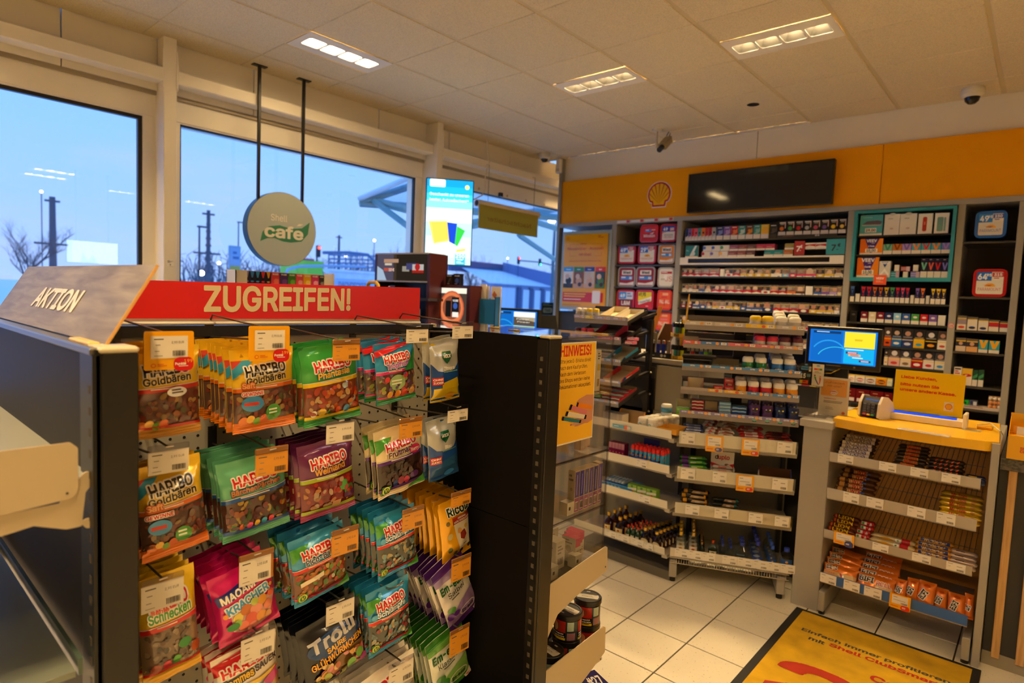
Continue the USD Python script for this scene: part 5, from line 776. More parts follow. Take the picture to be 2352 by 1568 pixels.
part(g, 'shelf', B().box(-1.97, -1.0, 1.30, 1.80, .075, .085, 'c4b79c'), SAT)
# ------------------------------------------------------------------ counter racks
RA = math.atan2(.4225, .9064); RO = V3(-1.447, 3.032, 0); RE, RB = V3(math.cos(RA), math.sin(RA), 0), V3(-math.sin(RA), math.cos(RA), 0)
def rx(px, py, back=0.0): return float((onp(px, py, RO + RB * back, RB) - RO) @ RE)
z6 = lambda x, y: (1540 + x / 4.355, 700 + y / 4.355); z8 = lambda x, y: (1540 + x / 3.564, 960 + y / 3.564); z9 = lambda x, y: (1860 + x / 2.904, 960 + y / 2.904); z10 = lambda x, y: (1360 + x / 3.733, 880 + y / 3.733)
RP = lambda x, y, z: tuple(RO + RE * x + RB * y + Z_ * z)
class Rk:                                       # a local frame: x along the shelf, y into it
    def __init__(s, O, a): s.O, s.a = np.asarray(O, float), a; s.e, s.b = V3(math.cos(a), math.sin(a), 0), V3(-math.sin(a), math.cos(a), 0)
    def x(s, p, back=0.): return float((onp(*p, s.O + s.b * back, s.b) - s.O) @ s.e)
    def p(s, x, y, z): return tuple(s.O + s.e * x + s.b * y + Z_ * z)
K1, K2, K3 = Rk(RO, RA), Rk((-.757, 3.27, 0), 0), Rk((-2.06, 3.0, 0), 0)
def mini_card(b, x0, x1, y, z0, z1, bg='ebe5d8'):
    b.box(x0, x1, y - .0006, y, z0, z1, bg); w, h = x1 - x0, z1 - z0
    b.plate([('L', .08, .74, .5, .86, 1, '8a847c'), ('L', .55, .55, .85, .66, 1, '8a847c'), ('L', .1, .45, .25, .52, 1, 'a09a92'), ('K', .56, .1, .92, .3, '5a544c')], (x0, y - .0007, z0), X_, Z_, w, h); return b
def promo_card(b, x0, x1, y, z0, z1, oc):
    w, h = x1 - x0, z1 - z0; b.prism(rrect(0, 0, w, h, .003), (x0, y - .004, z0), X_, Z_, .002, 'f0a808')
    b.plate([('R', .12, .34, .88, .92, 'e8e0d2'), ('L', .18, .74, .5, .82, 1, '8a847c'), ('L', .2, .55, .8, .62, 1, '9a948c'), ('K', .55, .38, .85, .5, '5a544c'), ('L', .08, .1, .45, .2, 1, 'd8601c'), ('R', .55, .04, .97, .28, oc, .12), ('L', .62, .1, .9, .22, 2, 'f0e0d0')], (x0, y - .0042, z0), X_, Z_, w, h); return b
# --- middle rack
r = thing('checkout_rack', 'grey metal checkout rack set at an angle with chewing gum trays above white shelves', 'rack', tuple(RO), RA)
part(r, 'back_panel', B().box(.0, .60, .305, .32, .12, 1.05, '8f897c'), SAT)
for x in (.02, .565): part(r, 'upright', B().box(x, x + .022, .275, .305, .1, 1.05, '2a2723'), SAT)
part(r, 'tray_mast', B().box(.27, .33, .20, .23, .9, 1.44, '1b1917'), SAT)
for x in (.0, .545):
    p = part(r, 'base_leg', B().hull([(x, .0, .03), (x + .04, .0, .03), (x, .32, .03), (x + .04, .32, .03), (x, .0, .125), (x + .04, .0, .125), (x, .32, .13), (x + .04, .32, .13)], .003, 'a9a294'), SAT)
    part(p, 'foot', B().lathe([(.016, 0), (.016, .022), (.008, .024), (.008, .034)], '14120f', 12, (x + .02, .03, 0)), SAT)
TR = [(1.434, 1.388), (1.331, 1.291), (1.206, 1.170), (1.082, 1.043), (.957, .916)]
STR = [['b8b0ac', [('c8c0bc', 0, .24, ''), ('c8c0bc', .26, .5, ''), ('e8c020', .52, .76, ''), ('c0b8b4', .78, 1, '')]], ['c87080', [('e0607a', 0, .13, ''), ('4a80c8', .15, .38, ''), ('d8607a', .4, .62, ''), ('d07080', .63, .82, ''), ('c0a0a0', .84, 1, '')]], ['4a86c8', [('4a86c8', .02, .26, ''), ('4a86c8', .28, .52, ''), ('4a86c8', .54, .75, ''), ('4a86c8', .77, 1, '')]], ['a89a98', [('e8b020', .24, .36, ''), ('e8b020', .38, .55, ''), ('4a86c8', .57, .76, ''), ('4a86c8', .78, 1, '')]], ['8a84b8', [('8a84b8', i / 7, (i + .98) / 7, '') for i in range(7)]]]
def gum_tray(parent, x0, x1, y0, zt, zb, dep, rise, strip, body='6c6460', mt=SAT):
    w = x1 - x0; b = B().obox((x0, y0 + .012, zb), X_ * w, (0, dep, rise), (0, 0, .004), body)
    b.obox((x0, y0 + .006, zb), X_ * w, (0, .0025, 0), (0, -.006, zt - zb), '8a8280'); b.obox((x0, y0 + dep, zb + rise), X_ * w, (0, .003, 0), (0, 0, .03), body)
    for x in (x0, x1 - .003): b.obox((x, y0 + .008, zb), X_ * .003, (0, dep, rise), (0, 0, .022), body)
    p = part(parent, 'gum_tray', b, mt); sh = (zt - zb) * .42; b = B(); it = []
    for c_, u0, u1, _ in strip[1]: it += [('R', u0, 0, u1, 1, c_), ('T', 'EXTRA', u0 + (u1 - u0) * .3, .34, .34, 'e8ecf4', {'f': (u1 - u0) * .36}), ('E', u0 + (u1 - u0) * .62, .45, .016, 'e8a040' if 'e' not in c_[:1] else 'd8501c', .8), ('R', u0 + (u1 - u0) * .76, .12, u1 - .01, .86, 'e6e0dc'), ('T', '3,99', u0 + (u1 - u0) * .86, .34, .34, '3a3634', {'f': (u1 - u0) * .16})]
    b.plate([('R', 0, 0, 1, 1, strip[0])] + it, (x0, y0 + .0022, zt - sh), X_, unit(V3(0, -.006, zt - zb)), w, sh); part(p, 'price_strip', b, GL); return p
for i, (zt, zb) in enumerate(TR): gum_tray(r, .004, .588 + .006 * (i > 3), 0, zt, zb, .20, .045, STR[i])
for i, (zt, zb, cards, promos) in enumerate(((.842, .774, ((88, 200), (875, 1000)), ((290, 432, '2a3c8a'), (585, 728, 'd8301c'))), (.650, .582, ((85, 200), (345, 460), (835, 960)), ((540, 683, 'd8301c'),)), (.454, .392, ((120, 235), (360, 475), (640, 755), (855, 970)), ()), (.199, .150, ((38, 148), (150, 260), (262, 370), (430, 550), (555, 680), (682, 805), (806, 905), (908, 1030)), ()))):
    yl = 150 + 300 * i; zs = zb + .002
    p = part(r, 'shelf', B().box(.0, .596, .004, .30, zs - .012, zs - .004, 'a69f92'), SAT)
    if i < 3: part(p, 'front_lip', B().obox((.012, -.004, zb), X_ * .575, (0, .006, 0), (0, -.012, zt - zb), 'e6dfcc').box(.0, .596, .0, .006, zb - .018, zb, '8e877b'), SAT); part(p, 'clear_rail', B().box(.0, .596, -.019, -.0175, zb, zt + .003, 'fff'), ACRYL)
    else:
        b = B()
        for k in range(45): b.tube([(.01 + k * .0131, .30, zb - .006), (.01 + k * .0131, -.004, zb - .006), (.01 + k * .0131, -.008, zb - .035)], .0016, 'cfc8b8', 5, False)
        for z in (zb - .006, zb - .034): b.tube([(0, -.009, z), (.60, -.009, z)], .0022, 'cfc8b8', 6)
        part(p, 'wire_front', b, METAL, kind='stuff'); part(p, 'front_lip', B().box(.0, .61, -.012, -.008, zb + .002, zt, 'd8d0c0'), SAT)
    for a, e in cards:
        x0, x1 = K1.x(z8(a, yl)), K1.x(z8(e, yl)); part(p, 'price_card', mini_card(B(), x0, x1, -.020 if i < 3 else -.0125, zb + .006, zt - .004 if i < 3 else zt + .002), CARD)
    for a, e, oc in promos: part(p, 'promo_card', promo_card(B(), K1.x(z8(a, yl)), K1.x(z8(e, yl)), -.021, zb - .022, zt - .004, oc), GL)
# jars and bottles
def jar(label, grp, loc, rz, r_, h, body, lid, ring, txt, lidc='e9e4d8'):
    t = thing('gum_jar', label, 'gum jar', loc, rz, grp)
    part(t, 'jar', B().lathe([(r_ * .80, 0), (r_ * .95, .004), (r_, h * .2), (r_, h * .5), (r_ * .9, h * .68)], body, 16), GL)
    part(t, 'lid', B().lathe([(r_ * .92, h * .66), (r_ * .96, h * .7), (r_ * .96, h * .86), (r_ * .84, h * .96), (r_ * .6, h), (0, h)], lidc, 16), SAT)
    cyl = lambda u, v, e: np.c_[(r_ + e) * np.sin(u / r_ - .9), -(r_ + e) * np.cos(u / r_ - .9), v]
    b = B(); w = r_ * 1.8
    b.art(([('E', .42, .45, .2, ring), ('E', .42, .45, .13, body), ('R', .45, .38, .7, .52, body)] if txt is None else [('E', .3, .45, .16, ring), ('T', txt, .55, .33, .24, 'f4f0ea', {'st': .62}), ('L', .3, .12, .8, .2, 1, 'f0ece4')]), w, h * .6, lambda u, v, e: cyl(u, v + .004, e), step=.006, e0=.0004); part(t, 'label', b, GL)
    if lid: part(t, 'lid_disc', B().lathe([(r_ * .62, h + .0003), (0, h + .0006)], lid, 14), GL)
    return t
def rowcopies(src, lab, grp, pos, rz):
    for k, p in enumerate(pos): copy(src, lab(k), p, rz, group=grp)
def jar_col(tray, xz, n, r_, h, body, lid, ring, txt, what, lidc='e9e4d8', y0=.034, back=None):
    x = K1.x(z6(*xz), y0); zt, zb = TR[tray]; tr_n = ('top', 'second', 'third', 'fourth', 'fifth')[tray]; col = f'{what} on the {tr_n} gum tray'
    f = lambda k: f'{["front", "second", "third"][k]} {col}'
    pos = [K1.p(x, y0 + k * (2 * r_ + .003), zb + .006 + .225 * (y0 + k * (2 * r_ + .003)) - .006) for k in range(n)]
    s = jar(f(0), None, pos[0], RA, r_, h, body, lid, ring, txt, lidc)
    for k in range(1, n): copy(s, f(k), pos[k], RA)
w_, gy = 'd8d4cc', 'c4c0bc'
for x, n, b_, l_, nm in ((848, 1, gy, 'e8c41c', 'silver jar with yellow lid, nearer the empty cartons'), (970, 1, gy, 'e8c41c', 'silver jar with yellow lid, beside the white lidded jars'), (1108, 3, gy, 'e8e2d6', 'silver jar with white lid, beside the yellow lidded'), (1245, 2, gy, 'e8e2d6', 'silver jar with white lid, at the tray end')): jar_col(0, (x, 190), n, .030, .082, b_, None, '2a6ab0', None, nm, l_)
for x, n, l_, nm in ((893, 2, 'd8284a', 'silver jar with red lid band, first'), (1020, 1, 'd8284a', 'silver jar with red lid band, last'), (1145, 2, '5a1a2a', 'silver jar with maroon lid band, first'), (1270, 2, '5a1a2a', 'silver jar with maroon lid band, last')): jar_col(1, (x, 370), n, .029, .075, gy, 'ece6da', '2a6ab0', None, nm, l_)
for x, n, b_, nm in ((770, 1, '2a7a3c', 'green jar with white cap, single'), (900, 2, '2a7a3c', 'green jar with white cap, in the pair'), (1065, 3, '2f6cb8', 'blue jar with white cap, beside the green'), (1190, 3, '2f6cb8', 'blue jar with white cap, at the tray end')): jar_col(2, (x, 620), n, .029, .085, b_, b_, '12366a' if b_[0] == '2' and b_[1] == 'f' else '0e4a24', 'extra', nm)
for x, n, b_, nm in ((700, 2, 'e0941c', 'orange jar with white cap, beside the red boxes'), (825, 2, 'c8202c', 'red jar with white cap, first'), (952, 2, 'c8202c', 'red jar with white cap, last'), (1083, 2, 'e0941c', 'orange jar with white cap, beside the red'), (1213, 2, 'e0941c', 'orange jar with white cap, at the tray end')): jar_col(3, (x, 860), n, .029, .085, b_, b_, '2a4a8a', 'extra', nm)
for x, c, nm in ((478, 'd8343a', 'red cube shaped gum box, nearer the tall carton'), (588, 'd8343a', 'red cube shaped gum box, beside the orange jars')):
    x_ = K1.x(z6(x, 840), .02); b = B().box(-.024, .024, 0, .048, 0, .046, c, r=.003); b.plate([('R', .05, .62, .95, .95, 'e87a70'), ('T', 'extra', .5, .2, .22, 'f4e8e4', {'st': .6}), ('E', .25, .3, .12, '2a4a8a'), ('L', .2, .7, .8, .85, 1, 'f8e0d8')], (-.022, -.0005, .002), X_, Z_, .044, .042)
    s = solo('gum_box', b, GL, nm + ' on the fourth gum tray', 'gum box', loc=K1.p(x_, .02, TR[3][1] + .006), rz=RA)
    if x > 500: copy(s, 'red cube shaped gum box stacked behind on the fourth gum tray', K1.p(x_, .072, TR[3][1] + .045), RA)
def bottle5(x, n, body, nm):
    x_ = K1.x(z6(x, 1110), .03); t = thing('mint_bottle', f'front {nm} on the fifth gum tray', 'mint bottle', K1.p(x_, .032, TR[4][1] + .006), RA); r_ = .030
    part(t, 'bottle', B().lathe([(r_ * .8, 0), (r_, .006), (r_, .03), (r_ * .86, .052), (r_ * .98, .072), (r_ * .9, .088), (0, .092)], body, 16), GL); cyl = lambda u, v, e: np.c_[(r_ * .96 + e) * np.sin(u / r_ - .9), -(r_ * .96 + e) * np.cos(u / r_ - .9), v]
    b = B(); b.art([('P', ((.1, .12), (.5, .05), (.95, .15), (.9, .3), (.5, .2), (.12, .28)), '6ac0a8'), ('E', .5, .72, .22, '14122a', .6), ('E', .68, .8, .08, 'e0d848', .8), ('E', .35, .8, .06, 'e8b8d8' if body == '4a2a62' else '9ad0c0')], r_ * 1.8, .085, lambda u, v, e: cyl(u, v + .003, e + .0015), step=.006); part(t, 'label', b, GL)
    copy(t, f'rear {nm} on the fifth gum tray', K1.p(x_, .098, TR[4][1] + .022), RA)
for x, b_, nm in ((835, '4a2a62', 'purple mint bottle, first'), (965, '4a2a62', 'purple mint bottle, last'), (1093, '1c2a5a', 'navy mint bottle, first'), (1225, '1c2a5a', 'navy mint bottle, last')): bottle5(x, 2, b_, nm)
# chewing gum and mint packs in layers
def gum_stick(name, label, L_, W_, H_, c1, c2, loc, rz):
    b = B().box(0, L_, 0, W_, 0, H_, c1, r=.002)
    wv = lambda y0: [(.0, y0), (.25, y0 + .22), (.5, y0), (.75, y0 + .2), (1, y0 + .05), (1, y0 + .35), (.75, y0 + .5), (.5, y0 + .32), (.25, y0 + .52), (0, y0 + .3)]
    b.plate([('P', wv(.2), c2), ('P', [(x, y * .5 + .17) for x, y in wv(.2)], 'e8f0e8')], (.002, -.0006, .001), X_, Z_, L_ - .004, H_ - .002)
    b.plate([('P', wv(.1), c2), ('P', wv(.45), 'dfe8e0')], (.002, .002, H_ + .0006), X_, Y_, L_ - .004, W_ - .004); return solo(name, b, GL, label, 'gum pack', loc=loc, rz=rz)
for a, e, n, c1, c2, nm in ((62, 195, 2, '7ac02a', '2f9a7a', 'lime green'), (207, 335, 5, 'a81c2c', '3aa08a', 'crimson and white'), (342, 475, 2, '7a1c30', '3a9a88', 'maroon'), (487, 610, 5, '7aa8d0', '3aa8a0', 'pale blue'), (617, 770, 4, '2a58a8', '4ab8a8', 'royal blue')):
    x0, x1 = K1.x(z6(a, 1040), .02), K1.x(z6(e, 1040), .02); s = None
    for k in range(n):
        lab = f'{nm} gum pack, {ORD[k]} layer up on the fifth gum tray'; loc = K1.p(x0, .016 + .006 * k, TR[4][1] + .012 + .0165 * k)
        s = gum_stick('gum_pack', lab, x1 - x0 - .002, .06, .016, c1, c2, loc, RA) if s is None else copy(s, lab, loc, RA)
def carton(name, label, K, x0, x1, y0, y1, z, hf, hb, col, front=None, hs=None, inside=None):   # open-topped carton: low front, high back
    b = B(); w = x1 - x0; hs = hs or hf
    b.obox((x0, y0, z), X_ * w, (0, .0015, 0), (0, 0, hf), front or col).obox((x0, y1, z), X_ * w, (0, .0015, 0), (0, 0, hb), col).obox((x0, y0, z), X_ * w, (0, y1 - y0, 0), (0, 0, .0015), col)
    for x in (x0, x1 - .0015): b.prism(Polygon([(y0, 0), (y1, 0), (y1, hb), (y0 + (y1 - y0) * .5, hs), (y0, hf)]), (x + .0015, 0, z), Y_, Z_, .0015, front or col, front or col)
    return solo(name, b, CARD, label, 'carton', loc=tuple(K.O), rz=K.a)
KB = 'a89674'
carton('open_carton', 'tall backed beige carton above the lime green gum packs', K1, K1.x(z6(60, 1040), .02), K1.x(z6(195, 1040), .02), .012, .08, TR[4][1] + .012, .008, .075, KB, '7ac02a')
carton('open_carton', 'tall backed beige carton above the maroon gum packs', K1, K1.x(z6(342, 1040), .02), K1.x(z6(475, 1040), .02), .012, .08, TR[4][1] + .012, .008, .075, KB, '5a1424')
carton('open_carton', 'tall beige carton standing at the end of the fourth gum tray', K1, K1.x(z6(170, 830), .02), K1.x(z6(330, 830), .02), .016, .06, TR[3][1] + .008, .010, .078, 'b8a684', 'c8302c')
carton('open_carton', 'low wide carton of green gum on the third gum tray', K1, K1.x(z6(415, 610), .02), K1.x(z6(700, 610), .02), .016, .12, TR[2][1] + .008, .014, .058, KB, '2f7a44')
for k in range(4):
    x0 = K1.x(z6(425 + 68 * k, 600), .03); gum_stick('gum_pack', f'green and white gum pack, {ORD[k]} in the low wide carton', .034, .07, .016, '2a8a48', 'e0e8e0', K1.p(x0, .022, TR[2][1] + .018), RA)
carton('open_carton', 'empty black carton at the start of the third gum tray', K1, K1.x(z6(118, 590), .02), K1.x(z6(400, 590), .02), .016, .13, TR[2][1] + .008, .012, .040, '22201e', '22201e')
carton('open_carton', 'pale carton with a pink edge at the start of the second gum tray', K1, K1.x(z6(122, 360), .02), K1.x(z6(280, 360), .02), .012, .09, TR[1][1] + .008, .012, .05, 'c8b898', 'd8406a')
carton('open_carton', 'flat grey carton along the second gum tray', K1, K1.x(z6(290, 370), .02), K1.x(z6(830, 370), .02), .016, .12, TR[1][1] + .008, .012, .034, '5e564c', '4a86c8')
carton('open_carton', 'flat empty beige carton along the top gum tray', K1, K1.x(z6(140, 180), .02), K1.x(z6(780, 180), .02), .016, .13, TR[0][1] + .008, .010, .038, KB, 'c8b8b0')
t = thing('feather_pen', 'yellow feather pen standing in a yellow cube on the top gum tray', 'pen', K1.p(K1.x(z6(157, 150)), .02, TR[0][0] - .018))
part(t, 'cube_stand', B().box(-.012, .012, -.012, .012, 0, .022, 'e8b81c', r=.001), SAT); part(t, 'feather', B().hull([(-.003, 0, .02), (.003, 0, .02), (-.003, .002, .02), (.003, .002, .02), (.006, 0, .14), (.012, 0, .14), (.006, .002, .14), (.012, .002, .14)], .0005, 'e0b83a').tube([(0, 0, .02), (.001, 0, .09), (.01, 0, .16)], .0035, 'd8a82a', 5), SAT)
# wrapped bars
def wrap_bar(b, L_, W_, H_, c, seed=0, end='c'):
    n, m = 13, 12; t = np.linspace(0, 1, n); k = np.clip(np.minimum(t, 1 - t) / .10, 0, 1); kk = np.sqrt(np.clip(1 - (1 - k) ** 2, 0, 1)); a = np.arange(m) / m * 2 * PI; V = []
    for i in range(n):
        rr = random.Random(seed * 31 + i); ca = np.sign(np.cos(a)) * np.abs(np.cos(a)) ** .7; sa = np.sign(np.sin(a)) * np.abs(np.sin(a)) ** .8
        V.append(np.c_[np.full(m, t[i] * L_), W_ / 2 * (.86 + .14 * kk[i]) * ca + W_ / 2, H_ / 2 * (.06 + .94 * kk[i]) * sa + H_ / 2 + rr.uniform(-.0006, .0006)])
    q = np.arange(m); f = np.vstack([np.c_[q + i * m, (q + 1) % m + i * m, (q + 1) % m + i * m + m, q + i * m + m] for i in range(n - 1)]); b.add(np.vstack(V), f[:, ::-1], c); return b
def bar_fn(L_, W_, H_):                         # print wraps over the front and top of a bar (v from low front to top)
    def fn(u, v, e):
        a = PI * 1.42 - v / (W_ + H_) * PI * .95; ca, sa = np.cos(a), np.sin(a); ca = np.sign(ca) * np.abs(ca) ** .7; sa = np.sign(sa) * np.abs(sa) ** .8
        return np.c_[u + L_ * .1, (W_ / 2 + e) * ca + W_ / 2, (H_ / 2 + e) * sa + H_ / 2]
    return fn
def make_bar(label, L_, W_, H_, c, items, loc, rz, grp=None, name='chocolate_bar', M=None):
    t = thing(name, label, 'snack bar', loc, rz, grp, M); part(t, 'wrapper', wrap_bar(B(), L_, W_, H_, c), FOIL)
    b = B().art(items, L_ * .8, (W_ + H_), bar_fn(L_, W_, H_), step=.008, e0=.0006); part(t, 'print', b, GL); return t
def brand(t_, tc, bg=None, o=None, st=.8, h=.34, extra=()): return ([('R', .0, .12, 1, .92, bg)] if bg else []) + [('T', t_, .5, .34, h, tc, {'st': st, **({'o': o, 'ow': .12} if o else {})})] + list(extra)
def bar_stack(K, L_, W_, H_, c, items, x, zb, n, what, slope=(.030, .011), y0=.02, jit=.003, seed=1, lift=0):
    r2 = random.Random(seed); s = None
    for k in range(n):
        lab = f'{what}, {ORD[k]} from the front'; loc = K.p(x + r2.uniform(-jit, jit), y0 + slope[0] * k, zb + lift + slope[1] * k); rz = K.a + r2.uniform(-.04, .04)
        s = make_bar(lab, L_, W_, H_, c, items, loc, rz) if s is None else copy(s, lab, loc, rz)
zS = [.774 + .003, .582 + .003, .392 + .003]
def k8(a, e, y): return K1.x(z8(a, y), .03), K1.x(z8(e, y), .03) - K1.x(z8(a, y), .03)
x, L_ = k8(100, 270, 110); bar_stack(K1, L_, .032, .02, '2a4a98', [('R', .05, .3, .95, .7, 'c8d0e8'), ('L', .2, .4, .8, .6, 1, '2a3a7a')], x, zS[0], 4, 'blue bar on the first white shelf', (.036, .006), lift=.045)
x, L_ = k8(290, 540, 130); bar_stack(K1, L_ * .52, .034, .022, 'e4d8cc', [('P', ((0, .2), (.3, .7), (.6, .3), (1, .8), (1, .5), (.6, 0), (.3, .4)), 'c8302a'), ('R', .7, .1, .95, .9, '6a3a2a')], x, zS[0], 6, 'white, red and brown bar on the first white shelf', (.03, .010), jit=.02, seed=3, lift=.046)
bar_stack(K1, L_ * .52, .034, .022, 'e0d0c0', [('P', ((0, .2), (.4, .7), (1, .5), (1, .2), (.6, 0)), '8a4a2a'), ('R', .1, .1, .4, .5, 'c8302a')], x + L_ * .46, zS[0], 5, 'white and brown bar on the first white shelf', (.032, .010), jit=.02, seed=4, lift=.046)
x, L_ = k8(555, 790, 150); bar_stack(K1, L_ * .9, .034, .022, 'c81c24', [('R', .15, .3, .8, .75, 'e8d8d0'), ('L', .2, .4, .75, .7, 1, 'a81c24')], x, zS[0], 5, 'bright red bar on the first white shelf', (.034, .008), jit=.012, seed=5, lift=.040)
x, L_ = k8(800, 1050, 175); bar_stack(K1, L_ * .85, .034, .022, '98141c', [('R', .2, .35, .7, .7, '3a1418')], x, zS[0], 4, 'dark red bar on the first white shelf', (.036, .008), jit=.01, seed=6, lift=.034)
x, L_ = k8(75, 310, 390); bar_stack(K1, L_, .036, .022, '3a9a3a', [('R', 0, .1, .3, .9, '6a3a9a'), ('P', ((.3, .2), (.9, .5), (.9, .8), (.4, .6)), '8ac04a'), ('L', .4, .3, .8, .5, 1, 'e0e8d0')], x, zS[1], 5, 'green and purple bar on the second white shelf', (.020, .020), jit=.006, seed=7)
def k8b(a, e, y, back=.03): return K1.x(z8(a, y), back), K1.x(z8(e, y), back)
x0, x1 = k8b(332, 525, 400); b = B(); w = x1 - x0; b.box(0, w, .075, .078, 0, .145, 'e8e0d4').box(0, w, 0, .002, 0, .03, 'c8302a').box(0, .002, 0, .075, 0, .07, 'd8d0c8').box(w - .002, w, 0, .075, 0, .07, 'd8d0c8')
b.plate([('R', 0, .42, 1, 1, 'ece4d8'), ('P', ((0, .58), (0, .42), (1, .42), (1, .58), (.5, .47)), 'c8202a'), ('T', 'd', .24, .72, .15, '1c1814', {'a': 'c'}), ('T', 'uplo', .56, .72, .15, 'c8202a', {'f': .5}), ('E', .7, .52, .1, '8a5a30', .6), ('E', .78, .5, .07, 'e0d0b8', .6)], (0, .0745, 0), X_, Z_, w, .145)
solo('display_carton', b, CARD, 'white and red display carton with wafer picture on the second white shelf', 'carton', loc=K1.p(x0, .02, zS[1]), rz=RA)
bar_stack(K1, w - .012, .02, .018, 'd8d0c8', brand('duplo', 'c8202a', st=.5, h=.3), x0 + .006, zS[1] + .004, 4, 'silver and red wafer bar in the white display carton', (.014, .017), y0=.03, jit=.001)
x0, x1 = k8b(533, 728, 450); b = B().box(0, x1 - x0, 0, .07, 0, .03, 'e8e2d6'); b.plate([('R', 0, 0, .35, 1, 'd8481c'), ('T', 'kinder', .22, .4, .36, '1c1814', {'f': .32}), ('L', .42, .3, .95, .6, 1, '6aa8d0'), ('R', .92, 0, 1, 1, 'd8481c')], (0, -.0005, 0), X_, Z_, x1 - x0, .03)
b.prism(Polygon([(0, 0), (.07, 0), (.07, .03), (.035, .05), (0, .012)]), (x1 - x0, 0, .03), Y_, Z_, .0012, 'd8d0c4'); solo('display_carton', b, CARD, 'low white and orange carton between the red-white and brown cartons', 'carton', loc=K1.p(x0, .02, zS[1]), rz=RA)
x0, x1 = k8b(725, 1005, 480); b = B(); w = x1 - x0; b.box(0, w, .09, .093, 0, .085, '5a3418').box(0, w, 0, .09, 0, .002, '4a2c16').box(.04, w - .04, 0, .002, 0, .015, '2c1810')
for xa, xb in ((0, .045), (w - .045, w)): b.prism(rrect(xa, 0, xb, .038, .006), (0, -.001, 0), X_, Z_, .002, '1f4fb0')
for x_ in (.0015, w): b.prism(Polygon([(0, 0), (.09, 0), (.09, .085), (.05, .05), (0, .038)]), (x_, 0, 0), Y_, Z_, .0015, '2a4a90')
solo('open_carton', b, CARD, 'open brown carton with blue front corners on the second white shelf', 'carton', loc=K1.p(x0, .015, zS[1]), rz=RA)
for a, e, n, c, it, nm in ((72, 320, 5, '1a1612', [('R', 0, .05, .16, .95, 'd8981c'), ('P', ((.3, .15), (.9, .2), (.95, .6), (.4, .7)), 'c8a878'), ('E', .6, .4, .12, 'e0d0b0', .5), ('L', .2, .7, .5, .85, 1, 'e8d8b0'), ('R', .92, .05, 1, .95, 'd8981c')], 'black and yellow nut bar'), (335, 575, 4, '14201e', [('P', ((.35, .15), (.9, .2), (.95, .6), (.45, .7)), 'a88a68'), ('E', .65, .4, .1, 'e8dcc8', .5), ('R', .9, .05, 1, .95, '1a5a5a')], 'black and teal nut bar'), (765, 975, 2, 'b01822', [('L', .2, .3, .8, .6, 1, '3a1014'), ('R', 0, .1, .1, .9, '7a1018')], 'flat red bar')):
    x, L_ = k8(a, e, 700); bar_stack(K1, L_, .036, .020, c, it, x, zS[2], n, nm + ' on the third white shelf', (.018, .021) if n > 2 else (.03, .01), jit=.005, seed=n)
# bottles
def bottle(name, label, loc, rz, prof, cap_prof, glass, capc, lab=None, sx=1, sy=1, grp=None, mt=None, capm=None, n=14):
    t = thing(name, label, 'bottle', loc, rz, grp); part(t, 'glass', B().lathe(prof, glass, n, sx=sx, sy=sy), mt or CLEARB); part(t, 'cap', B().lathe(cap_prof, capc, 12), capm or METAL)
    if lab:
        R, z0, z1, items = lab; b = B(); w = R * 1.7; fn = (lambda u, v, e: np.c_[(R * sx + e) * np.sin(u / R - .85), -(R * sy + e) * np.cos(u / R - .85), v + z0]); b.art(items, w, z1 - z0, fn, step=.006, e0=.0006); part(t, 'label', b, CARD)
    return t
def col_of(src_fn, K, x, y0, z, n, pitch, nm, where, dx=0):
    s = None
    for k in range(n):
        lab = f'{nm}, {ORD[k]} from the front{where}'; loc = K.p(x + dx * k, y0 + pitch * k, z)
        s = src_fn(lab, loc, K.a) if s is None else copy(s, lab, loc, K.a)
pr = lambda r, h, sh=.62, nk=.3: [(r * .85, 0), (r, .004), (r, h * sh * .85), (r * .8, h * sh), (r * nk, h * sh * 1.22), (r * nk, h * .9)]
cp = lambda r, h: [(r, h * .84), (r * 1.05, h * .85), (r * 1.05, h), (0, h)]
def spirit(r, h, capc, lab, glass='fff', mt=None, sx=1, sy=1, sh=.62, capm=None): return lambda l, loc, rz: bottle('miniature_bottle', l, loc, rz, pr(r, h, sh), cp(r * .36, h), glass, capc, lab and (r, h * .12, h * sh * .72, lab), sx, sy, None, mt, capm)
wlab = lambda a, b_: [('R', 0, 0, 1, 1, a), ('E', .5, .65, .18, b_, .7), ('L', .2, .15, .8, .4, 2, '4a443c')]
zb = .155; X8 = lambda x, y=1150: K1.x(z8(x, y), .04)
col_of(spirit(.028, .125, 'd8b83a', wlab('e6dfd0', 'c89a3a')), K1, X8(75), .035, zb, 4, .058, 'clear spirit bottle with shiny yellow cap', ', column at the rack end')
col_of(spirit(.027, .130, 'c8a85a', wlab('ead8c4', 'b05a3a')), K1, X8(178), .034, zb, 5, .054, 'clear spirit bottle with pale gold cap', ', second column')
col_of(spirit(.016, .085, 'b8863a', [('R', 0, 0, 1, 1, '3a4a2a'), ('E', .5, .5, .25, 'd8c890', .7)], '0e1a10', GL), K1, X8(250), .03, zb, 6, .036, 'small dark bottle with copper cap', ', third column')
col_of(spirit(.024, .105, 'b0482a', [('R', 0, 0, 1, 1, 'e0d8c0'), ('R', 0, 0, 1, .22, 'c8401c'), ('E', .5, .6, .22, '2a5a30', 1), ('E', .5, .6, .12, 'c8a83a', 1)], '142414', GL, 1, .6), K1, X8(340), .03, zb, 1, .04, 'squat dark green bottle with orange label', ', standing alone')
for x, nm in ((420, 'fourth'), (487, 'fifth')): col_of(spirit(.018, .092 if x < 450 else .086, '2a3a9a', None, capm=SAT), K1, X8(x), .03, zb, 4, .04, 'little clear bottle with blue cap', f', {nm} column')
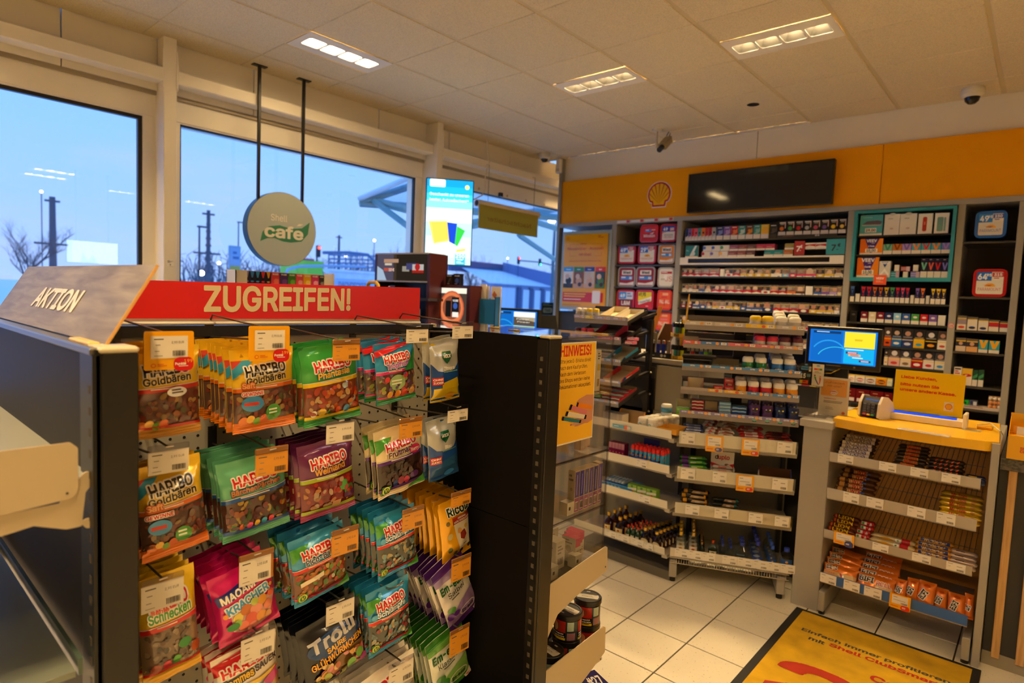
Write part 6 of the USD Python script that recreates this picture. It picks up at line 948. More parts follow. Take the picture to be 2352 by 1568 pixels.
col_of(spirit(.033, .115, '2a3a9a', [('R', .1, .0, .9, .2, 'dfe4ec')], capm=SAT, sy=.55, sh=.6), K1, X8(580), .03, zb, 3, .042, 'round flat clear bottle with blue cap', ', sixth column')
col_of(spirit(.030, .130, '2a3ab0', [('R', 0, .0, 1, .9, '2444a0'), ('P', ((.1, .5), (.5, .75), (.9, .5), (.5, .3)), 'c8d4ec'), ('L', .15, .1, .85, .25, 1, 'e0e8f4')], capm=SAT), K1, X8(708), .034, zb, 5, .060, 'clear bottle with large blue label', ', seventh column')
flab = [('R', 0, 0, 1, 1, '2a5aa8'), ('P', ((0, 0), (.6, 0), (1, .4), (1, 0)), 'c83a3a'), ('E', .5, .7, .12, 'e0a040', .8)]
col_of(spirit(.024, .120, '2f5ad0', flab, capm=SAT), K1, X8(828), .03, zb, 5, .05, 'slim clear bottle with blue and red label', ', eighth column')
col_of(spirit(.036, .118, '2f4ac0', flab, sy=.5, sh=.72, capm=SAT), K1, X8(945), .03, zb, 1, .05, 'wide clear flask with blue and red label', ', at the pillar end')

# --- rack parallel to the back wall, behind the acrylic case
r = thing('side_rack', 'white fronted checkout rack half hidden by the acrylic case', 'rack', tuple(K3.O))
part(r, 'back_panel', B().box(0, .59, .30, .315, .1, .88, '8f897c').box(0, .59, .316, .33, 0, 1.15, 'a39c8f'), SAT)
for x in (.0, .585): part(r, 'upright', B().box(x, x + .02, .275, .30, .05, .9, '2a2723'), SAT)
part(r, 'base', B().box(0, .61, .05, .30, 0, .05, '6a6458'), SAT)
for zt, zb2, cards in ((.843, .797, ()), (.652, .606, ((375, 470),)), (.458, .413, ((415, 515),)), (.198, .158, ((145, 240), (250, 350), (370, 480), (485, 560)))):
    p = part(r, 'shelf', B().box(0, .61, .004, .29, zb2 - .010, zb2 - .004, 'a69f92'), SAT)
    part(p, 'front_lip', B().obox((.0, -.004, zb2), X_ * .598, (0, .005, 0), (0, -.008, zt - zb2), 'e6dfcc').box(.58, .61, 0, .29, zb2 - .02, zb2, 'b0a898'), SAT)
    for a, e in cards: part(p, 'price_card', mini_card(B(), K3.x(z10(a, 900)), K3.x(z10(e, 900)), -.0135, zb2 + .004, zt - .003), CARD)
b = B(); x0 = K3.x(z10(185, 360)); b.plate([('R', 0, 0, 1, 1, '6aa8c8'), ('E', .75, .5, .12, 'e07a50', .9), ('R', .8, .1, .98, .9, 'e8e0d8'), ('L', .1, .3, .5, .6, 1, 'e8f0f4')], (x0, -.0135, .803), X_, Z_, .12, .02); part(p, 'price_strip', b, CARD)
zz = [.800, .608, .415, .160]
X10 = lambda x, y, bk=.04: K3.x(z10(x, y), bk)
tk = lambda l, loc, rz: jar(l, None, loc, rz, .030, .062, 'ded8cc', None, '2a9a7a', None, 'e8e2d6')
for i, x in enumerate((445, 528)): col_of(tk, K3, X10(x, 345), .03, zz[0] + .022, 5, .052, f'white and blue gum jar lying in the {("front", "pillar side")[i]} row', ', top white shelf', dx=.006)
s = bottle5; t = thing('gum_jar', 'white and blue waisted gum jar standing upright behind the others', 'gum jar', K3.p(X10(635, 275, .2), .2, zz[0] + .055), 0)
part(t, 'jar', B().lathe([(.026, 0), (.031, .005), (.026, .035), (.032, .06), (.03, .072)], '5aa0cc', 16).lathe([(.0318, .028), (.0300, .044)], 'e8e4dc', 16), GL); part(t, 'lid', B().lathe([(.03, .072), (.031, .08), (.027, .09), (0, .091)], 'ece8e0', 16), SAT)
carton('open_carton', 'orange sided carton holding cream packs on the top white shelf', K3, X10(150, 330), X10(365, 330), .02, .16, zz[0], .02, .085, 'b8a07a', 'd8861c')
for i in range(6): packet(K3.O[0] + X10(100 + 28 * i, 300, .06), K3.O[0] + X10(126 + 28 * i, 300, .06), zz[0] + .004, .065, .07, 'e4dac4', [('R', .1, .1, .9, .3, 'd8cdb4')], 'cream_pack', f'slim cream pack, {ORD[i]} in the orange sided carton', 'pack', 'slim cream packs', y=3.05)
carton('open_carton', 'low yellow carton at the end of the top white shelf', K3, X10(580, 390), X10(752, 390), .006, .13, zz[0] + .018, .03, .034, 'e0b050', 'e0a020')
# toy candy tubes
def tube_candy(l, loc, rz):
    t = thing('candy_tube', l, 'candy tube', loc, rz, 'toy candy tubes in the tub'); part(t, 'tube', B().lathe([(.011, 0), (.012, .004), (.012, .07)], '3a9ac8', 10), GL)
    part(t, 'cap', B().lathe([(.0125, .068), (.0135, .072), (.0125, .088), (.006, .096), (0, .097)], 'd8201c', 10), SAT); b = B().art([('E', .3, .6, .2, 'c87a50', 1.3), ('R', .55, .2, .9, .8, '2a3a9a'), ('E', .7, .5, .1, 'e8d8e0')], .03, .06, lambda u, v, e: np.c_[(.0122 + e) * np.sin(u / .012 - 1.2), -(.0122 + e) * np.cos(u / .012 - 1.2), v + .006], step=.006); part(t, 'label', b, GL); return t
x0 = X10(335, 620); s = None
for j in range(3):
    for i in range(8):
        lab = f'red capped blue candy tube, {ORD[i]} in the {("front", "middle", "rear")[j]} row of the tub'; loc = K3.p(x0 + .016 + i * .0262, .03 + j * .03, zz[1] + .014); s = tube_candy(lab, loc, .2 * i) if s is None else copy(s, lab, loc, .3 * i + j)
w = X10(590, 650) - x0; b = B().box(0, w, 0, .003, 0, .046, '2440a8').box(0, .003, 0, .11, 0, .046, '2440a8').box(w - .003, w, 0, .11, 0, .046, '2a2a7a').box(0, w, .11, .113, 0, .046, '1c2a80').box(0, w, 0, .11, 0, .003, '1c2a80')
b.plate([('E', .1, .3, .08, 'e8d020', 1), ('E', .68, .45, .1, 'e8c820', 1.3), ('E', .68, .45, .05, 'd84a2a', 1.3), ('P', ((.3, .2), (.6, .2), (.62, .9), (.28, .9)), 'd8a0c8'), ('E', .42, .6, .07, 'e8b8a0', 1), ('R', .5, .3, .58, .8, 'e06a9a')], (0, -.0005, 0), X_, Z_, w, .046); solo('candy_tub', b, GL, 'blue printed tub holding the red capped candy tubes', 'tub', loc=K3.p(x0, .012, zz[1]))
solo('header_card', B().box(0, .10, 0, .003, 0, .05, '1c2a8a', r=.001), CARD, 'dark blue header card behind the red capped candy tubes', 'card', loc=K3.p(X10(440, 480, .12), .126, zz[1] + .085))
for i in range(5): packet(K3.O[0] + X10(150 + 27 * i, 560, .08), K3.O[0] + X10(175 + 27 * i, 560, .08), zz[1], .085, .05, '8a1c4a', [('R', 0, .6, 1, 1, 'd88aa0'), ('E', .5, .35, .25, 'd86a8a', .8)], 'pink_sweet_box', f'maroon and pink sweet box, {ORD[i]} from the case side', 'sweet box', 'maroon and pink sweet boxes', y=3.07)
x0, x1 = X10(100, 850), X10(360, 850); b = B().box(0, x1 - x0, 0, .14, 0, .05, '2a7ac0', r=.002); b.plate([('R', 0, .3, 1, .9, '3a92d8'), ('T', 'mentos', .72, .1, .5, '1c2a6a', {'st': .46})] + [('E', .1 + .12 * i, .65, .05, 'a8d0ec') for i in range(5)], (0, -.0006, 0), X_, Z_, x1 - x0, .05); solo('mint_roll_box', b, GL, 'bright blue box full of wrapped mint rolls on the third white shelf', 'box', loc=K3.p(x0, .02, zz[2]))
s = None
for i in range(6):
    lab = f'white and blue mint roll, {ORD[i]} in the bright blue box'; loc = K3.p(x0 + .01 + .022 * i, .03, zz[2] + .05); b = B(); wrap_bar(b, .11, .02, .018, 'c8d8e8'); b.box(.03, .07, .004, .016, .0178, .0186, '4a90d0')
    s = solo('mint_roll', b, FOIL, lab, 'mint roll', 'mint rolls', M=frame(np.array(loc) + V3(.02, .0, 0), V3(-1, .0, 0), Z_) @ np.eye(4)) if s is None else copy(s, lab, M=frame(np.array(loc) + V3(.02, .0, 0), V3(-1, .0, 0), Z_))
for i, (a, e) in enumerate(((303, 378), (385, 462), (466, 550))): packet(K3.O[0] + X10(a, 930, .02), K3.O[0] + X10(e, 930, .02), zz[2], .072, .045, '7aa83a', [('R', 0, .0, 1, 1, '86b43c'), ('P', ((0, .55), (1, .62), (1, .8), (0, .72)), 'ece8d8'), ('E', .5, .35, .25, 'd8701c', .7), ('P', ((.3, .1), (.5, .6), (.65, .55), (.6, .1)), 'c84a18'), ('R', .35, .8, .6, .97, '2a6a2a')], 'herb_sweet_box', f'green herb sweet box, {ORD[i]} from the blue mint box', 'sweet box', 'green herb sweet boxes', y=3.02)
amb = lambda r, h, lab, sx=1, sy=1: (lambda l, loc, rz: bottle('miniature_bottle', l, loc, rz, pr(r, h, .6), cp(r * .38, h), 'fff', 'd0a83c', (r, h * .1, h * .45, lab), sx, sy, None, AMBER, METAL))
gl = [('R', 0, 0, 1, 1, 'e0c98a'), ('E', .5, .7, .12, 'a83a2a', 1), ('L', .2, .15, .8, .45, 2, '6a4a2a')]
col_of(amb(.028, .128, gl), K3, X10(145, 1230), .035, zz[3], 4, .058, 'brown spirit bottle with gold cap', ', column beside the acrylic case', .004)
col_of(amb(.030, .118, gl, 1, .7), K3, X10(245, 1250), .032, zz[3], 5, .048, 'brown spirit bottle with gold cap', ', second brown column', .006)
for i, x in enumerate((315, 357, 400)): col_of(spirit(.0135, .088, 'd83a1c', [('R', 0, 0, 1, 1, 'd8d4c8')], '143a1c', GL, capm=SAT, sh=.6), K3, X10(x, 1300), .03, zz[3], 6, .03, 'tiny green bottle with red and white cap', f', {ORD[i]} green column', .006)
cl = [('R', 0, 0, 1, .7, 'e0cfa0'), ('E', .5, .7, .42, 'e0cfa0', .5), ('L', .2, .2, .8, .5, 2, '8a6a3a')]
col_of(amb(.028, .105, cl, 1, .55), K3, X10(465, 1320), .028, zz[3], 7, .036, 'amber pocket flask with cream label', ', row beside the green bottles', .007)
col_of(amb(.028, .102, cl, 1, .55), K3, X10(565, 1350), .026, zz[3], 7, .036, 'amber pocket flask with cream label', ', outer row near the angled rack', .004)
# cantilevered gum trays over this rack
r = thing('gum_tray_tower', 'black arms carrying five tilted gum trays over the white fronted rack', 'gum stand', tuple(K3.O))
part(r, 'mast', B().box(.27, .30, .26, .29, .82, 1.42, '1a1816'), SAT)
LT = [(-.045, .315, 1.435, 1.390, ['a8a4c8', [('b0acd0', 0, .2, ''), ('d8c84a', .22, .4, ''), ('a8a4c8', .42, .7, ''), ('a8a4c8', .72, .98, '')]]), (-.08, .28, 1.322, 1.284, ['9aa0e0', [('9aa0e0', 0, .3, ''), ('6a90e8', .32, .55, ''), ('e88ab0', .57, .98, '')]]), (-.10, .285, 1.196, 1.160, ['c8c8e0', [('e8a850', .5, .7, ''), ('6a90d8', .72, .98, '')]]), (-.10, .292, 1.075, 1.042, ['aab0f0', [('aab0f0', 0, .98, '')]]), (-.12, .285, .958, .925, ['b0b8e8', [('b0b8e8', 0, .5, ''), ('b0b8e8', .52, .98, '')]])]
for x0, x1, zt, zb2, st_ in LT:
    gum_tray(r, x0, x1, -.05, zt, zb2, .22, .07, st_, '2a2826'); part(r, 'arm', B().obox((x1 - .02, .12, zb2 + .03), (.01, .15, .03), (.02, 0, 0), (0, 0, .014), '14120f'), SAT)
zt1 = LT[0][3] + .012
for i, (px, bc, lc) in enumerate(((1332, gy, 'e8e2d6'), (1345, gy, 'e8e2d6'), (1357, gy, 'e8c41c'), (1372, gy, 'e8c41c'))):
    x_ = K3.x((px, 712)); s = jar(f'silver gum jar with {"white" if i < 2 else "yellow"} lid, {ORD[i]} on the topmost side tray', None, K3.p(x_, -.01, zt1 + .012), 0, .0195, .062, bc, None, '2a6ab0', None, lc)
for i, (px, lc) in enumerate(((1331, '5a1a2a'), (1345, 'd8284a'), (1359, 'd8284a'))): jar(f'silver gum jar with {"maroon" if i == 0 else "red"} band, {ORD[i]} on the second side tray', None, K3.p(K3.x((px, 752)), -.01, LT[1][3] + .018), 0, .0215, .056, gy, 'ece6da', '2a6ab0', None, lc)
def tcarton(label, i, xa, xb, y0, y1, hf, hb, col, side):
    z = LT[i][3] + .008; b = B(); w = xb - xa; sl = .3
    for (ya, h_) in ((y0, hf), (y1, hb)): b.obox((xa, ya, z + sl * (ya + .04)), X_ * w, (0, .0015, 0), (0, 0, h_), col)
    for x in (xa, xb - .0015): b.prism(Polygon([(y0, z + sl * (y0 + .04)), (y1, z + sl * (y1 + .04)), (y1, z + sl * (y1 + .04) + hb), (y0, z + sl * (y0 + .04) + hf)]), (x + .0015, 0, 0), Y_, Z_, .0015, side)
    b.obox((xa, y0, z + sl * (y0 + .04)), X_ * w, (0, y1 - y0, sl * (y1 - y0)), (0, 0, .0015), 'c8b890')
    return b, z
for i, xa, xb, y0, y1, hf, hb, col, side, txt, lab in ((0, .10, .20, .0, .16, .03, .035, 'd8c8a0', 'e0d4b4', None, 'cream open carton behind the jars on the topmost side tray'), (0, .22, .31, -.03, .14, .03, .03, 'd8c8a8', 'e4dcc8', 'c', 'pale open carton at the end of the topmost side tray'), (1, .06, .20, .02, .16, .025, .05, '4a4038', 'b02448', None, 'carton with a crimson side on the second side tray'), (2, .17, .28, -.03, .15, .02, .035, 'c8b690', '2a94c0', 'e', 'carton with a blue side on the third side tray'), (3, .165, .288, -.03, .16, .028, .035, 'c0a888', 'c81c20', 'e', 'carton with a bright red side on the fourth side tray'), (4, .15, .28, -.03, .16, .022, .03, 'b8a07a', 'a01a28', None, 'carton with a dark red side of mint packs on the fifth side tray')):
    b, z = tcarton(lab, i, xa, xb, y0, y1, hf, hb, col, side)
    if txt == 'e': b.plate([('T', 'extra', .35, .25, .5, 'f4ece4', {'st': .5}), ('E', .16, .5, .1, '1c3a7a', 1), ('R', .62, .2, .96, .6, 'e8d8c8' if i == 3 else '8ac8e0')], (xb + .0005, y0, z + .3 * (y0 + .04)), unit(V3(0, 1, .3)), Z_, (y1 - y0) * 1.04, hf)
    solo('open_carton', b, CARD, lab, 'carton', loc=tuple(K3.O))
for i, (xa, c1, c2) in enumerate(((.02, '7ac02a', 'dfe8d8'), (.085, '8ac83a', 'dfe8d8'), (.155, 'a81c2c', 'e0ece4'), (.155, 'a81c2c', 'e0ece4'), (.155, 'a81c2c', 'e0ece4'))):
    k = max(0, i - 2); gum_stick('gum_pack', f'{"lime green" if i < 2 else "red and mint"} gum pack, {ORD[i]} on the fifth side tray', .062 if i < 2 else .12, .045, .022, c1, '3aa08a', K3.p(xa + .002, -.02 + .05 * k, .958 + .016 * k), 0)
for i in range(3): gum_stick('gum_pack', f'white and orange gum pack, {ORD[i]} lying in the blue sided carton', .09, .03, .012, 'dcd8e0', 'e8a030', K3.p(.07 + .012 * i, -.035 + .035 * i, 1.182 + .012 * i), .1 * i)
for i in range(2): gum_stick('gum_pack', f'pink gum pack, {ORD[i]} sticking out of the second side tray', .05, .05, .018, 'e07a98', 'e8c8d0', K3.p(.29, -.02 + .02 * i, 1.285 + .02 * i), 0)
# ------------------------------------------------------------------ right counter with chocolate bars
r = thing('snack_counter', 'grey sided checkout counter with four shelves of bars under a yellow top', 'counter', tuple(K2.O))
part(r, 'pillar', B().box(-.128, .0, .015, .62, .0, .935, 'aaa498', r=.002), SAT); part(r, 'pillar_cap', B().box(-.14, .012, -.02, .64, .935, .972, 'b3ada0', r=.003), SAT)
part(r, 'side_panel', B().box(.622, .650, .0, .62, 0, .985, 'a8a296', r=.002), SAT)
part(r, 'back_panel', B().box(.0, .62, .36, .38, .05, .95, 'a8772f'), SAT)
C = Polygon([(.0, .03), (.0, .62), (.62, .62), (.645, .03), (.60, -.005), (.45, -.03), (.30, -.035), (.15, -.01), (.02, .025)])
part(r, 'yellow_top', B().prism(C, (0, 0, .99), X_, Y_, .042, 'f4bc10'), SAT)
for x in (.004, .585):
    p = part(r, 'base_leg', B().hull([(x, -.01, .02), (x + .03, -.01, .02), (x, .33, .02), (x + .03, .33, .02), (x, -.01, .12), (x + .03, -.01, .12), (x, .33, .12), (x + .03, .33, .12)], .003, 'a39d90'), SAT); part(p, 'foot', B().lathe([(.015, 0), (.015, .018), (.008, .02), (.008, .03)], '14120f', 12, (x + .015, .015, 0)), SAT)
SH2 = [(.828, .784, ((190, 295), (468, 585), (680, 800), (890, 1018)), ()), (.650, .598, ((228, 335), (385, 500), (662, 785), (860, 988)), ()), (.441, .400, ((430, 540), (700, 828), (933, 1065)), ((170, 308, '2a3c8a'),)), (.222, .172, ((80, 190), (240, 350), (380, 500)), ((555, 700, 'd8301c'),))]
SL = .28
for i, (zt, zb2, cards, promos) in enumerate(SH2):
    x0, x1 = .008, .598; p = part(r, 'shelf', B().box(x0, x1, -.004, .0, zb2 - .006, zb2 + .002, 'a69f92').obox((x0, 0, zb2 - .004), X_ * (x1 - x0), (0, .004, 0), (0, 0, .008), 'a69f92'), SAT)
    if i < 3:
        b = B()
        for k in range(30): xx = x0 + .008 + k * .0198; b.tube([(xx, .0, zb2 + .002), (xx, .34, zb2 + .34 * SL), (xx, .345, zb2 + .34 * SL + .03)], .0014, '8a8478', 5, False)
        for yy in (.06, .2, .34): b.tube([(x0, yy, zb2 + yy * SL - .002), (x1, yy, zb2 + yy * SL - .002)], .002, '8a8478', 6)
        part(p, 'wire_deck', b, METAL, kind='stuff')
    else: part(p, 'deck', B().obox((x0, 0, zb2 - .002), X_ * (x1 - x0), (0, .33, .05), (0, 0, .003), '9a9388'), SAT)
    part(p, 'front_lip', B().obox((x0, -.008, zb2), X_ * (x1 - x0), (0, .003, 0), (0, -.008, zt - zb2), 'b9b2a8' if i < 3 else '3d6fc0'), GL)
    for a, e in cards: part(p, 'price_card', mini_card(B(), K2.x(z9(a, 300 + 230 * i)), K2.x(z9(e, 300 + 230 * i)), -.018, zb2 + .003, zt - .001), CARD)
    for a, e, oc in promos: part(p, 'promo_card', promo_card(B(), K2.x(z9(a, 300 + 230 * i)), K2.x(z9(e, 300 + 230 * i)), -.02, zb2 - .012, zt + .006, oc), GL)
def k9(a, e, y): x = K2.x(z9(a, y), .03); return x, K2.x(z9(e, y), .03) - x
def bars9(a, e, yy, lvl, n, c, items, what, W_=.034, H_=.022, slope=(.026, None), y0=.012, jit=.004, lift=.006, seed=1):
    x, L_ = k9(a, e, yy); dz = slope[1] if slope[1] is not None else SL * slope[0]; bar_stack(K2, L_, W_, H_, c, items, x, SH2[lvl][1], n, what, (slope[0], dz), y0, jit, seed, lift)
bars9(160, 415, 240, 0, 7, '2a1610', brand('SNICKERS', '1c3a9a', 'f0ece8', None, .76, .42, [('R', .0, .08, 1, .12, 'c8281c'), ('R', .0, .92, 1, .96, 'c8281c')]), 'dark brown bar with a white nameplate on the top snack shelf', slope=(.028, .0125), lift=.012)
bars9(545, 770, 300, 0, 7, '14100e', brand('Mars', 'd8341c', None, 'b08a3a', .5, .42), 'black bar with red script on the top snack shelf', slope=(.027, .0125), lift=.008, seed=2)
bars9(770, 1030, 340, 0, 5, '1a1210', [('P', [(u, .3), (u + .1, .5), (u + .12, .7), (u + .02, .5)], 'd8481c') for u in (.1, .28, .46, .64, .82)], 'black bar with slanting orange flashes on the top snack shelf', slope=(.026, .0125), lift=.006, seed=3)
bars9(1035, 1180, 390, 0, 3, '1c3a7a', [('L', .1, .3, .9, .7, 1, 'e0c040')], 'small blue bar with yellow writing on the top snack shelf', W_=.03, slope=(.03, .004), lift=.004, seed=4)
bars9(150, 425, 470, 1, 6, '5a3418', brand('TWIX', 'c81c1c', None, 'e0b870', .42, .42, [('L', .68, .3, .92, .6, 1, '3a5aa8'), ('R', 0, .1, .16, .9, 'c8904a')]), 'golden brown twin bar on the second snack shelf', .05, .026, (.030, .018), lift=.008, seed=5)
bars9(640, 845, 590, 1, 1, 'e4dccf', brand('TWIX', 'c81c1c', None, 'e8d8b8', .44, .42), 'single white twin bar on the second snack shelf', .045, .022, seed=6)
bars9(850, 1150, 620, 1, 6, 'e8c018', [('T', 'Mr.Tom', .42, .34, .36, 'c8301c', {'st': .46}), ('E', .86, .5, .07, 'c89030', 1)], 'yellow nut bar with red script on the second snack shelf', .042, .024, (.026, .016), lift=.008, seed=7)
bars9(110, 300, 730, 2, 5, '6a2a14', brand('LION', 'f0c020', None, '3a1408', .7, .45, [('R', 0, .1, .08, .9, 'c8501c')]), 'brown bar with yellow letters on the third snack shelf', slope=(.030, .014), lift=.006, seed=8)
bars9(300, 400, 770, 2, 5, 'c81c20', [('R', .0, .3, .45, .7, 'f0ece4'), ('R', .05, .35, .25, .65, '4a9a3a'), ('P', ((.6, .2), (.8, .7), (.9, .4)), 'f4e4dc')], 'red ended wrapper with a pale badge on the third snack shelf', slope=(.030, .014), lift=.004, seed=9)
bars9(385, 700, 830, 2, 3, 'e4cf9a', [('P', ((.05, .3), (.3, .7), (.5, .4), (.45, .2)), 'd8a020'), ('R', .55, .3, .7, .7, 'f0ece4'), ('R', .72, .0, .95, 1, 'c8202a'), ('E', .62, .5, .03, '4a9a3a')], 'cream coloured bar with a red end on the third snack shelf', slope=(.034, .012), lift=.004, seed=10)
bars9(690, 945, 880, 2, 5, 'd8982c', [('R', .0, .3, 1, .75, '1c3a8a'), ('T', 'Wunderbar', .5, .38, .3, 'e8c060', {'st': .8})], 'golden bar with a blue band on the third snack shelf', slope=(.026, .013), lift=.004, seed=11)
bars9(925, 1120, 920, 2, 4, 'c8b0a0', [('R', 0, .0, 1, .4, '6a3a24'), ('L', .15, .5, .8, .75, 1, '5a3a30')], 'pale brown bar with white wrapper on the third snack shelf', slope=(.028, .012), lift=.004, seed=12)
def flat_pack(label, L_, W_, c, items, loc, rz, tilt, grp=None, seed=1):
    M = np.eye(4); M[:3, :3] = np.array([[math.cos(rz), -math.sin(rz), 0], [math.sin(rz), math.cos(rz), 0], [0, 0, 1]]) @ np.array([[0, 1, 0], [-1, 0, 0], [0, 0, 1.0]]) @ np.array([[math.cos(tilt), 0, math.sin(tilt)], [0, 1, 0], [-math.sin(tilt), 0, math.cos(tilt)]]) if False else frame((0, 0, 0), V3(math.cos(rz), math.sin(rz), 0), V3(-math.sin(rz) * math.sin(tilt), math.cos(rz) * math.sin(tilt), math.cos(tilt)))[:3, :3]
    M[:3, 3] = np.asarray(loc) + M[:3, 2] * W_ / 2; t = thing('snack_pack', label, 'snack pack', M=M, group=grp); fn = bag_fn(L_, W_, .026, seed, .06, .06); nu, nv = 14, 12
    uu, vv_ = np.meshgrid(np.linspace(0, L_, nu), np.linspace(0, W_, nv)); P = fn(uu.ravel(), vv_.ravel(), np.zeros(nu * nv)); Q = P.copy(); Q[:, 0] = -Q[:, 0] * .5 - .001; idx = np.arange(nu * nv).reshape(nv, nu); f = np.c_[idx[:-1, :-1].ravel(), idx[:-1, 1:].ravel(), idx[1:, 1:].ravel(), idx[1:, :-1].ravel()]
    part(t, 'wrapper', B().add(P, f, c).add(Q, f[:, ::-1], c), FOIL); b = B().art(items, L_, W_, fn, step=.011, e0=.0006, seed=seed); part(t, 'print', b, GL); return t, M
def pack_row(a, e, n, W_, c, items, what, tilt=.45, dy=.03, dz=.012, y0=.012, up=.006, xo=0):
    x, L_ = k9(a, e, 1060 + (a - 80) * .2); s = None
    for k in range(n):
        lab = f'{what}, {ORD[k]} from the shelf front'; loc = K2.p(x + L_ / 2 + xo * k, y0 + dy * k, SH2[3][1] + up + dz * k)
        if s is None: s, M = flat_pack(lab, L_, W_, c, items, loc, 0, tilt, seed=int(a))
        else: M2 = M.copy(); M2[:3, 3] += V3(xo * k, dy * k, dz * k); copy(s, lab, M=M2)
BF = 'e87a1c'
pack_row(85, 315, 4, .085, BF, [('T', 'BIFI', .24, .70, .2, '1c1410', {'st': .34, 'r': 6, 'o': 'e8d8c8'}), ('R', .0, .1, 1, .6, 'd8a86a'), ('P', ((.42, .5), (.9, .62), (.96, .3), (.6, .25)), 'e8c890'), ('P', ((.5, .55), (.56, .6), (.64, .3), (.58, .28)), 'b83a2a'), ('E', .52, .22, .05, 'c8301c'), ('E', .58, .16, .04, '5a8a3a'), ('T', 'PIZZA SNACK', .72, .08, .09, '6a3418', {'st': .36}), ('T', 'Pizza', .2, .42, .13, 'd86a4a', {'st': .3, 'b': False})], 'orange snack pack with a cheese picture on the bottom shelf', .5, .04, .016)
pack_row(310, 570, 5, .085, BF, [('T', 'BIFI', .24, .55, .26, '1c1410', {'st': .40, 'o': 'e8d8c8'}), ('R', .5, .08, .96, .5, 'e0b070'), ('T', 'ROLL', .72, .50, .2, 'c8483a', {'st': .4, 'o': 'f0d8c8'}), ('E', .4, .2, .06, '6a9a3a'), ('R', .55, .14, .95, .28, 'd89a5a')], 'orange snack pack with large black letters on the bottom shelf', .5, .035, .016, y0=.02)
for j, (a, e, yy, h_, rt, nm) in enumerate(((570, 645, 1110, .095, .1, 'partly hidden, nearest the wide packs'), (640, 728, 1120, .11, .05, 'second narrow one'), (715, 835, 1130, .115, -.15, 'broad, third one'), (830, 925, 1160, .10, .1, 'fourth narrow one'), (925, 1050, 1170, .10, .16, 'fifth one'), (1035, 1100, 1250, .11, .3, 'fallen at the shelf end'))):
    x, L_ = k9(a, e, yy); t, M = flat_pack(f'orange sausage snack bag, {nm}', L_ * 1.0, h_, BF, [('T', 'BIFI', .5, .42, .2, '14100e', {'st': .62, 'r': 72 if j != 2 else 65, 'o': 'e8dccc'}), ('R', .1, .02, .9, .12, 'c85a1c'), ('E', .5, .82, .2, 'b84a1c', .6)], K2.p(x + L_ / 2, .03 + .01 * (j % 2), SH2[3][1] + .012), rt * .5, .42, seed=70 + j)
# on the yellow counter top
zt = .991
t = thing('card_terminal', 'grey and white payment card terminal on the yellow counter top', 'card terminal', (-.628, 3.47, zt), -.35)
side = Polygon([(0, .008), (.012, 0), (.115, 0), (.125, .012), (.128, .05), (.112, .082), (.07, .108), (.03, .112), (.006, .075)])
part(t, 'side_shell', B().prism(side.buffer(-.002).buffer(.002), (-.045, -.02, 0), Y_, Z_, .012, 'd8cfbe').prism(side, (.052, -.02, 0), Y_, Z_, .012, 'd8cfbe'), SAT)
part(t, 'body', B().prism(side.buffer(-.006), (.041, -.02, 0), Y_, Z_, .088, '2c2a28'), SAT)
b = B().box(-.0575, -.0571, .0, .085, .018, .075, '3a3834'); part(t, 'side_inlay', b, SAT); 
b = B().obox((-.032, .002, .088), (.066, 0, 0), (0, .035, .012), (0, -.001, .003), '2a5aa8'); part(t, 'display', b, GLOW)
b = B()
for i in range(3):
    for j in range(4): b.box(-.026 + .02 * i, -.010 + .02 * i, -.026, -.020, .028 + .012 * j, .036 + .012 * j, '4a4844', r=.001)
part(t, 'keypad', b, SAT, kind='stuff')
for i, c in enumerate(('c82828', 'e0b828', '2a8a3a')): part(t, 'function_key', B().box(-.026 + .02 * i, -.010 + .02 * i, -.027, -.020, .014, .022, c, r=.001), SAT)
t = thing('notice_board_stand', 'white base with blue light strip holding a yellow closed-till notice', 'notice stand', (-.410, 3.555, zt), .0)
part(t, 'base', B().box(-.165, .155, -.03, .05, 0, .035, 'e8dfc8', r=.004).box(.150, .165, -.04, .06, 0, .07, 'e8dfc8', r=.003), SAT); part(t, 'light_strip', B().box(-.13, .125, -.022, .0, .036, .044, '2a50e0'), GLOW)
w, h = .286, .203; Mx = V3(0, .10, 1); b = B().obox((-.142, .0, .046), X_ * w, (0, .002, 0), unit(Mx) * h, 'f0c608'); part(t, 'notice_plate', b, GL); b = B(); tr_ = 'd83c18'
b.plate([('T', s, .09, y, .062, tr_, {'a': 'l', 'st': ww}) for s, y, ww in (('Liebe Kunden,', .80, .52), ('bitte nutzen Sie', .62, .56), ('unsere andere Kasse.', .49, .80))] + [('R', .74, .12, .87, .33, 'e8d8b0'), ('S', .805, .225, .05, 'd8301c', 'f0b818')], (-.142, -.0006, .046), X_, unit(Mx), w, h); part(t, 'lettering', b, GL)
for lab, px, w_, d_, rz, c in (('long translucent paper strip lying on the yellow counter top', (2120, 993), .20, .05, -.10, 'd8cfae'), ('small printed slip lying on the yellow counter top', (2232, 988), .07, .04, -.08, 'e8d8b0')):
    p = at(*px, 'z', zt); b = B().box(-w_ / 2, w_ / 2, -d_ / 2, d_ / 2, 0, .0012, c); b.plate([('R', .02, .1, .98, .9, 'e0d8bc'), ('L', .08, .3, .92, .7, 2, 'a89a78')], (-w_ / 2, -d_ / 2, .0014), X_, Y_, w_, d_); solo('paper_strip', b, GL, lab, 'paper', loc=tuple(p), rz=rz)
p = at(2262, 985, 'z', zt); solo('yellow_plug_box', B().box(-.03, .03, -.02, .02, 0, .014, 'e8a808', r=.003), SAT, 'flat yellow cable cover on the counter corner', 'cable cover', loc=tuple(p))
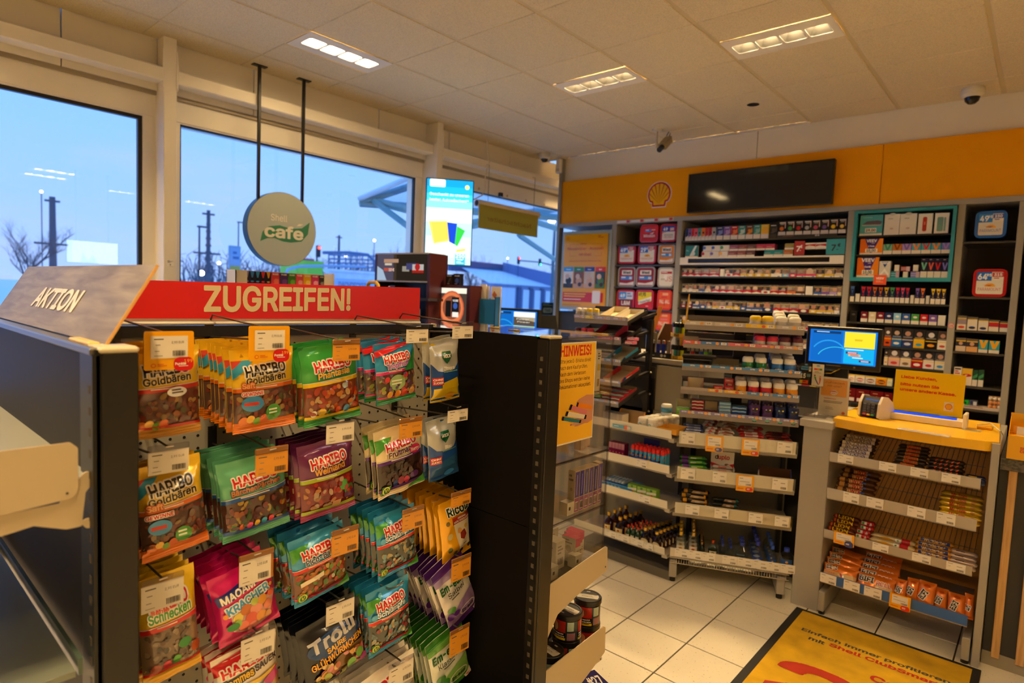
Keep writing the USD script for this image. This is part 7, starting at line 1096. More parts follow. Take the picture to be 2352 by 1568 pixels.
solo('white_cable', B().tube([at(2245, 975, 'z', zt + .012), at(2275, 972, 'z', zt + .03), at(2298, 990, 'z', zt + .02), at(2306, 1000, 'z', zt - .01)], .0035, 'd8ccb0', 7), SAT, 'short white cable running off the yellow counter corner', 'cable')
# leaflet stands on the grey pillar
t = thing('feedback_display', 'upright acrylic stand with an orange and white customer feedback card', 'card stand', (-.79, 3.42, .973), .08)
b = B().box(-.068, .068, 0, .002, .006, .205, 'e4dac6'); b.plate([('R', .04, .52, .94, .97, 'e8a040', .04), ('T', 'Zufrieden', .5, .86, .055, '7a5a3a', {'st': .66, 'b': False}), ('T', 'mit uns?', .5, .77, .055, '7a5a3a', {'st': .5, 'b': False}), ('E', .5, .62, .13, 'e8dcc8', .8), ('E', .48, .63, .12, 'd8604a', .45), ('R', .39, .61, .58, .635, 'f0e4dc'), ('L', .16, .42, .86, .46, 1, 'd87a6a'), ('L', .16, .32, .86, .39, 2, '8a7a6a'), ('L', .24, .14, .6, .22, 2, 'b0a490'), ('E', .87, .09, .06, 'd8642a', .9)], (-.066, -.0006, .01), X_, Z_, .132, .19); part(t, 'card', b, CARD)
part(t, 'acrylic_sleeve', B().box(-.070, .070, -.003, -.0015, 0, .208, 'fff').box(-.070, .070, -.04, .05, 0, .003, 'fff'), ACRYL)
t = thing('prepaid_card_holder', 'clear holder with prepaid phone cards on a slim post beside the till screen', 'card holder', (-.893, 3.36, .973), .1)
part(t, 'post', B().box(.03, .038, .0, .008, 0, .16, 'd8d4cc').box(-.02, .09, -.03, .04, 0, .004, 'd8d4cc'), PLAST); part(t, 'bin', B().box(-.065, .065, -.012, -.010, .155, .23, 'fff').box(-.067, -.065, -.012, .03, .155, .25, 'fff').box(.065, .067, -.012, .03, .155, .25, 'fff').box(-.065, .065, -.012, .03, .152, .155, 'fff'), ACRYL)
for xa, tilt, bg, it, nm in ((-.056, .04, '2c2822', [('R', .0, .6, 1, 1, '2c2822'), ('E', .45, .93, .14, '6aa8e0', .6), ('R', .05, .68, .7, .85, '5a9ad0'), ('T', 'PREPAID', .38, .73, .06, '16222c', {'st': .56}), ('R', .74, .62, .95, .85, 'd8cfc0'), ('T', 'C', .85, .7, .08, '2c2822'), ('R', .02, .0, .98, .58, '3a342a'), ('T', '15', .3, .30, .2, 'f0ece0', {'st': .44}), ('R', .6, .36, .95, .5, '6a8a8a'), ('R', .04, .04, .3, .2, 'e8c818'), ('R', .32, .04, .8, .2, 'e0501c'), ('L', .34, .08, .76, .16, 1, '8a1c10')], 'dark'), (.006, -.03, 'e4dcc8', [('E', .5, .92, .16, '6aa8e0', .5), ('R', .15, .72, .4, .8, 'd84a5a'), ('R', .4, .72, .62, .8, 'e08a30'), ('R', .62, .72, .84, .8, '4a9a3a'), ('L', .2, .56, .8, .66, 2, 'a89a88'), ('E', .25, .47, .07, '7a3a2a'), ('P', ((.18, .42), (.34, .42), (.4, .28), (.28, .28)), '4a9a3a'), ('P', ((.28, .28), (.4, .28), (.62, .06), (.54, .05)), '5a4a8a'), ('E', .72, .43, .07, 'e08a30'), ('P', ((.64, .4), (.8, .36), (.76, .2), (.68, .06), (.62, .06), (.66, .22)), 'e0605a')], 'white')):
    cd = thing('prepaid_card', f'{nm} prepaid phone card in the clear holder', 'phone card', tuple(V3(-.893, 3.36, .973) + V3(xa + .0 + .004, -.004, .160)), .1); b = B().obox((0, 0, 0), (.054, 0, 0), (0, .0008, 0), (tilt * .1, .012, .11), bg); b.plate(it, (.0, -.0007, .0), X_, unit(V3(tilt * .1, .012, .11)), .054, .1105); part(cd, 'card', b, GL)
# till screens
def monitor(name, label, cx, y, zc, w, h, items, rz=0, bez=.02, bot=.03, logo=True):
    t = thing(name, label, 'screen', (cx, y, zc), rz); part(t, 'casing', B().box(-w / 2, w / 2, 0, .035, -h / 2, h / 2, '1c1a18', r=.004), SAT)
    W_, H_ = w - 2 * bez, h - bez - bot; b = B(); b.plate([('R', 0, 0, 1, 1, '1878d8')] + items, (-W_ / 2, -.001, -h / 2 + bot), X_, Z_, W_, H_); part(t, 'display', b, GLOW)
    if logo: b = B(); b.plate([('L', .3, .3, .62, .6, 1, '8a8478'), ('E', .68, .5, .015, '8a8478')], (-w / 2, -.0008, -h / 2), X_, Z_, w, bot); part(t, 'maker_mark', b, CARD)
    part(t, 'stand', B().box(-.03, .03, .03, .06, -h / 2 - .2, .05, '171513'), SAT); return t
arcs = [('P', [(.30 + .28 * math.cos(q), .2 + .5 * math.sin(q)) for q in np.linspace(.3, 2.6, 18)] + [(.30 + .26 * math.cos(q), .2 + .46 * math.sin(q)) for q in np.linspace(2.6, .3, 18)], '2a9ae8'), ('P', [(.42 + .3 * math.cos(q), .1 + .4 * math.sin(q)) for q in np.linspace(.8, 2.8, 14)] + [(.42 + .285 * math.cos(q), .1 + .38 * math.sin(q)) for q in np.linspace(2.8, .8, 14)], '3ac8e8')]
till = [('R', .02, .03, .50, .97, '1468c0')] + arcs + [('R', .0, .0, .03, 1, '1a6ad0'), ('R', .05, .89, .47, .965, '163a6a'), ('L', .1, .905, .42, .945, 1, 'd8e8f4')]
monitor('till_screen', 'till screen with blue and yellow panels above the grey pillar', -.832, 3.70, 1.317, .372, .232, till + [('R', .53, .50, .97, .97, 'f4e030'), ('L', .68, .70, .80, .76, 2, 'c8901c'), ('R', .53, .03, .97, .48, '1ab0e8'), ('L', .55, .41, .95, .46, 1, 'e0f4fa'), ('R', .56, .32, .73, .385, '4a3a5a'), ('R', .59, .33, .72, .375, 'e8a0a8'), ('R', .60, .25, .78, .31, 'e8b070'), ('R', .63, .26, .75, .30, 'e07a5a'), ('L', .66, .17, .86, .22, 1, 'e8f4f8'), ('R', .76, .09, .93, .15, '4a3a5a'), ('R', .79, .10, .90, .14, 'e8a0b0')], rz=.0)
solo('yellow_cable', B().tube([(-.98, 3.72, 1.195), (-.93, 3.71, 1.165), (-.88, 3.71, 1.172), (-.84, 3.72, 1.20)], .003, 'd8b020', 6), SAT, 'thin yellow cable drooping under the till screen', 'cable')
monitor('till_screen', 'till screen with blue panel standing behind the acrylic case', -2.985, 3.40, 1.315, .50, .255, till + [('R', .53, .52, .97, .97, '5a4a3a'), ('R', .53, .80, .97, .97, 'f0f4f4'), ('P', ((.53, .8), (.97, .8), (.97, .66), (.7, .74)), 'b0a080'), ('T', 'Power', .72, .70, .05, 'f0ece0', {'st': .26, 'b': False}), ('T', 'Power', .74, .61, .05, 'f0ece0', {'st': .26, 'b': False}), ('R', .53, .03, .97, .50, 'd0e860'), ('R', .60, .18, .74, .38, '3a7ac0'), ('R', .62, .18, .66, .36, 'e8f0f0'), ('L', .80, .15, .94, .40, 3, 'a8c840')], bez=.018, bot=.02, logo=False)
t = thing('customer_display_back', 'dark slanted back of a second till display beside the window', 'screen', tuple(at(1252, 745, 'y', 3.55)), .9); part(t, 'casing', B().obox((-.03, 0, -.1), (.14, 0, 0), (0, .03, 0), (-.03, .0, .17), '161412'), SAT); part(t, 'foot', B().box(-.02, .06, 0, .05, -.25, -.09, '161412'), SAT)
# counters behind
t = thing('till_counter', 'grey service counter with a pale top behind the racks', 'counter', (0, 0, 0)); part(t, 'body', B().box(-2.6, -1.56, 3.36, 3.9, 0, 1.155, 'a09a8e').box(-4.1, -2.6, 3.32, 3.9, 0, 1.09, '4a453e').box(-1.56, -.88, 3.6, 3.9, 0, .9, '1c1a18'), SAT); part(t, 'worktop', B().box(-2.62, -1.545, 3.33, 3.92, 1.16, 1.19, 'a8a294', r=.003).box(-4.12, -2.62, 3.28, 3.92, 1.09, 1.12, 'a8a294', r=.003).box(-1.56, -.88, 3.58, 3.92, .9, .93, '2a2724', r=.003), SAT)
part(t, 'drawer_stack', B().box(-2.05, -1.74, 3.30, 3.355, .78, 1.15, '171513').box(-2.05, -1.735, 3.285, 3.30, 1.07, 1.14, '2a2724'), SAT)
for z in (1.105, .975, .87):
    m = trimesh.creation.icosphere(1, .012); m.apply_scale((1.3, .6, .7)); m.apply_translation((-1.765, 3.28, z)); part(t, 'drawer_key', B().tm(m, 'c8c0b0', True), METAL)
zc = 1.191
pk = lambda px, py, y=3.42: at(px, py, 'y', y)
t = thing('pen_cup', 'perforated metal pen cup holding pens on the grey worktop', 'pen cup', (pk(1490, 775)[0], 3.46, zc + .06)); part(t, 'cup', B().lathe([(.03, -.06), (.036, 0), (.036, .085), (.033, .085), (.030, .0)], '8a8478', 16), METAL)
t0 = (pk(1490, 775)[0], 3.46)
for i, (dx, dz, c, n) in enumerate(((-.018, .16, '5a4a2a', 'brown'), (.0, .14, '2a5a3a', 'green'), (.014, .12, 'c8c8c0', 'white'))): solo('pen', B().tube([(0, 0, 0), (dx, .01, dz)], .005, c, 7), SAT, f'{n} pen in the metal pen cup', 'pen', loc=(t0[0] + dx * .5, t0[1], zc + .03))
a0, a1 = pk(1489, 772, 3.5), pk(1512, 703, 3.5); solo('flat_ruler', B().obox((0, 0, 0), (.030, 0, -.006), (0, .004, 0), a1 - a0, 'e8900e'), SAT, 'flat orange ruler leaning steeply out of the pen cup', 'ruler', loc=tuple(a0))
a0, a1 = pk(1502, 788, 3.46), pk(1520, 745, 3.46); t = thing('notebook', 'leaning notebook with brown cover and white page edge', 'notebook', tuple(a0)); part(t, 'cover', B().obox((.012, 0, 0), (.075, .02, .0), (0, .02, 0), (.042, .03, .125), '5a3418'), SAT); part(t, 'pages', B().obox((0, 0, 0), (.011, .0, .0), (0, .02, 0), (.042, .03, .128), 'e8dfcc'), CARD)
t = thing('lighter_box', 'black open display box of lighters on the grey worktop', 'lighter box', (pk(1478, 812, 3.36)[0], 3.36, zc)); w = pk(1540, 815, 3.36)[0] - pk(1478, 812, 3.36)[0]; b = B().box(0, w, 0, .05, 0, .03, '171513'); b.plate([('T', 'BIC', .14, .25, .5, 'e8e0d0', {'st': .16}), ('L', .3, .3, .5, .5, 1, 'c8c0b0'), ('E', .68, .5, .05, 'c8c0b0', 1), ('E', .8, .5, .04, 'c8c0b0', 1)], (0, -.0005, 0), X_, Z_, w, .03); part(t, 'box', b, CARD)
def lighter(lab, c, loc, h=.062): 
    t = thing('lighter', lab, 'lighter', loc); part(t, 'body', B().lathe([(.011, 0), (.0125, .003), (.0125, h * .72), (.010, h * .75)], c, 12, sy=.6), GL); part(t, 'hood', B().box(-.009, .009, -.005, .005, h * .74, h, 'b8b0a0', r=.001), METAL); part(t, 'button', B().box(.003, .010, -.004, .004, h * .74, h * .92, 'c82828' if c != '1c1a18' else '1c1a18', r=.001), SAT)
for i, (c, n) in enumerate((('e0c818', 'yellow'), ('1c1a18', 'black'), ('24309a', 'blue'), ('24309a', 'blue'), ('8a7a6c', 'grey brown'))): lighter(f'{n} lighter, {ORD[i]} in the black display box', c, (pk(1478, 812, 3.36)[0] + .022 + i * w / 5.2, 3.372, zc + .022), .085)
tw = thing('lighter_tower', 'yellow two tier rotating lighter tower on the grey worktop', 'lighter stand', (pk(1560, 800, 3.40)[0], 3.42, zc))
part(tw, 'post', B().lathe([(.01, 0), (.01, .24)], 'd8a818', 10), SAT)
for z in (.0, .135): part(tw, 'tier', B().lathe([(0, z), (.062, z), (.064, z + .022), (.058, z + .022), (.056, z + .006), (0, z + .006)], 'e8b80e', 24), SAT)
b = B()
for z in (.0, .135): b.plate([('R', .15, .1, .85, .9, '2a2010', .04), ('T', 'CLIPPER', .5, .3, .4, 'e8b80e', {'st': .6})], (-.022, -.0662, z + .003), X_, Z_, .044, .018)
part(tw, 'tier_sign', b, CARD)
for z in (.0, .135):
    for k in range(6):
        a = -PI / 2 + (k - 2.5) * .42; c, n = (('c82020', 'red'), ('e8e4dc', 'white'), ('3a9a8a', 'teal'), ('5a6a5a', 'olive'), ('c8d820', 'lime'), ('2a2a2a', 'dark'))[k]
        solo('round_lighter', B().lathe([(.010, 0), (.0105, .05)], c, 10).lathe([(.0108, .05), (.0108, .075), (.006, .08), (0, .08)], '15120f', 10), GL, f'round {n} lighter with a black top on the {"upper" if z else "lower"} tier of the yellow tower', 'lighter', 'lighters on the yellow tower', loc=(tw and pk(1560, 800, 3.40)[0] + .046 * math.cos(a), 3.42 + .046 * math.sin(a), zc + z + .007))
for i, (c, n) in enumerate((('1a1816', 'black'), ('c81c20', 'red'), ('1c1a18', 'dark'), ('2a50b8', 'blue'), ('6ac01c', 'lime green'), ('3a6a2a', 'dark green'))): solo('lighter', B().lathe([(.010, 0), (.0115, .003), (.0115, .055)], c, 10, sy=.6).box(-.008, .008, -.004, .004, .055, .072, '8a8478', r=.001), GL, f'{n} lighter, {ORD[i]} in the row behind the second gum tray', 'lighter', 'lighters behind the second gum tray', loc=K1.p(.03 + i * .025, .40, zc))
solo('black_scanner_lid', B().box(-.09, .09, -.05, .05, 0, .012, '1c1a18', r=.003), SAT, 'flat black lid above the third gum tray', 'lid', loc=K1.p(.09, .14, 1.232), rz=RA)
# oak slatted counter at the edge
t = thing('slatted_counter', 'dark counter front with vertical oak slats and a stone edge', 'counter', (-.104, 3.325, 0)); part(t, 'panel', B().box(0, 1.6, .02, .6, .06, .87, '3a3a3c'), MT); part(t, 'plinth', B().box(0, 1.6, .015, .6, 0, .06, '9a9282'), SAT); part(t, 'stone_top', B().box(-.0, 1.6, -.015, .62, .872, .925, '4a4844', r=.002), speckled('granite', '57534c', '2c2a28', 90, .45, .6, .3))
for k in range(8): part(t, 'oak_slat', B().box(.032 + k * .082, .061 + k * .082, .0, .02, .045, .872, 'fff', r=.002), OAK)
t = thing('leaflet_box', 'tall yellow loyalty card leaflet box on the stone counter edge', 'leaflet box', (-.085, 3.30, .926), .0); b = B().box(0, .14, 0, .10, 0, .10, 'f0b00c').box(0, .14, .098, .10, .1, .185, 'f0b00c').prism(Polygon([(0, .1), (.10, .1), (.10, .17)]), (.002, 0, 0), Y_, Z_, .002, 'f0b00c'); b.plate([('T', 'Shell', .3, .45, .1, 'c8301c', {'a': 'l', 'f': .3}), ('T', 'ClubSmart', .3, .32, .1, 'c8301c', {'a': 'l', 'f': .66})], (0, -.0005, 0), X_, Z_, .14, .10); part(t, 'box', b, SAT)
for i in range(2): solo('leaflet', B().obox((0, 0, 0), (.09, 0, 0), (0, .004, 0), (0, .02, .12), ('e4dac8', 'e8a020')[i]), CARD, ('white', 'orange')[i] + ' leaflet in the tall yellow box', 'leaflet', loc=(-.06 - .012 * i, 3.315 + .02 * i, .94))
# floor mat
t = thing('floor_mat', 'yellow advertising doormat with a black rubber border on the tiles', 'mat', (0, 0, .001)); b = B(); b.box(-.845, -.095, 1.9, 3.252, 0, .006, '1c1a16', r=.002); part(t, 'rubber_border', b, MT)
b = B(); x0, x1, y0, y1 = -.808, -.125, 1.93, 3.225; w, h = x1 - x0, y1 - y0; part(t, 'pile', B().box(x0, x1, y0, y1, .004, .0085, 'e4b20e'), CARPET)
g2 = text_shape('2', True, True)
b.v, b.f, b.c, b.n = [], [], [], 0
def mt_uv(px, py): p = at(px, py, 'z', .01); return (p[0] - x0) / w, (p[1] - y0) / h
u1, v1 = mt_uv(1842, 1448); u2, v2 = mt_uv(2185, 1560)
tx = lambda s, pa, pb, hh, c: (lambda a, e: ('T', s, a[0], a[1], hh, c, {'a': 'l', 'st': e[0] - a[0], 'n': True}))(mt_uv(*pa), mt_uv(*pb))
b.plate([tx('Einfach immer profitieren', (1840, 1446), (2186, 1558), .020, '57503c'), tx('mit', (1856, 1467), (1893, 1480), .022, '57503c'), tx('Shell ClubSmart', (1903, 1482), (2160, 1571), .022, 'c8321a'), ('T', 'Coins', *mt_uv(1996, 1560), .035, 'c8321a', {'a': 'l', 'st': .3, 'n': True}), ('T', '2', .34, mt_uv(1800, 1600)[1] + .02, .20, 'c8381c', {'st': .50, 'n': True})], (x0, y0, .0092), X_, Y_, w, h); part(t, 'lettering', b, CARPET)
# ------------------------------------------------------------------ hanging and ceiling things
t = thing('hanging_disc_sign', 'round pale grey cafe sign with a green leaf hanging on two black rods', 'sign', (-4.267, 0, 0)); cy, cz, R = 2.262, 1.952, .268
part(t, 'disc', B().tm(trimesh.creation.cylinder(R, .07, sections=72).apply_transform(trimesh.transformations.rotation_matrix(PI / 2, [0, 1, 0])).apply_translation((-.04, cy, cz)), '24352f'), SAT)
b = B(); aa = np.linspace(0, 2 * PI, 73)[:-1]; b.add(np.c_[np.full(72, -.0042), cy + (R - .002) * np.cos(aa), cz + (R - .002) * np.sin(aa)], [[0, i, i + 1] for i in range(1, 71)], 'b9c4c2'); part(t, 'face', b, SAT)
b = B(); w = 2 * R
leaf = [(.18, .31), (.21, .44), (.30, .52), (.45, .55), (.62, .52), (.78, .545), (.90, .64), (.875, .47), (.78, .36), (.62, .33), (.50, .335), (.38, .37), (.28, .36)]
b.plate([('P', leaf, '3f8f6a'), ('T', 'Shell', .325, .605, .085, 'fbf4e6', {'a': 'l', 'st': .235, 'b': False, 'n': True}), ('T', 'cafe', .235, .385, .15, 'f3ecdc', {'a': 'l', 'st': .57, 'n': True}), ('P', ((.70, .565), (.735, .60), (.80, .60), (.755, .575)), 'f3ecdc')], (-.0036, cy - R, cz - R), Y_, Z_, w, w); part(t, 'lettering', b, SAT)
for y, zz_ in ((2.085, 2.17), (2.426, 2.16)):
    part(t, 'rod', B().box(-.042, -.022, y - .010, y + .010, zz_ - .05, CE - .004, '14120f', r=.002), SAT); part(t, 'ceiling_plate', B().box(-.055, -.012, y - .05, y + .05, CE - .006, CE, '14120f'), SAT)
# portrait screen on an arm from the second post
sc = 1.14; pL, pR = V3(-3.4 * sc, 2.877 * sc, 0), V3(-3.184 * sc, 3.144 * sc, 0); w = np.linalg.norm(pR - pL); zT, zB = EYE + .8387 * sc, EYE + .2225 * sc; h = zT - zB
t = thing('portrait_screen', 'bright turquoise portrait advertising screen beside the second window post', 'screen', M=frame((pL + pR) / 2 + V3(0, 0, (zT + zB) / 2), pR - pL, Z_))
part(t, 'casing', B().box(-.05, 0, -w / 2, w / 2, -h / 2, h / 2, '12110f', r=.003), SAT); b = B(); bz = .008; W_, H_ = w - 2 * bz, h - 2 * bz
grad = [('R', 0, k / 12, 1, (k + 1) / 12, c) for k, c in enumerate(('c8f8fc', 'd8fcfc', 'e4fefe', 'd0fafc', 'b8f4fa', 'c0f6fa', 'ecffff', 'd8fdff', '8ceaf8', '40d0f2', '20b8ee', '18a0e8'))]
b.plate(grad + [('E', .45, .56, .30, 'f8ffff', .6), ('E', .45, .56, .2, 'fff', .7), ('R', .06, .91, .40, 1, 'f4fcfc', .03), ('S', .875, .925, .05, 'f4f0e8', 'f8d048'), ('T', 'Geschenkt zu unseren', .06, .81, .03, 'e8fcfc', {'a': 'l', 'st': .86}), ('T', 'besten Autowäschen!*', .06, .745, .03, 'e8fcfc', {'a': 'l', 'st': .86}), ('P', ((.06, .50), (.46, .515), (.54, .28), (.18, .235)), 'f8d868'), ('P', ((.12, .49), (.45, .505), (.51, .30), (.2, .25)), 'f4cc54'), ('P', ((.46, .50), (.68, .49), (.64, .24), (.52, .27)), '1c48c8'), ('P', ((.68, .46), (.86, .41), (.70, .22), (.64, .24)), '38c848'), ('R', .66, .0, .88, .13, '38b8d8'), ('P', ((.68, .15), (.88, .17), (.88, .20), (.68, .18)), 'f8d058'), ('T', '250', .77, .085, .04, 'f4fcfc', {'st': .19}), ('T', 'Punkte*', .77, .055, .02, 'f4fcfc', {'st': .16}), ('L', .69, .01, .86, .04, 2, 'e0f8fa')], (.0006, -W_ / 2, -H_ / 2), Y_, Z_, W_, H_); part(t, 'display', b, GLOWB)
part(t, 'wall_arm', B().tube([(-.05, 0, .0), (-.30, -.03, .0), (-.60, -.085, 0)], .018, '2a2826', 8), SAT)
# night hatch banner
t = thing('rolled_banner', 'rolled yellow night hatch banner hanging on chains before the corner window, lettering mirrored', 'banner', (-4.28, 0, 0)); ya, yb, zt = 4.27, 5.23, 2.435
part(t, 'roller_tube', B().tm(trimesh.creation.annulus(.028, .036, yb - ya, sections=24).apply_transform(trimesh.transformations.rotation_matrix(PI / 2, [1, 0, 0])).apply_translation((0, (ya + yb) / 2, zt)), 'ddd2bd'), SAT); part(t, 'core', B().tube([(0, ya + .004, zt), (0, ya + .05, zt)], .027, '3a3630', 12), MT)
b = B().box(.032, .034, ya + .002, yb - .04, zt - .245, zt, 'c6b65e'); b.plate([('T', 'Nachtschalter', .5, .42, .22, 'b07a50', {'st': .74, 'm': True, 'b': False})], (.0345, ya, zt - .245), Y_, Z_, yb - .04 - ya, .20); part(t, 'banner_sheet', b, PAPER)
for y in (ya + .16, yb - .08): part(t, 'chain', B().tube([(0, y, zt + .03), (0, y, 2.83), (-.035, y, 2.835)], .003, '8a8478', 5), METAL)
solo('ceiling_cable', B().tube([at(1117, 322, 'x', -4.16), at(1124, 372, 'x', -4.16), at(1115, 400, 'x', -4.16), at(1114, 430, 'x', -4.16), at(1108, 448, 'x', -4.16), at(1088, 458, 'x', -4.16)], .006, 'd8ccb4', 7), SAT, 'thin pale cord dangling from the ceiling to the portrait screen', 'cord')
# cameras and sensors
def dome(px, py, lab, s=1):
    p = at(px, py, 'z', CE); t = thing('dome_camera', lab, 'security camera', tuple(p)); part(t, 'housing', B().lathe([(0, 0), (.058 * s, -.0), (.062 * s, -.02), (.060 * s, -.045), (.045 * s, -.062), (.04 * s, -.062)], 'ded5c2', 24), SAT)
    part(t, 'dome', B().lathe([(.001, -.095 * s), (.02 * s, -.092 * s), (.036 * s, -.076 * s), (.042 * s, -.058)], '0c0b0c', 20), painted('smoked_dome' + str(px), roughness=.08))
dome(1251, 352, 'white dome camera with black lens in the window corner'); dome(2235, 203, 'white dome camera with black lens at the far right of the ceiling', 1.12)
p = at(1510, 298, 'z', CE); t = thing('box_camera', 'beige box camera angled down on a ceiling bracket', 'security camera', tuple(p))
part(t, 'ceiling_disc', B().lathe([(0, 0), (.05, 0), (.046, -.012), (0, -.014)], 'cfc4ae', 20), SAT); part(t, 'stem', B().tube([(0, 0, -.01), (0, 0, -.13)], .009, 'c8bca4', 8), SAT); part(t, 'joint', B().tube([(0, 0, -.11), (.012, -.01, -.16)], .013, 'c8bca4', 8), SAT)
tgt = onp(1527, 330, p, V3(*ROT[2])) - p; ax = onp(1507, 352, p, V3(*ROT[2])) - onp(1540, 315, p, V3(*ROT[2])); ax = unit(ax + V3(.1, -.12, 0)); sd = unit(np.cross(ax, Z_)); up = np.cross(sd, ax); o = tgt - ax * .10
part(t, 'body', B().obox(o - sd * .032 - up * .028, ax * .17, sd * .064, up * .056, 'a8925e'), SAT); part(t, 'lens', B().tube([o + ax * .17, o + ax * .235], .024, '12100e', 14), SAT); part(t, 'cable', B().tube([o + up * .01, o - ax * .05 + up * .03, o - ax * .04 + up * .06, o + ax * .03 + up * .045], .004, '1c1a18', 6), SAT)
part(t, 'side_label', B().obox(o + ax * .05 + sd * .0325 - up * .02, ax * .05, sd * .001, up * .036, '3a3630'), CARD)
solo('ceiling_hole', B().lathe([(.043, -.0008), (.0, -.0008)], '050505', 24).lathe([(.040, -.001), (.046, -.0012)], '3a3226', 24), MT, 'round black hole in a ceiling board near the back lamps', 'ceiling hole', loc=tuple(at(1730, 240, 'z', CE)))
solo('motion_detector', B().box(-.03, .03, -.045, 0, -.075, .075, 'e0d8c8', r=.006).box(-.02, .02, -.047, -.044, -.06, -.03, 'b8b0a4'), SAT, 'small white motion detector in the corner above the yellow band', 'motion detector', M=frame((-4.15, 5.42, 2.985), X_, Z_) @ np.array([[0, -1, 0, 0], [1, 0, 0, 0], [0, 0, 1, 0], [0, 0, 0, 1.]]))
solo('small_black_sensor', B().box(-.02, .02, -.02, .02, -.02, .02, '161412', r=.004), SAT, 'small black cube sensor at the top edge of the corner window', 'sensor', loc=tuple(at(1150, 447, 'x', -4.44)))
for i, (px, py) in enumerate(((1100, 433), (1165, 450), (1208, 460), (1250, 470))): solo('tape_patch', B().box(0, .001, -.012, .012, -.012, .012, 'c8b070'), CARD, f'yellowish tape patch, {ORD[i]} along the corner window header', 'tape', 'tape patches on the corner window', loc=tuple(at(px, py, 'x', -4.455)))
# ------------------------------------------------------------------ displays between gondola and windows
t = thing('window_counter', 'dark low counter along the windows behind the gondola', 'counter', (0, 0, 0)); part(t, 'body', B().box(-4.0, -3.45, 1.2, 2.7, 0, 1.50, '3a342e'), SAT); part(t, 'top', B().box(-4.02, -3.44, 1.19, 2.71, 1.50, 1.53, '4a443c', r=.003), SAT)
t = thing('vape_tray_display', 'white tray display with a row of colourful vape packs before the window', 'display tray', (-3.6, 1.615, 1.531)); part(t, 'tray', B().box(-.12, 0, 0, .006, 0, .085, 'efe8da').box(-.12, 0, .655, .661, 0, .10, 'efe8da').box(-.12, -.115, 0, .66, 0, .088, 'efe8da').box(-.12, 0, 0, .66, 0, .006, 'efe8da').box(-.003, 0, .0, .07, 0, .083, 'f3ecdf'), CARD)
y = 1.615 + .072
for i, (c, c2, n, w_) in enumerate((('2a2440', '9a8ab8', 'navy and lilac', .027), ('1c2040', '3a8ad8', 'navy and blue', .034), ('1c2040', '3a9ae0', 'navy and bright blue', .034), ('1c1c34', 'd8303a', 'navy and red', .034), ('1c1c34', 'e8a020', 'navy and orange', .034), ('d83a4a', 'e8705a', 'coral', .056), ('4a2a6a', '6a3a8a', 'purple', .056), ('3a7a2a', '6aa83a', 'green', .054), ('d8485a', 'e8989a', 'pink coral', .052), ('e8a820', 'f4d060', 'yellow', .056), ('d8387a', 'f0a0b8', 'magenta', .056), ('3a3634', '8a8480', 'grey', .04))):
    b = B().box(-.03, 0, 0, w_ - .002, 0, .078, c); it = [('P', ((.1, .98), (.9, .98), (.6, .5), (.4, .5)), c2), ('E', .5, .4, .25, '14142a'), ('E', .5, .2, .3, c2, .5)] if i < 5 else [('T', 'VUSE', .5, .80, .11, 'f4ece4', {'st': .7}), ('E', .6, .3, .3, c2), ('P', ((.2, .05), (.9, .5), (.9, .05)), c2)]
    b.plate(it, (.0004, 0, 0), Y_, Z_, w_ - .002, .078); solo('vape_pack', b, GL, f'{n} vape pack, {ORD[i]} in the white tray display', 'vape pack', 'vape packs in the white tray', loc=(-3.63, y, 1.537)); y += w_
# tobacco tower
Mt = frame((-3.86, 3.0, 1.2), unit(V3(.82, .57, 0)), Z_) @ np.array([[0, 1, 0, 0], [-1, 0, 0, 0], [0, 0, 1, 0], [0, 0, 0, 1.]]) if False else None
tw = thing('tobacco_tower', 'maroon tobacco display tower with a lit picture header by the second post', 'display stand', (-3.72, 2.93, 1.12), .12)
part(tw, 'sides', B().box(-.29, -.262, 0, .2, 0, .70, '4a1a1c').box(.262, .29, 0, .2, 0, .70, '4a1a1c').box(-.29, .29, .19, .2, 0, .70, '2a2422'), SAT)
b = B(); b.plate([('R', 0, 0, 1, 1, '4a3c30'), ('R', 0, 0, .34, 1, '5a5468'), ('P', ((0, 0), (0, .55), (.12, .4), (.2, 0)), 'b8d0e8'), ('R', .4, 0, 1, 1, '302820'), ('R', .14, .68, .44, .82, 'c89a7a'), ('L', .16, .5, .4, .66, 1, 'e8d8c0'), ('R', .14, .36, .34, .48, 'c85a48'), ('T', '10 €', .30, .36, .1, 'f0e0d0', {'f': .14}), ('R', .52, .35, .66, .55, 'a8a090'), ('R', .6, .42, .8, .66, '4a4a7a'), ('R', .72, .40, .94, .62, 'd0c8c0'), ('E', .82, .52, .05, 'c82a2a'), ('R', .72, .30, .94, .40, 'b8281c')], (-.262, -.0005, .495), X_, Z_, .524, .2); part(tw, 'lit_header', b, mat('dim_glow', {'a': ('attribute', {'attribute': 'col'}), 'e': ('emission', {'strength': .32})}, [('a.color', 'e.color')], 'e.emission'))
part(tw, 'header_frame', B().box(-.275, .275, -.01, .19, .695, .705, 'b0a498').box(-.27, .27, -.008, .0, .484, .495, 'b0a498'), SAT)
for z, n in ((.37, 'upper'), (.20, 'middle'), (.06, 'lower')): part(tw, 'tier', B().box(-.30, .31, -.06 if z < .3 else -.03, .19, z - .02, z, '3a3a40' if z > .3 else '4a1c1c'), SAT)
def on_tw(dx, dy, dz): c_, s_ = math.cos(.12), math.sin(.12); return (-3.72 + dx * c_ - dy * s_, 2.93 + dx * s_ + dy * c_, 1.12 + dz)
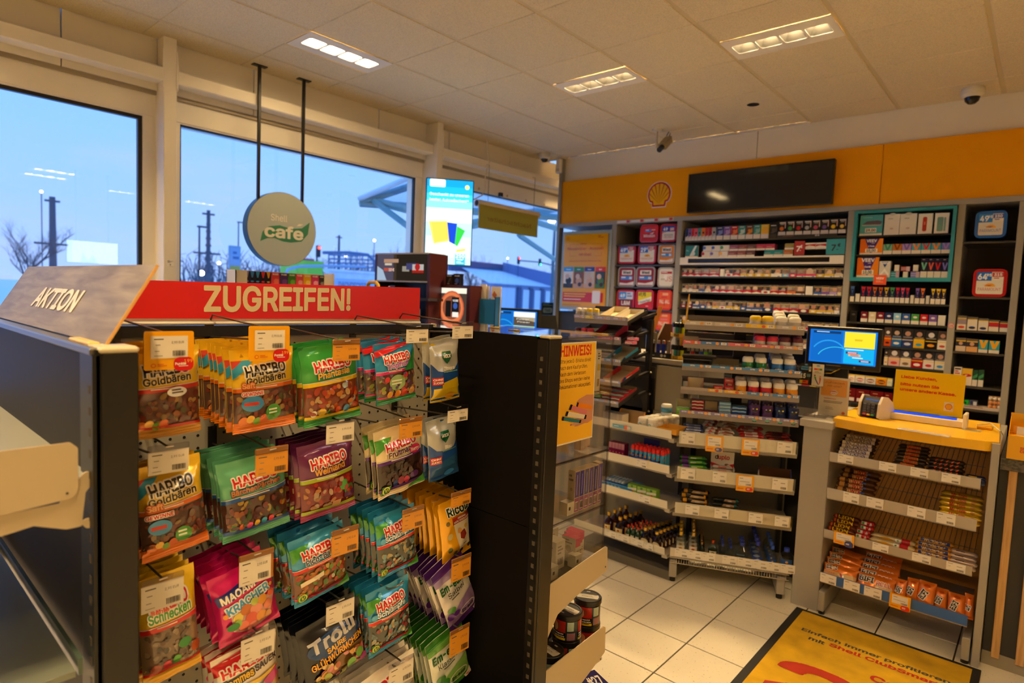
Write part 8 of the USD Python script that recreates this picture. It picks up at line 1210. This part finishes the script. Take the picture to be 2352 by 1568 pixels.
def twp(dx, dz, w_, h_, c, it, lab): b = B().box(-w_ / 2, w_ / 2, 0, .04, 0, h_, c); b.plate(it, (-w_ / 2, 0, 0), X_, Z_, w_, h_); solo('tobacco_pack', b, GL, lab, 'tobacco pack', loc=on_tw(dx, -.02 if dz > .3 else -.05, dz), rz=.12)
twp(-.07, .371, .055, .085, '2a2624', [('R', 0, .82, 1, 1, '3a3634'), ('R', 0, .74, 1, .8, 'e8b818'), ('R', .08, .1, .92, .7, 'b86a4a'), ('R', .2, .3, .5, .6, 'e0c0a0')], 'dark cigarette packet on the grey tier of the maroon tower'); twp(-.105, .371, .018, .08, 'e8e4dc', [('R', .1, .2, .9, .6, '3a5aa8')], 'thin white packet beside the dark one on the tower'); twp(.09, .371, .09, .032, '3a3a8a', [('R', .0, .1, .45, .9, 'd8d8e0'), ('E', .65, .5, .08, 'd8303a')], 'flat blue and white packet on the grey tier of the tower')
for dx, c, c2, n in ((-.20, 'c8c0a8', '8a5a3a', 'pale grey'), (-.09, 'a8843a', '5a3a1c', 'golden brown'), (.04, '9aa04a', '4a5a2a', 'olive'), (.17, 'b0beb8', 'a8783a', 'grey green')): twp(dx, .205, .10, .085, c, [('T', 'KINGS', .5, .55, .14, c2, {'st': .6}), ('R', 0, 0, 1, .14, 'd8d4cc'), ('P', ((.1, .4), (.9, .35), (.8, .3), (.2, .3)), c2)], f'{n} small cigar pack on the middle tier of the maroon tower')
for dx, c, n in ((.18, 'd8d0cc', 'white'), (.25, '8a1c24', 'dark red')): twp(dx, .062, .055, .075, c, [('R', 0, .0, 1, .18, 'e0d8cc'), ('R', 0, .22, 1, .34, 'd8601c'), ('E', .5, .65, .18, 'b86a4a', .6)], f'{n} small packet on the lowest tier of the maroon tower')
b = B(); b.plate([('R', 0, 0, 1, 1, '4a1c1c'), ('T', 'GOODS', .86, .3, .4, 'c8a89a', {'a': 'r', 'b': False})], (-.3, -.0606, .04), X_, Z_, .6, .03); part(tw, 'tier_print', b, CARD)
b = B(); b.plate([('R', .76, .1, .98, .9, 'e0982e'), ('R', .6, .1, .74, .9, 'e8e0d4')], (-.3, -.0606, .18), X_, Z_, .6, .022); part(tw, 'price_labels', b, CARD)
solo('yellow_bracket', B().tube([(0, 0, 0), (0, 0, .045), (.02, 0, .06), (.09, 0, .06), (.115, 0, .04), (.12, 0, .0)], .012, 'e8b018', 8), SAT, 'bright yellow carry handle in front of the maroon tower', 'handle', loc=tuple(at(845, 668, 'x', -3.5)))
# dark lit vape poster box with two boxes on top
t = thing('lit_poster_box', 'maroon framed lit poster box with a glowing orange disc', 'light box', (-3.333, 3.10, 1.12), .0); w, h = .33, .46
part(t, 'frame', B().prism(sbox(-w / 2 - .012, 0, w / 2 + .03, h + .015).difference(sbox(-w / 2 + .006, .01, w / 2 - .006, h - .004)), (0, 0, 0), X_, Z_, .12, '4a1618'), SAT)
b = B(); b.plate([('R', 0, 0, 1, 1, '4a3c34'), ('R', .03, .90, .97, .985, 'f4ecd8'), ('E', .5, .66, .40, 'c85a3a', .98), ('E', .5, .66, .365, 'e07a48', .98), ('E', .5, .67, .30, '8a4a34', .9), ('R', .30, .52, .48, .78, '1a1614'), ('R', .50, .58, .74, .84, '1c1a1c'), ('T', 'VUSE', .62, .77, .03, 'e8e0d8', {'st': .18}), ('E', .62, .70, .07, '3a5aa8', 1), ('R', .53, .52, .73, .60, 'f0e8dc'), ('T', 'Ultra.', .16, .34, .075, 'f4ece0', {'a': 'l', 'st': .46})], (-w / 2, .004, 0), X_, Z_, w, h); part(t, 'lit_poster', b, GLOW)
for i, (dx, c, tx_, n) in enumerate(((-.055, '2a2624', 'slanted device picture', 'slightly lower'), (.03, '1c1a20', 'blue disc', 'taller'))):
    b = B().box(-.038, .038, 0, .03, 0, .078 + .006 * i, c); b.plate([('T', 'VUSE', .5, .82, .10, 'e0d8d0', {'st': .7}), ('P', ((.2, .1), (.45, .1), (.8, .65), (.6, .7)), '4a4648') if i == 0 else ('E', .5, .42, .26, '3a5ab0'), ('L', .2, .06, .8, .14, 1, 'a8a098')], (-.038, 0, 0), X_, Z_, .076, .078); solo('vape_box', b, GL, f'{n} black vape box on the lit poster box, {tx_}', 'vape box', loc=(-3.333 + dx, 3.12, 1.596))
t = thing('leaflet_holder', 'bright blue leaflet holder with white leaflets beside the lit poster box', 'leaflet holder', (-3.127, 3.2, 1.12)); part(t, 'holder', B().box(-.143, .143, 0, .003, 0, .382, '2478c0').box(-.143, .143, .06, .063, 0, .39, '2478c0').box(.14, .15, 0, .06, 0, .40, '1c5a98').box(-.15, -.14, 0, .06, 0, .40, '1c5a98'), SAT)
for i, (dx, w_, h_, rz, n) in enumerate(((-.07, .13, .45, .02, 'broad white leaflet'), (.0, .06, .49, -.01, 'narrow folded leaflet standing highest'), (.03, .05, .48, -.05, 'narrow cream leaflet'), (.10, .10, .475, .06, 'white leaflet with an orange figure'))):
    b = B().obox((-w_ / 2, 0, 0), (w_, 0, 0), (0, .004, 0), (rz * h_ * .3, 0, h_ - .12), ('e8e2d8', 'efe8de', 'e4dccc', 'ece4d8')[i])
    if i == 1: b.plate([('R', .2, .1, .5, .2, '3a6ab0')], (-w_ / 2, -.0005, .2), X_, Z_, w_, .2)
    if i == 3: b.plate([('P', ((.2, .5), (.4, .7), (.7, .5), (.5, .3)), 'c8703a')], (-w_ / 2, -.0005, .22), X_, Z_, w_, .15)
    solo('leaflet', b, CARD, f'{n} in the bright blue holder', 'leaflet', loc=(-3.127 + dx, 3.215 + .01 * i, 1.24))
b = B().box(0, .002, -.12, .12, -.075, .075, '14302c'); b.plate([('L', .1, .7, .9, .92, 2, '8aa8a0'), ('R', .12, .18, .85, .58, 'a8b8b0', .08), ('T', 'TAXI', .48, .27, .2, '14302c', {'st': .5})], (.0025, -.12, -.075), Y_, Z_, .24, .15); solo('window_sticker', b, CARD, 'dark green taxi sticker on the corner window glass', 'sticker', loc=tuple(at(1258, 709, 'x', -4.49)))
t = thing('menu_screen', 'white glowing menu screen across the shop, mirrored in the window', 'screen', M=frame((1.5, 2.637, 1.931), -Y_, Z_)); part(t, 'casing', B().box(-.05, 0, -.325, .325, -.165, .165, '1c1a18', r=.004), SAT)
b = B(); b.plate([('R', 0, 0, 1, 1, 'f4f4f4'), ('P', ((.4, 0), (.5, .4), (.6, .1), (.7, .5), (.75, 0)), 'c8d8e8'), ('R', .9, 0, 1, 1, 'd8e8f4')], (.0006, -.315, -.155), Y_, Z_, .63, .31); part(t, 'display', b, mat('menu_glow', {'a': ('attribute', {'attribute': 'col'}), 'e': ('emission', {'strength': 2.4})}, [('a.color', 'e.color')], 'e.emission'))
for y in (-.2, .2): part(t, 'rod', B().box(-.04, -.02, y - .01, y + .01, .165, CE - 1.931, '14120f'), SAT)
# ------------------------------------------------------------------ outside, dusk and snow
out = lambda px, py, d: at(px, py, 'x', -d)
ZG = -.35
solo('snow_ground', B().quad([(-900, -500, ZG), (-4.7, -500, ZG), (-4.7, 900, ZG), (-900, 900, ZG)], 'fff'), SNOW, 'snow covered ground outside the shop windows', 'ground', kind='structure')
FROST, FROST2 = '5f6b86', '6a7694'
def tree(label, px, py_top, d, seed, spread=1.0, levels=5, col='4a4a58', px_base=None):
    top = out(px, py_top, d); base = V3(-d, top[1], ZG); H = top[2] - ZG; rnd = random.Random(seed); tr, br = B(), B(); pieces = []
    def grow(p, dr, L_, r, lv):
        n = 4; pts = [p]
        for i in range(n):
            dr = unit(dr + V3(rnd.uniform(-.14, .14), rnd.uniform(-.14, .14), rnd.uniform(-.02, .10))); pts.append(pts[-1] + dr * L_ / n)
        (tr if lv == 0 else br).tube(pts, np.linspace(r, r * .55, n + 1), col, 5 if lv < 2 else 3, False)
        if lv >= levels: return
        for k in range(4 if lv < 2 else 3 if lv < levels - 1 else 4):
            q = pts[1 + (k * (n - 1)) // 3] if lv else pts[2 + k % 3]; a = rnd.uniform(0, 2 * PI); sp = rnd.uniform(.45, 1.0) * spread
            grow(q, unit(dr + sp * V3(math.cos(a), math.sin(a), .15)), L_ * rnd.uniform(.55, .78), r * .5, lv + 1)
    grow(V3(0, 0, 0), V3(0, 0, 1), H * .36, H * .018, 0)
    t = thing('bare_tree', label, 'tree', tuple(base), group='bare winter trees outside'); part(t, 'trunk', tr, MT); part(t, 'branches', br, MT, kind='stuff')
tree('large bare tree outside the window nearest the viewer', 60, 425, 45, 1, .95, 6)
tree('bare tree beside the portrait screen, tallest in the corner window', 1115, 545, 60, 2, .6); tree('slender bare tree just behind the corner window banner', 1085, 560, 70, 3, .5)
for i, (px, py, d, n) in enumerate(((885, 545, 90, 'left of the maroon tower'), (925, 540, 85, 'behind the maroon tower header'), (740, 570, 120, 'beside the red traffic light'), (1160, 600, 100, 'behind the low white building'), (1220, 590, 110, 'behind the building gable'), (1262, 560, 95, 'at the corner post'), (455, 585, 110, 'beside the second window frame'), (620, 590, 120, 'behind the hanging disc'))): tree(f'distant bare tree {n}', px, py, d, 20 + i, .8, 4)
def scrub(label, pxa, pxb, py, d, seed):
    a, e = out(pxa, py, d), out(pxb, py, d); rnd = random.Random(seed); b = B(); n = int(260)
    for k in range(n):
        y = rnd.uniform(a[1], e[1]); h = (a[2] - ZG) * rnd.uniform(.45, 1.05); x = -d + rnd.uniform(-6, 6); pts = [(x, y, ZG)]
        for j in range(3): pts.append((pts[-1][0] + rnd.uniform(-.5, .5), pts[-1][1] + rnd.uniform(-.8, .8), ZG + h * (j + 1) / 3))
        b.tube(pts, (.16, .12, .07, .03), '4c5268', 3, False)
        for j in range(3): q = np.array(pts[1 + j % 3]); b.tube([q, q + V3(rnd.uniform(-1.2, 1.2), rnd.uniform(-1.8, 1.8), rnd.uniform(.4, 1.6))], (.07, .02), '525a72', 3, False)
    solo('hedgerow', b, MT, label, 'hedgerow', kind='stuff')
scrub('frosty scrub belt seen beneath the hanging disc', 420, 790, 582, 100, 5); scrub('frosty scrub belt seen in the corner window', 1030, 1290, 628, 105, 6); scrub('frosty scrub belt behind the guard rail', 780, 960, 590, 100, 8)
def pole(name, label, cat, px, py, d, r, c, parts=()):
    p = out(px, py, d); t = thing(name, label, cat, (-d, p[1], ZG)); part(t, 'shaft', B().tube([(0, 0, 0), (0, 0, (p[2] - ZG) * .5), (0, 0, p[2] - ZG)], (r, r * .85, r * .7), c, 8), MT); return t, p[2] - ZG
for px, py, d, lab in ((120, 452, 60, 'grey overhead line mast outside the nearest window'), (479, 483, 55, 'lattice mast between window frame and hanging disc'), (779, 540, 80, 'slim mast right of the hanging disc')):
    t, h = pole('line_mast', lab, 'mast', px, py, d, .30 if d == 60 else .22, '4a4e5c'); part(t, 'cross_arm', B().box(-.1, .1, -1.2, 1.0, h * .55, h * .55 + .15, '4a4e5c').box(-.08, .08, -.5, .5, h - .4, h - .25, '4a4e5c'), MT)
    if d == 55:
        b = B()
        for k in range(14): z = h * k / 14; b.tube([(.0, -.4 + .02 * k, z), (0, .4 - .02 * k, z + h / 14)], .04, '4a4e5c', 4, False).tube([(.0, .4 - .02 * k, z), (0, -.4 + .02 * k, z + h / 14)], .04, '4a4e5c', 4, False)
        part(t, 'lattice', b, MT, kind='stuff')
LAMPO = mat('street_lamp_glow', {'e': ('emission', {'color': (1.0, .92, .72), 'strength': 9.0})}, [], 'e.emission')
for px, py, d, s, lab in ((458, 520, 40, .5, 'street lamp post beside the second window frame'), (548, 510, 60, .4, 'thin street lamp left of the hanging disc')):
    t, h = pole('street_lamp', lab, 'street lamp', px, py, d, .08, '3c4252'); part(t, 'head', B().box(-.12, .12, -.1, .6 * s * 2, h - .05, h + .05, '3c4252'), MT)
t, h = pole('street_lamp', 'lit street lamp in the corner window beside the canopy', 'street lamp', 1275, 505, 14, .07, '5a6a72'); part(t, 'head', B().hull([(-.12, -.42, h - .06), (.12, -.42, h - .06), (-.12, .1, h - .02), (.12, .1, h - .02), (-.1, -.40, h + .06), (.1, -.40, h + .06), (-.1, .1, h + .05), (.1, .1, h + .05)], .01, '4a5a60'), SAT); m = trimesh.creation.icosphere(2, .14); m.apply_scale((.8, 1.25, .45)); m.apply_translation((0, -.2, h - .07)); part(t, 'lamp_glass', B().tm(m, 'fff', True), LAMPO)
for i, (px, py, d, r) in enumerate(((463, 627, 60, .25), (503, 604, 90, .22), (794, 588, 90, .18), (860, 552, 110, .25), (1166, 593, 110, .2), (1278, 672, 40, .05), (95, 440, 120, .2))):
    m = trimesh.creation.icosphere(1, r); p = out(px, py, d); t = thing('distant_street_lamp', f'tiny distant lit lamp, {["below the lamp post", "above the yellow sign foot", "above the guard rail", "above the maroon tower", "over the low building", "low beside the corner post", "inside the big bare tree"][i]}', 'street lamp', (-d, p[1], ZG)); part(t, 'shaft', B().tube([(0, 0, 0), (0, 0, p[2] - ZG)], .08, '3c4252', 5), MT); part(t, 'glow', B().tm(m.apply_translation((0, 0, p[2] - ZG)), 'fff', True), LAMPO)
RL, GRL = (mat(n, {'e': ('emission', {'color': c, 'strength': 4.5})}, [], 'e.emission') for n, c in (('red_signal', (1, .04, .03)), ('green_signal', (.02, 1, .35))))
def signal(label, px, py, d, s, red):
    p = out(px, py, d); t = thing('traffic_light', label, 'traffic light', tuple(p)); part(t, 'head', B().box(-.15 * s, .15 * s, -.16 * s, .16 * s, -.5 * s, .5 * s, '1c2430', r=.03 * s), MT); m = trimesh.creation.icosphere(1, .13 * s); m.apply_scale((.5, 1, 1)); m.apply_translation((.15 * s, 0, .3 * s if red else -.33 * s)); part(t, 'lit_lens', B().tm(m, 'fff', True), RL if red else GRL); return p
signal('red traffic light right of the hanging disc', 731, 577, 45, .95, True); p1 = signal('red traffic light over the low white building', 1191, 598, 42, .75, True); p2 = signal('green traffic light over the low white building', 1240, 602, 42, .75, False)
p3 = out(1281, 612, 42); t = thing('signal_gantry', 'long dark arm carrying two traffic lights in the corner window', 'gantry', (0, 0, 0)); part(t, 'arm', B().tube([p1, p2, p3], .07, '3a4252', 6), MT); part(t, 'post', B().tube([(p3[0], p3[1], ZG), p3], .12, '3a4252', 6), MT); part(t, 'stub', B().tube([(p1[0], p1[1], ZG), p1], .03, '3a4252', 5), MT)
pp = out(731, 577, 45); solo('signal_post', B().tube([(pp[0] - .2, pp[1], ZG), (pp[0] - .2, pp[1], pp[2])], .07, '3a4252', 6), MT, 'slim post under the red traffic light right of the disc', 'post')
# low building
a, e = out(1125, 690, 38), out(1252, 700, 38); t = thing('low_building', 'low white building with snowy roof and pale doors across the road', 'building', (0, 0, 0)); zt_, zr = out(1130, 648, 38)[2], out(1170, 612, 44)[2]
ga = out(1185, 660, 38)
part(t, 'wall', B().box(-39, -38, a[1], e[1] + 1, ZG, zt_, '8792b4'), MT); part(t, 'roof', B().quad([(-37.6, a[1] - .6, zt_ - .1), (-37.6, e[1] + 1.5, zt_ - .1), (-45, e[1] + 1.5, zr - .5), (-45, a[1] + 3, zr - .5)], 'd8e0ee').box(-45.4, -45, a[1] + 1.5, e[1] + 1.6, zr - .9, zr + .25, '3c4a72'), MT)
part(t, 'gable', B().tm(trimesh.creation.extrude_polygon(Polygon([(0, 0), (8.0, 0), (8.0, 1.2), (0, 2.6)]), .2, engine='earcut').apply_transform(trimesh.transformations.rotation_matrix(PI / 2, [1, 0, 0])).apply_translation((-45, e[1] + 1.3, zt_ - .1)), '6a78a8'), MT)
for i in range(3): y = ga[1] + 1.0 + i * 1.75; part(t, 'door', B().box(-37.98, -37.9, y, y + 1.1, ZG, zt_ - .5, 'd4dcec'), MT)
for i in range(3): y = ga[1] + .15 + i * 1.75; part(t, 'pillar', B().box(-37.98, -37.85, y, y + .55, ZG, zt_ - .3, '46527a'), MT)
part(t, 'panel', B().box(-37.98, -37.9, a[1] + .3, ga[1] - .2, ZG, zt_ - .4, 'c6d0e4'), MT)
# sign pylon, container, guard rail, van
p, q = out(527, 563, 30), out(553, 640, 30); t = thing('price_pylon', 'pale and yellow sign pylon outside the second window', 'sign', (-30, (p[1] + q[1]) / 2, ZG)); w = q[1] - p[1]; hz = p[2] - ZG; part(t, 'foot', B().box(-.14, -.02, -w / 3, w / 3, 0, hz * .12, '5a6a80'), SAT); part(t, 'panel', B().box(-.15, 0, -w / 2, w / 2, hz * .1, hz, '8aa0b8', r=.03), SAT); b = B(); b.plate([('R', .06, .35, .94, .72, 'b0a040'), ('R', .06, .74, .94, .97, '8aa4c4'), ('L', .3, .78, .85, .92, 2, '4a6a9a'), ('R', .28, .42, .72, .56, 'b8c8d8'), ('R', .06, .08, .94, .33, 'a09648')], (.004, -w / 2, hz * .1), Y_, Z_, w, hz * .9); part(t, 'panel_print', b, SAT)
a, e = out(682, 596, 34), out(742, 616, 34); solo('green_container', B().box(-36, -34, a[1], e[1], ZG, a[2], '8ac83a').box(-36.02, -33.98, a[1], a[1] + (e[1] - a[1]) * .65, a[2], a[2] + .12, 'b84a5a'), SAT, 'bright green container outside behind the hanging disc', 'container')
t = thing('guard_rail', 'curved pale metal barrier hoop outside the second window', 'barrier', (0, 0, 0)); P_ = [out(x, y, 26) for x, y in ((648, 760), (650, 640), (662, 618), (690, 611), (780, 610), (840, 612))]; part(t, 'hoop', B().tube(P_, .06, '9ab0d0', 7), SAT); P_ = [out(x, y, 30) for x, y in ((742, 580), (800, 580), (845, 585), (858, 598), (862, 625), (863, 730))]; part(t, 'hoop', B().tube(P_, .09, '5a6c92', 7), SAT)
b = B()
for k in range(6): a, e = out(755, 585 + k * 9, 34), out(865, 588 + k * 9, 34); b.tube([a, e], .05, '6a7ca4', 5)
for k in range(9): a, e = out(755 + k * 13, 583, 34), out(755 + k * 13, 640, 34); b.tube([a, (a[0], a[1], ZG)], .04, '6a7ca4', 5)
solo('slatted_fence', b, MT, 'pale slatted fence outside between disc and maroon tower', 'fence')
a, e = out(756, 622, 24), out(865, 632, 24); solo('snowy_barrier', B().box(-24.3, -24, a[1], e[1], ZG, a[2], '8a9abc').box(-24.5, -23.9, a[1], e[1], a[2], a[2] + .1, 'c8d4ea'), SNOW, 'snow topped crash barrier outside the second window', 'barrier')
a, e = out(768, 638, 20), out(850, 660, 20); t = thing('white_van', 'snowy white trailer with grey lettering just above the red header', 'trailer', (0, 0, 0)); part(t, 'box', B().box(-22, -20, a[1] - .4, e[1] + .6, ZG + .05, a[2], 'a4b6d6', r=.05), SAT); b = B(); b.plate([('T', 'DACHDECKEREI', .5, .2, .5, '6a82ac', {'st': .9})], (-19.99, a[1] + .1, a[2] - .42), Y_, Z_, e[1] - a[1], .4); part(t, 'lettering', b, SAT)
# glazed canopy
t = thing('glass_canopy', 'snow dusted glass canopy on steel struts outside the corner', 'canopy', (0, 0, 0)); CG = '7c9a98'
def strut(p, q, w_, c=CG): part(t, 'strut', B().tube([p, (np.asarray(p) + q) / 2, q], w_, c, 4), SAT)
p0_, p1_ = out(826, 466, 6.6), out(948, 420, 6.0); strut(p0_, p1_ + V3(0, .5, .18), .045); strut(out(857, 460, 6.5), out(948, 528, 5.6), .04)
pa, pb = out(950, 418, 5.2), out(1240, 520, 6.2)
P0, P1 = out(824, 458, 6.6), out(955, 402, 6.0); dY = V3(1.25, 3.6, .15)
part(t, 'glass_roof', B().quad([P0, P1, P1 + dY, P0 + dY], '8fb4d8'), pane('canopy_glass', (.62, .76, .92), 1.5, .1)); part(t, 'snow_edge', B().tube([P0, (P0 + P1) / 2, P1], .035, 'd8e4f4', 5), SNOW)
strut(out(862, 462, 6.5), out(948, 484, 5.8), .05); strut(out(1085, 515, 6.4), out(1290, 475, 6.8), .07); strut(out(1192, 540, 6.6), out(1284, 602, 7.2), .05); strut(out(1100, 470, 6.2), out(1280, 525, 6.6), .05)
strut(np.asarray(P1), V3(-4.615, P1[1] + .1, 2.72), .04); strut(V3(p0_[0], p0_[1], p0_[2]), p0_ + dY, .05)
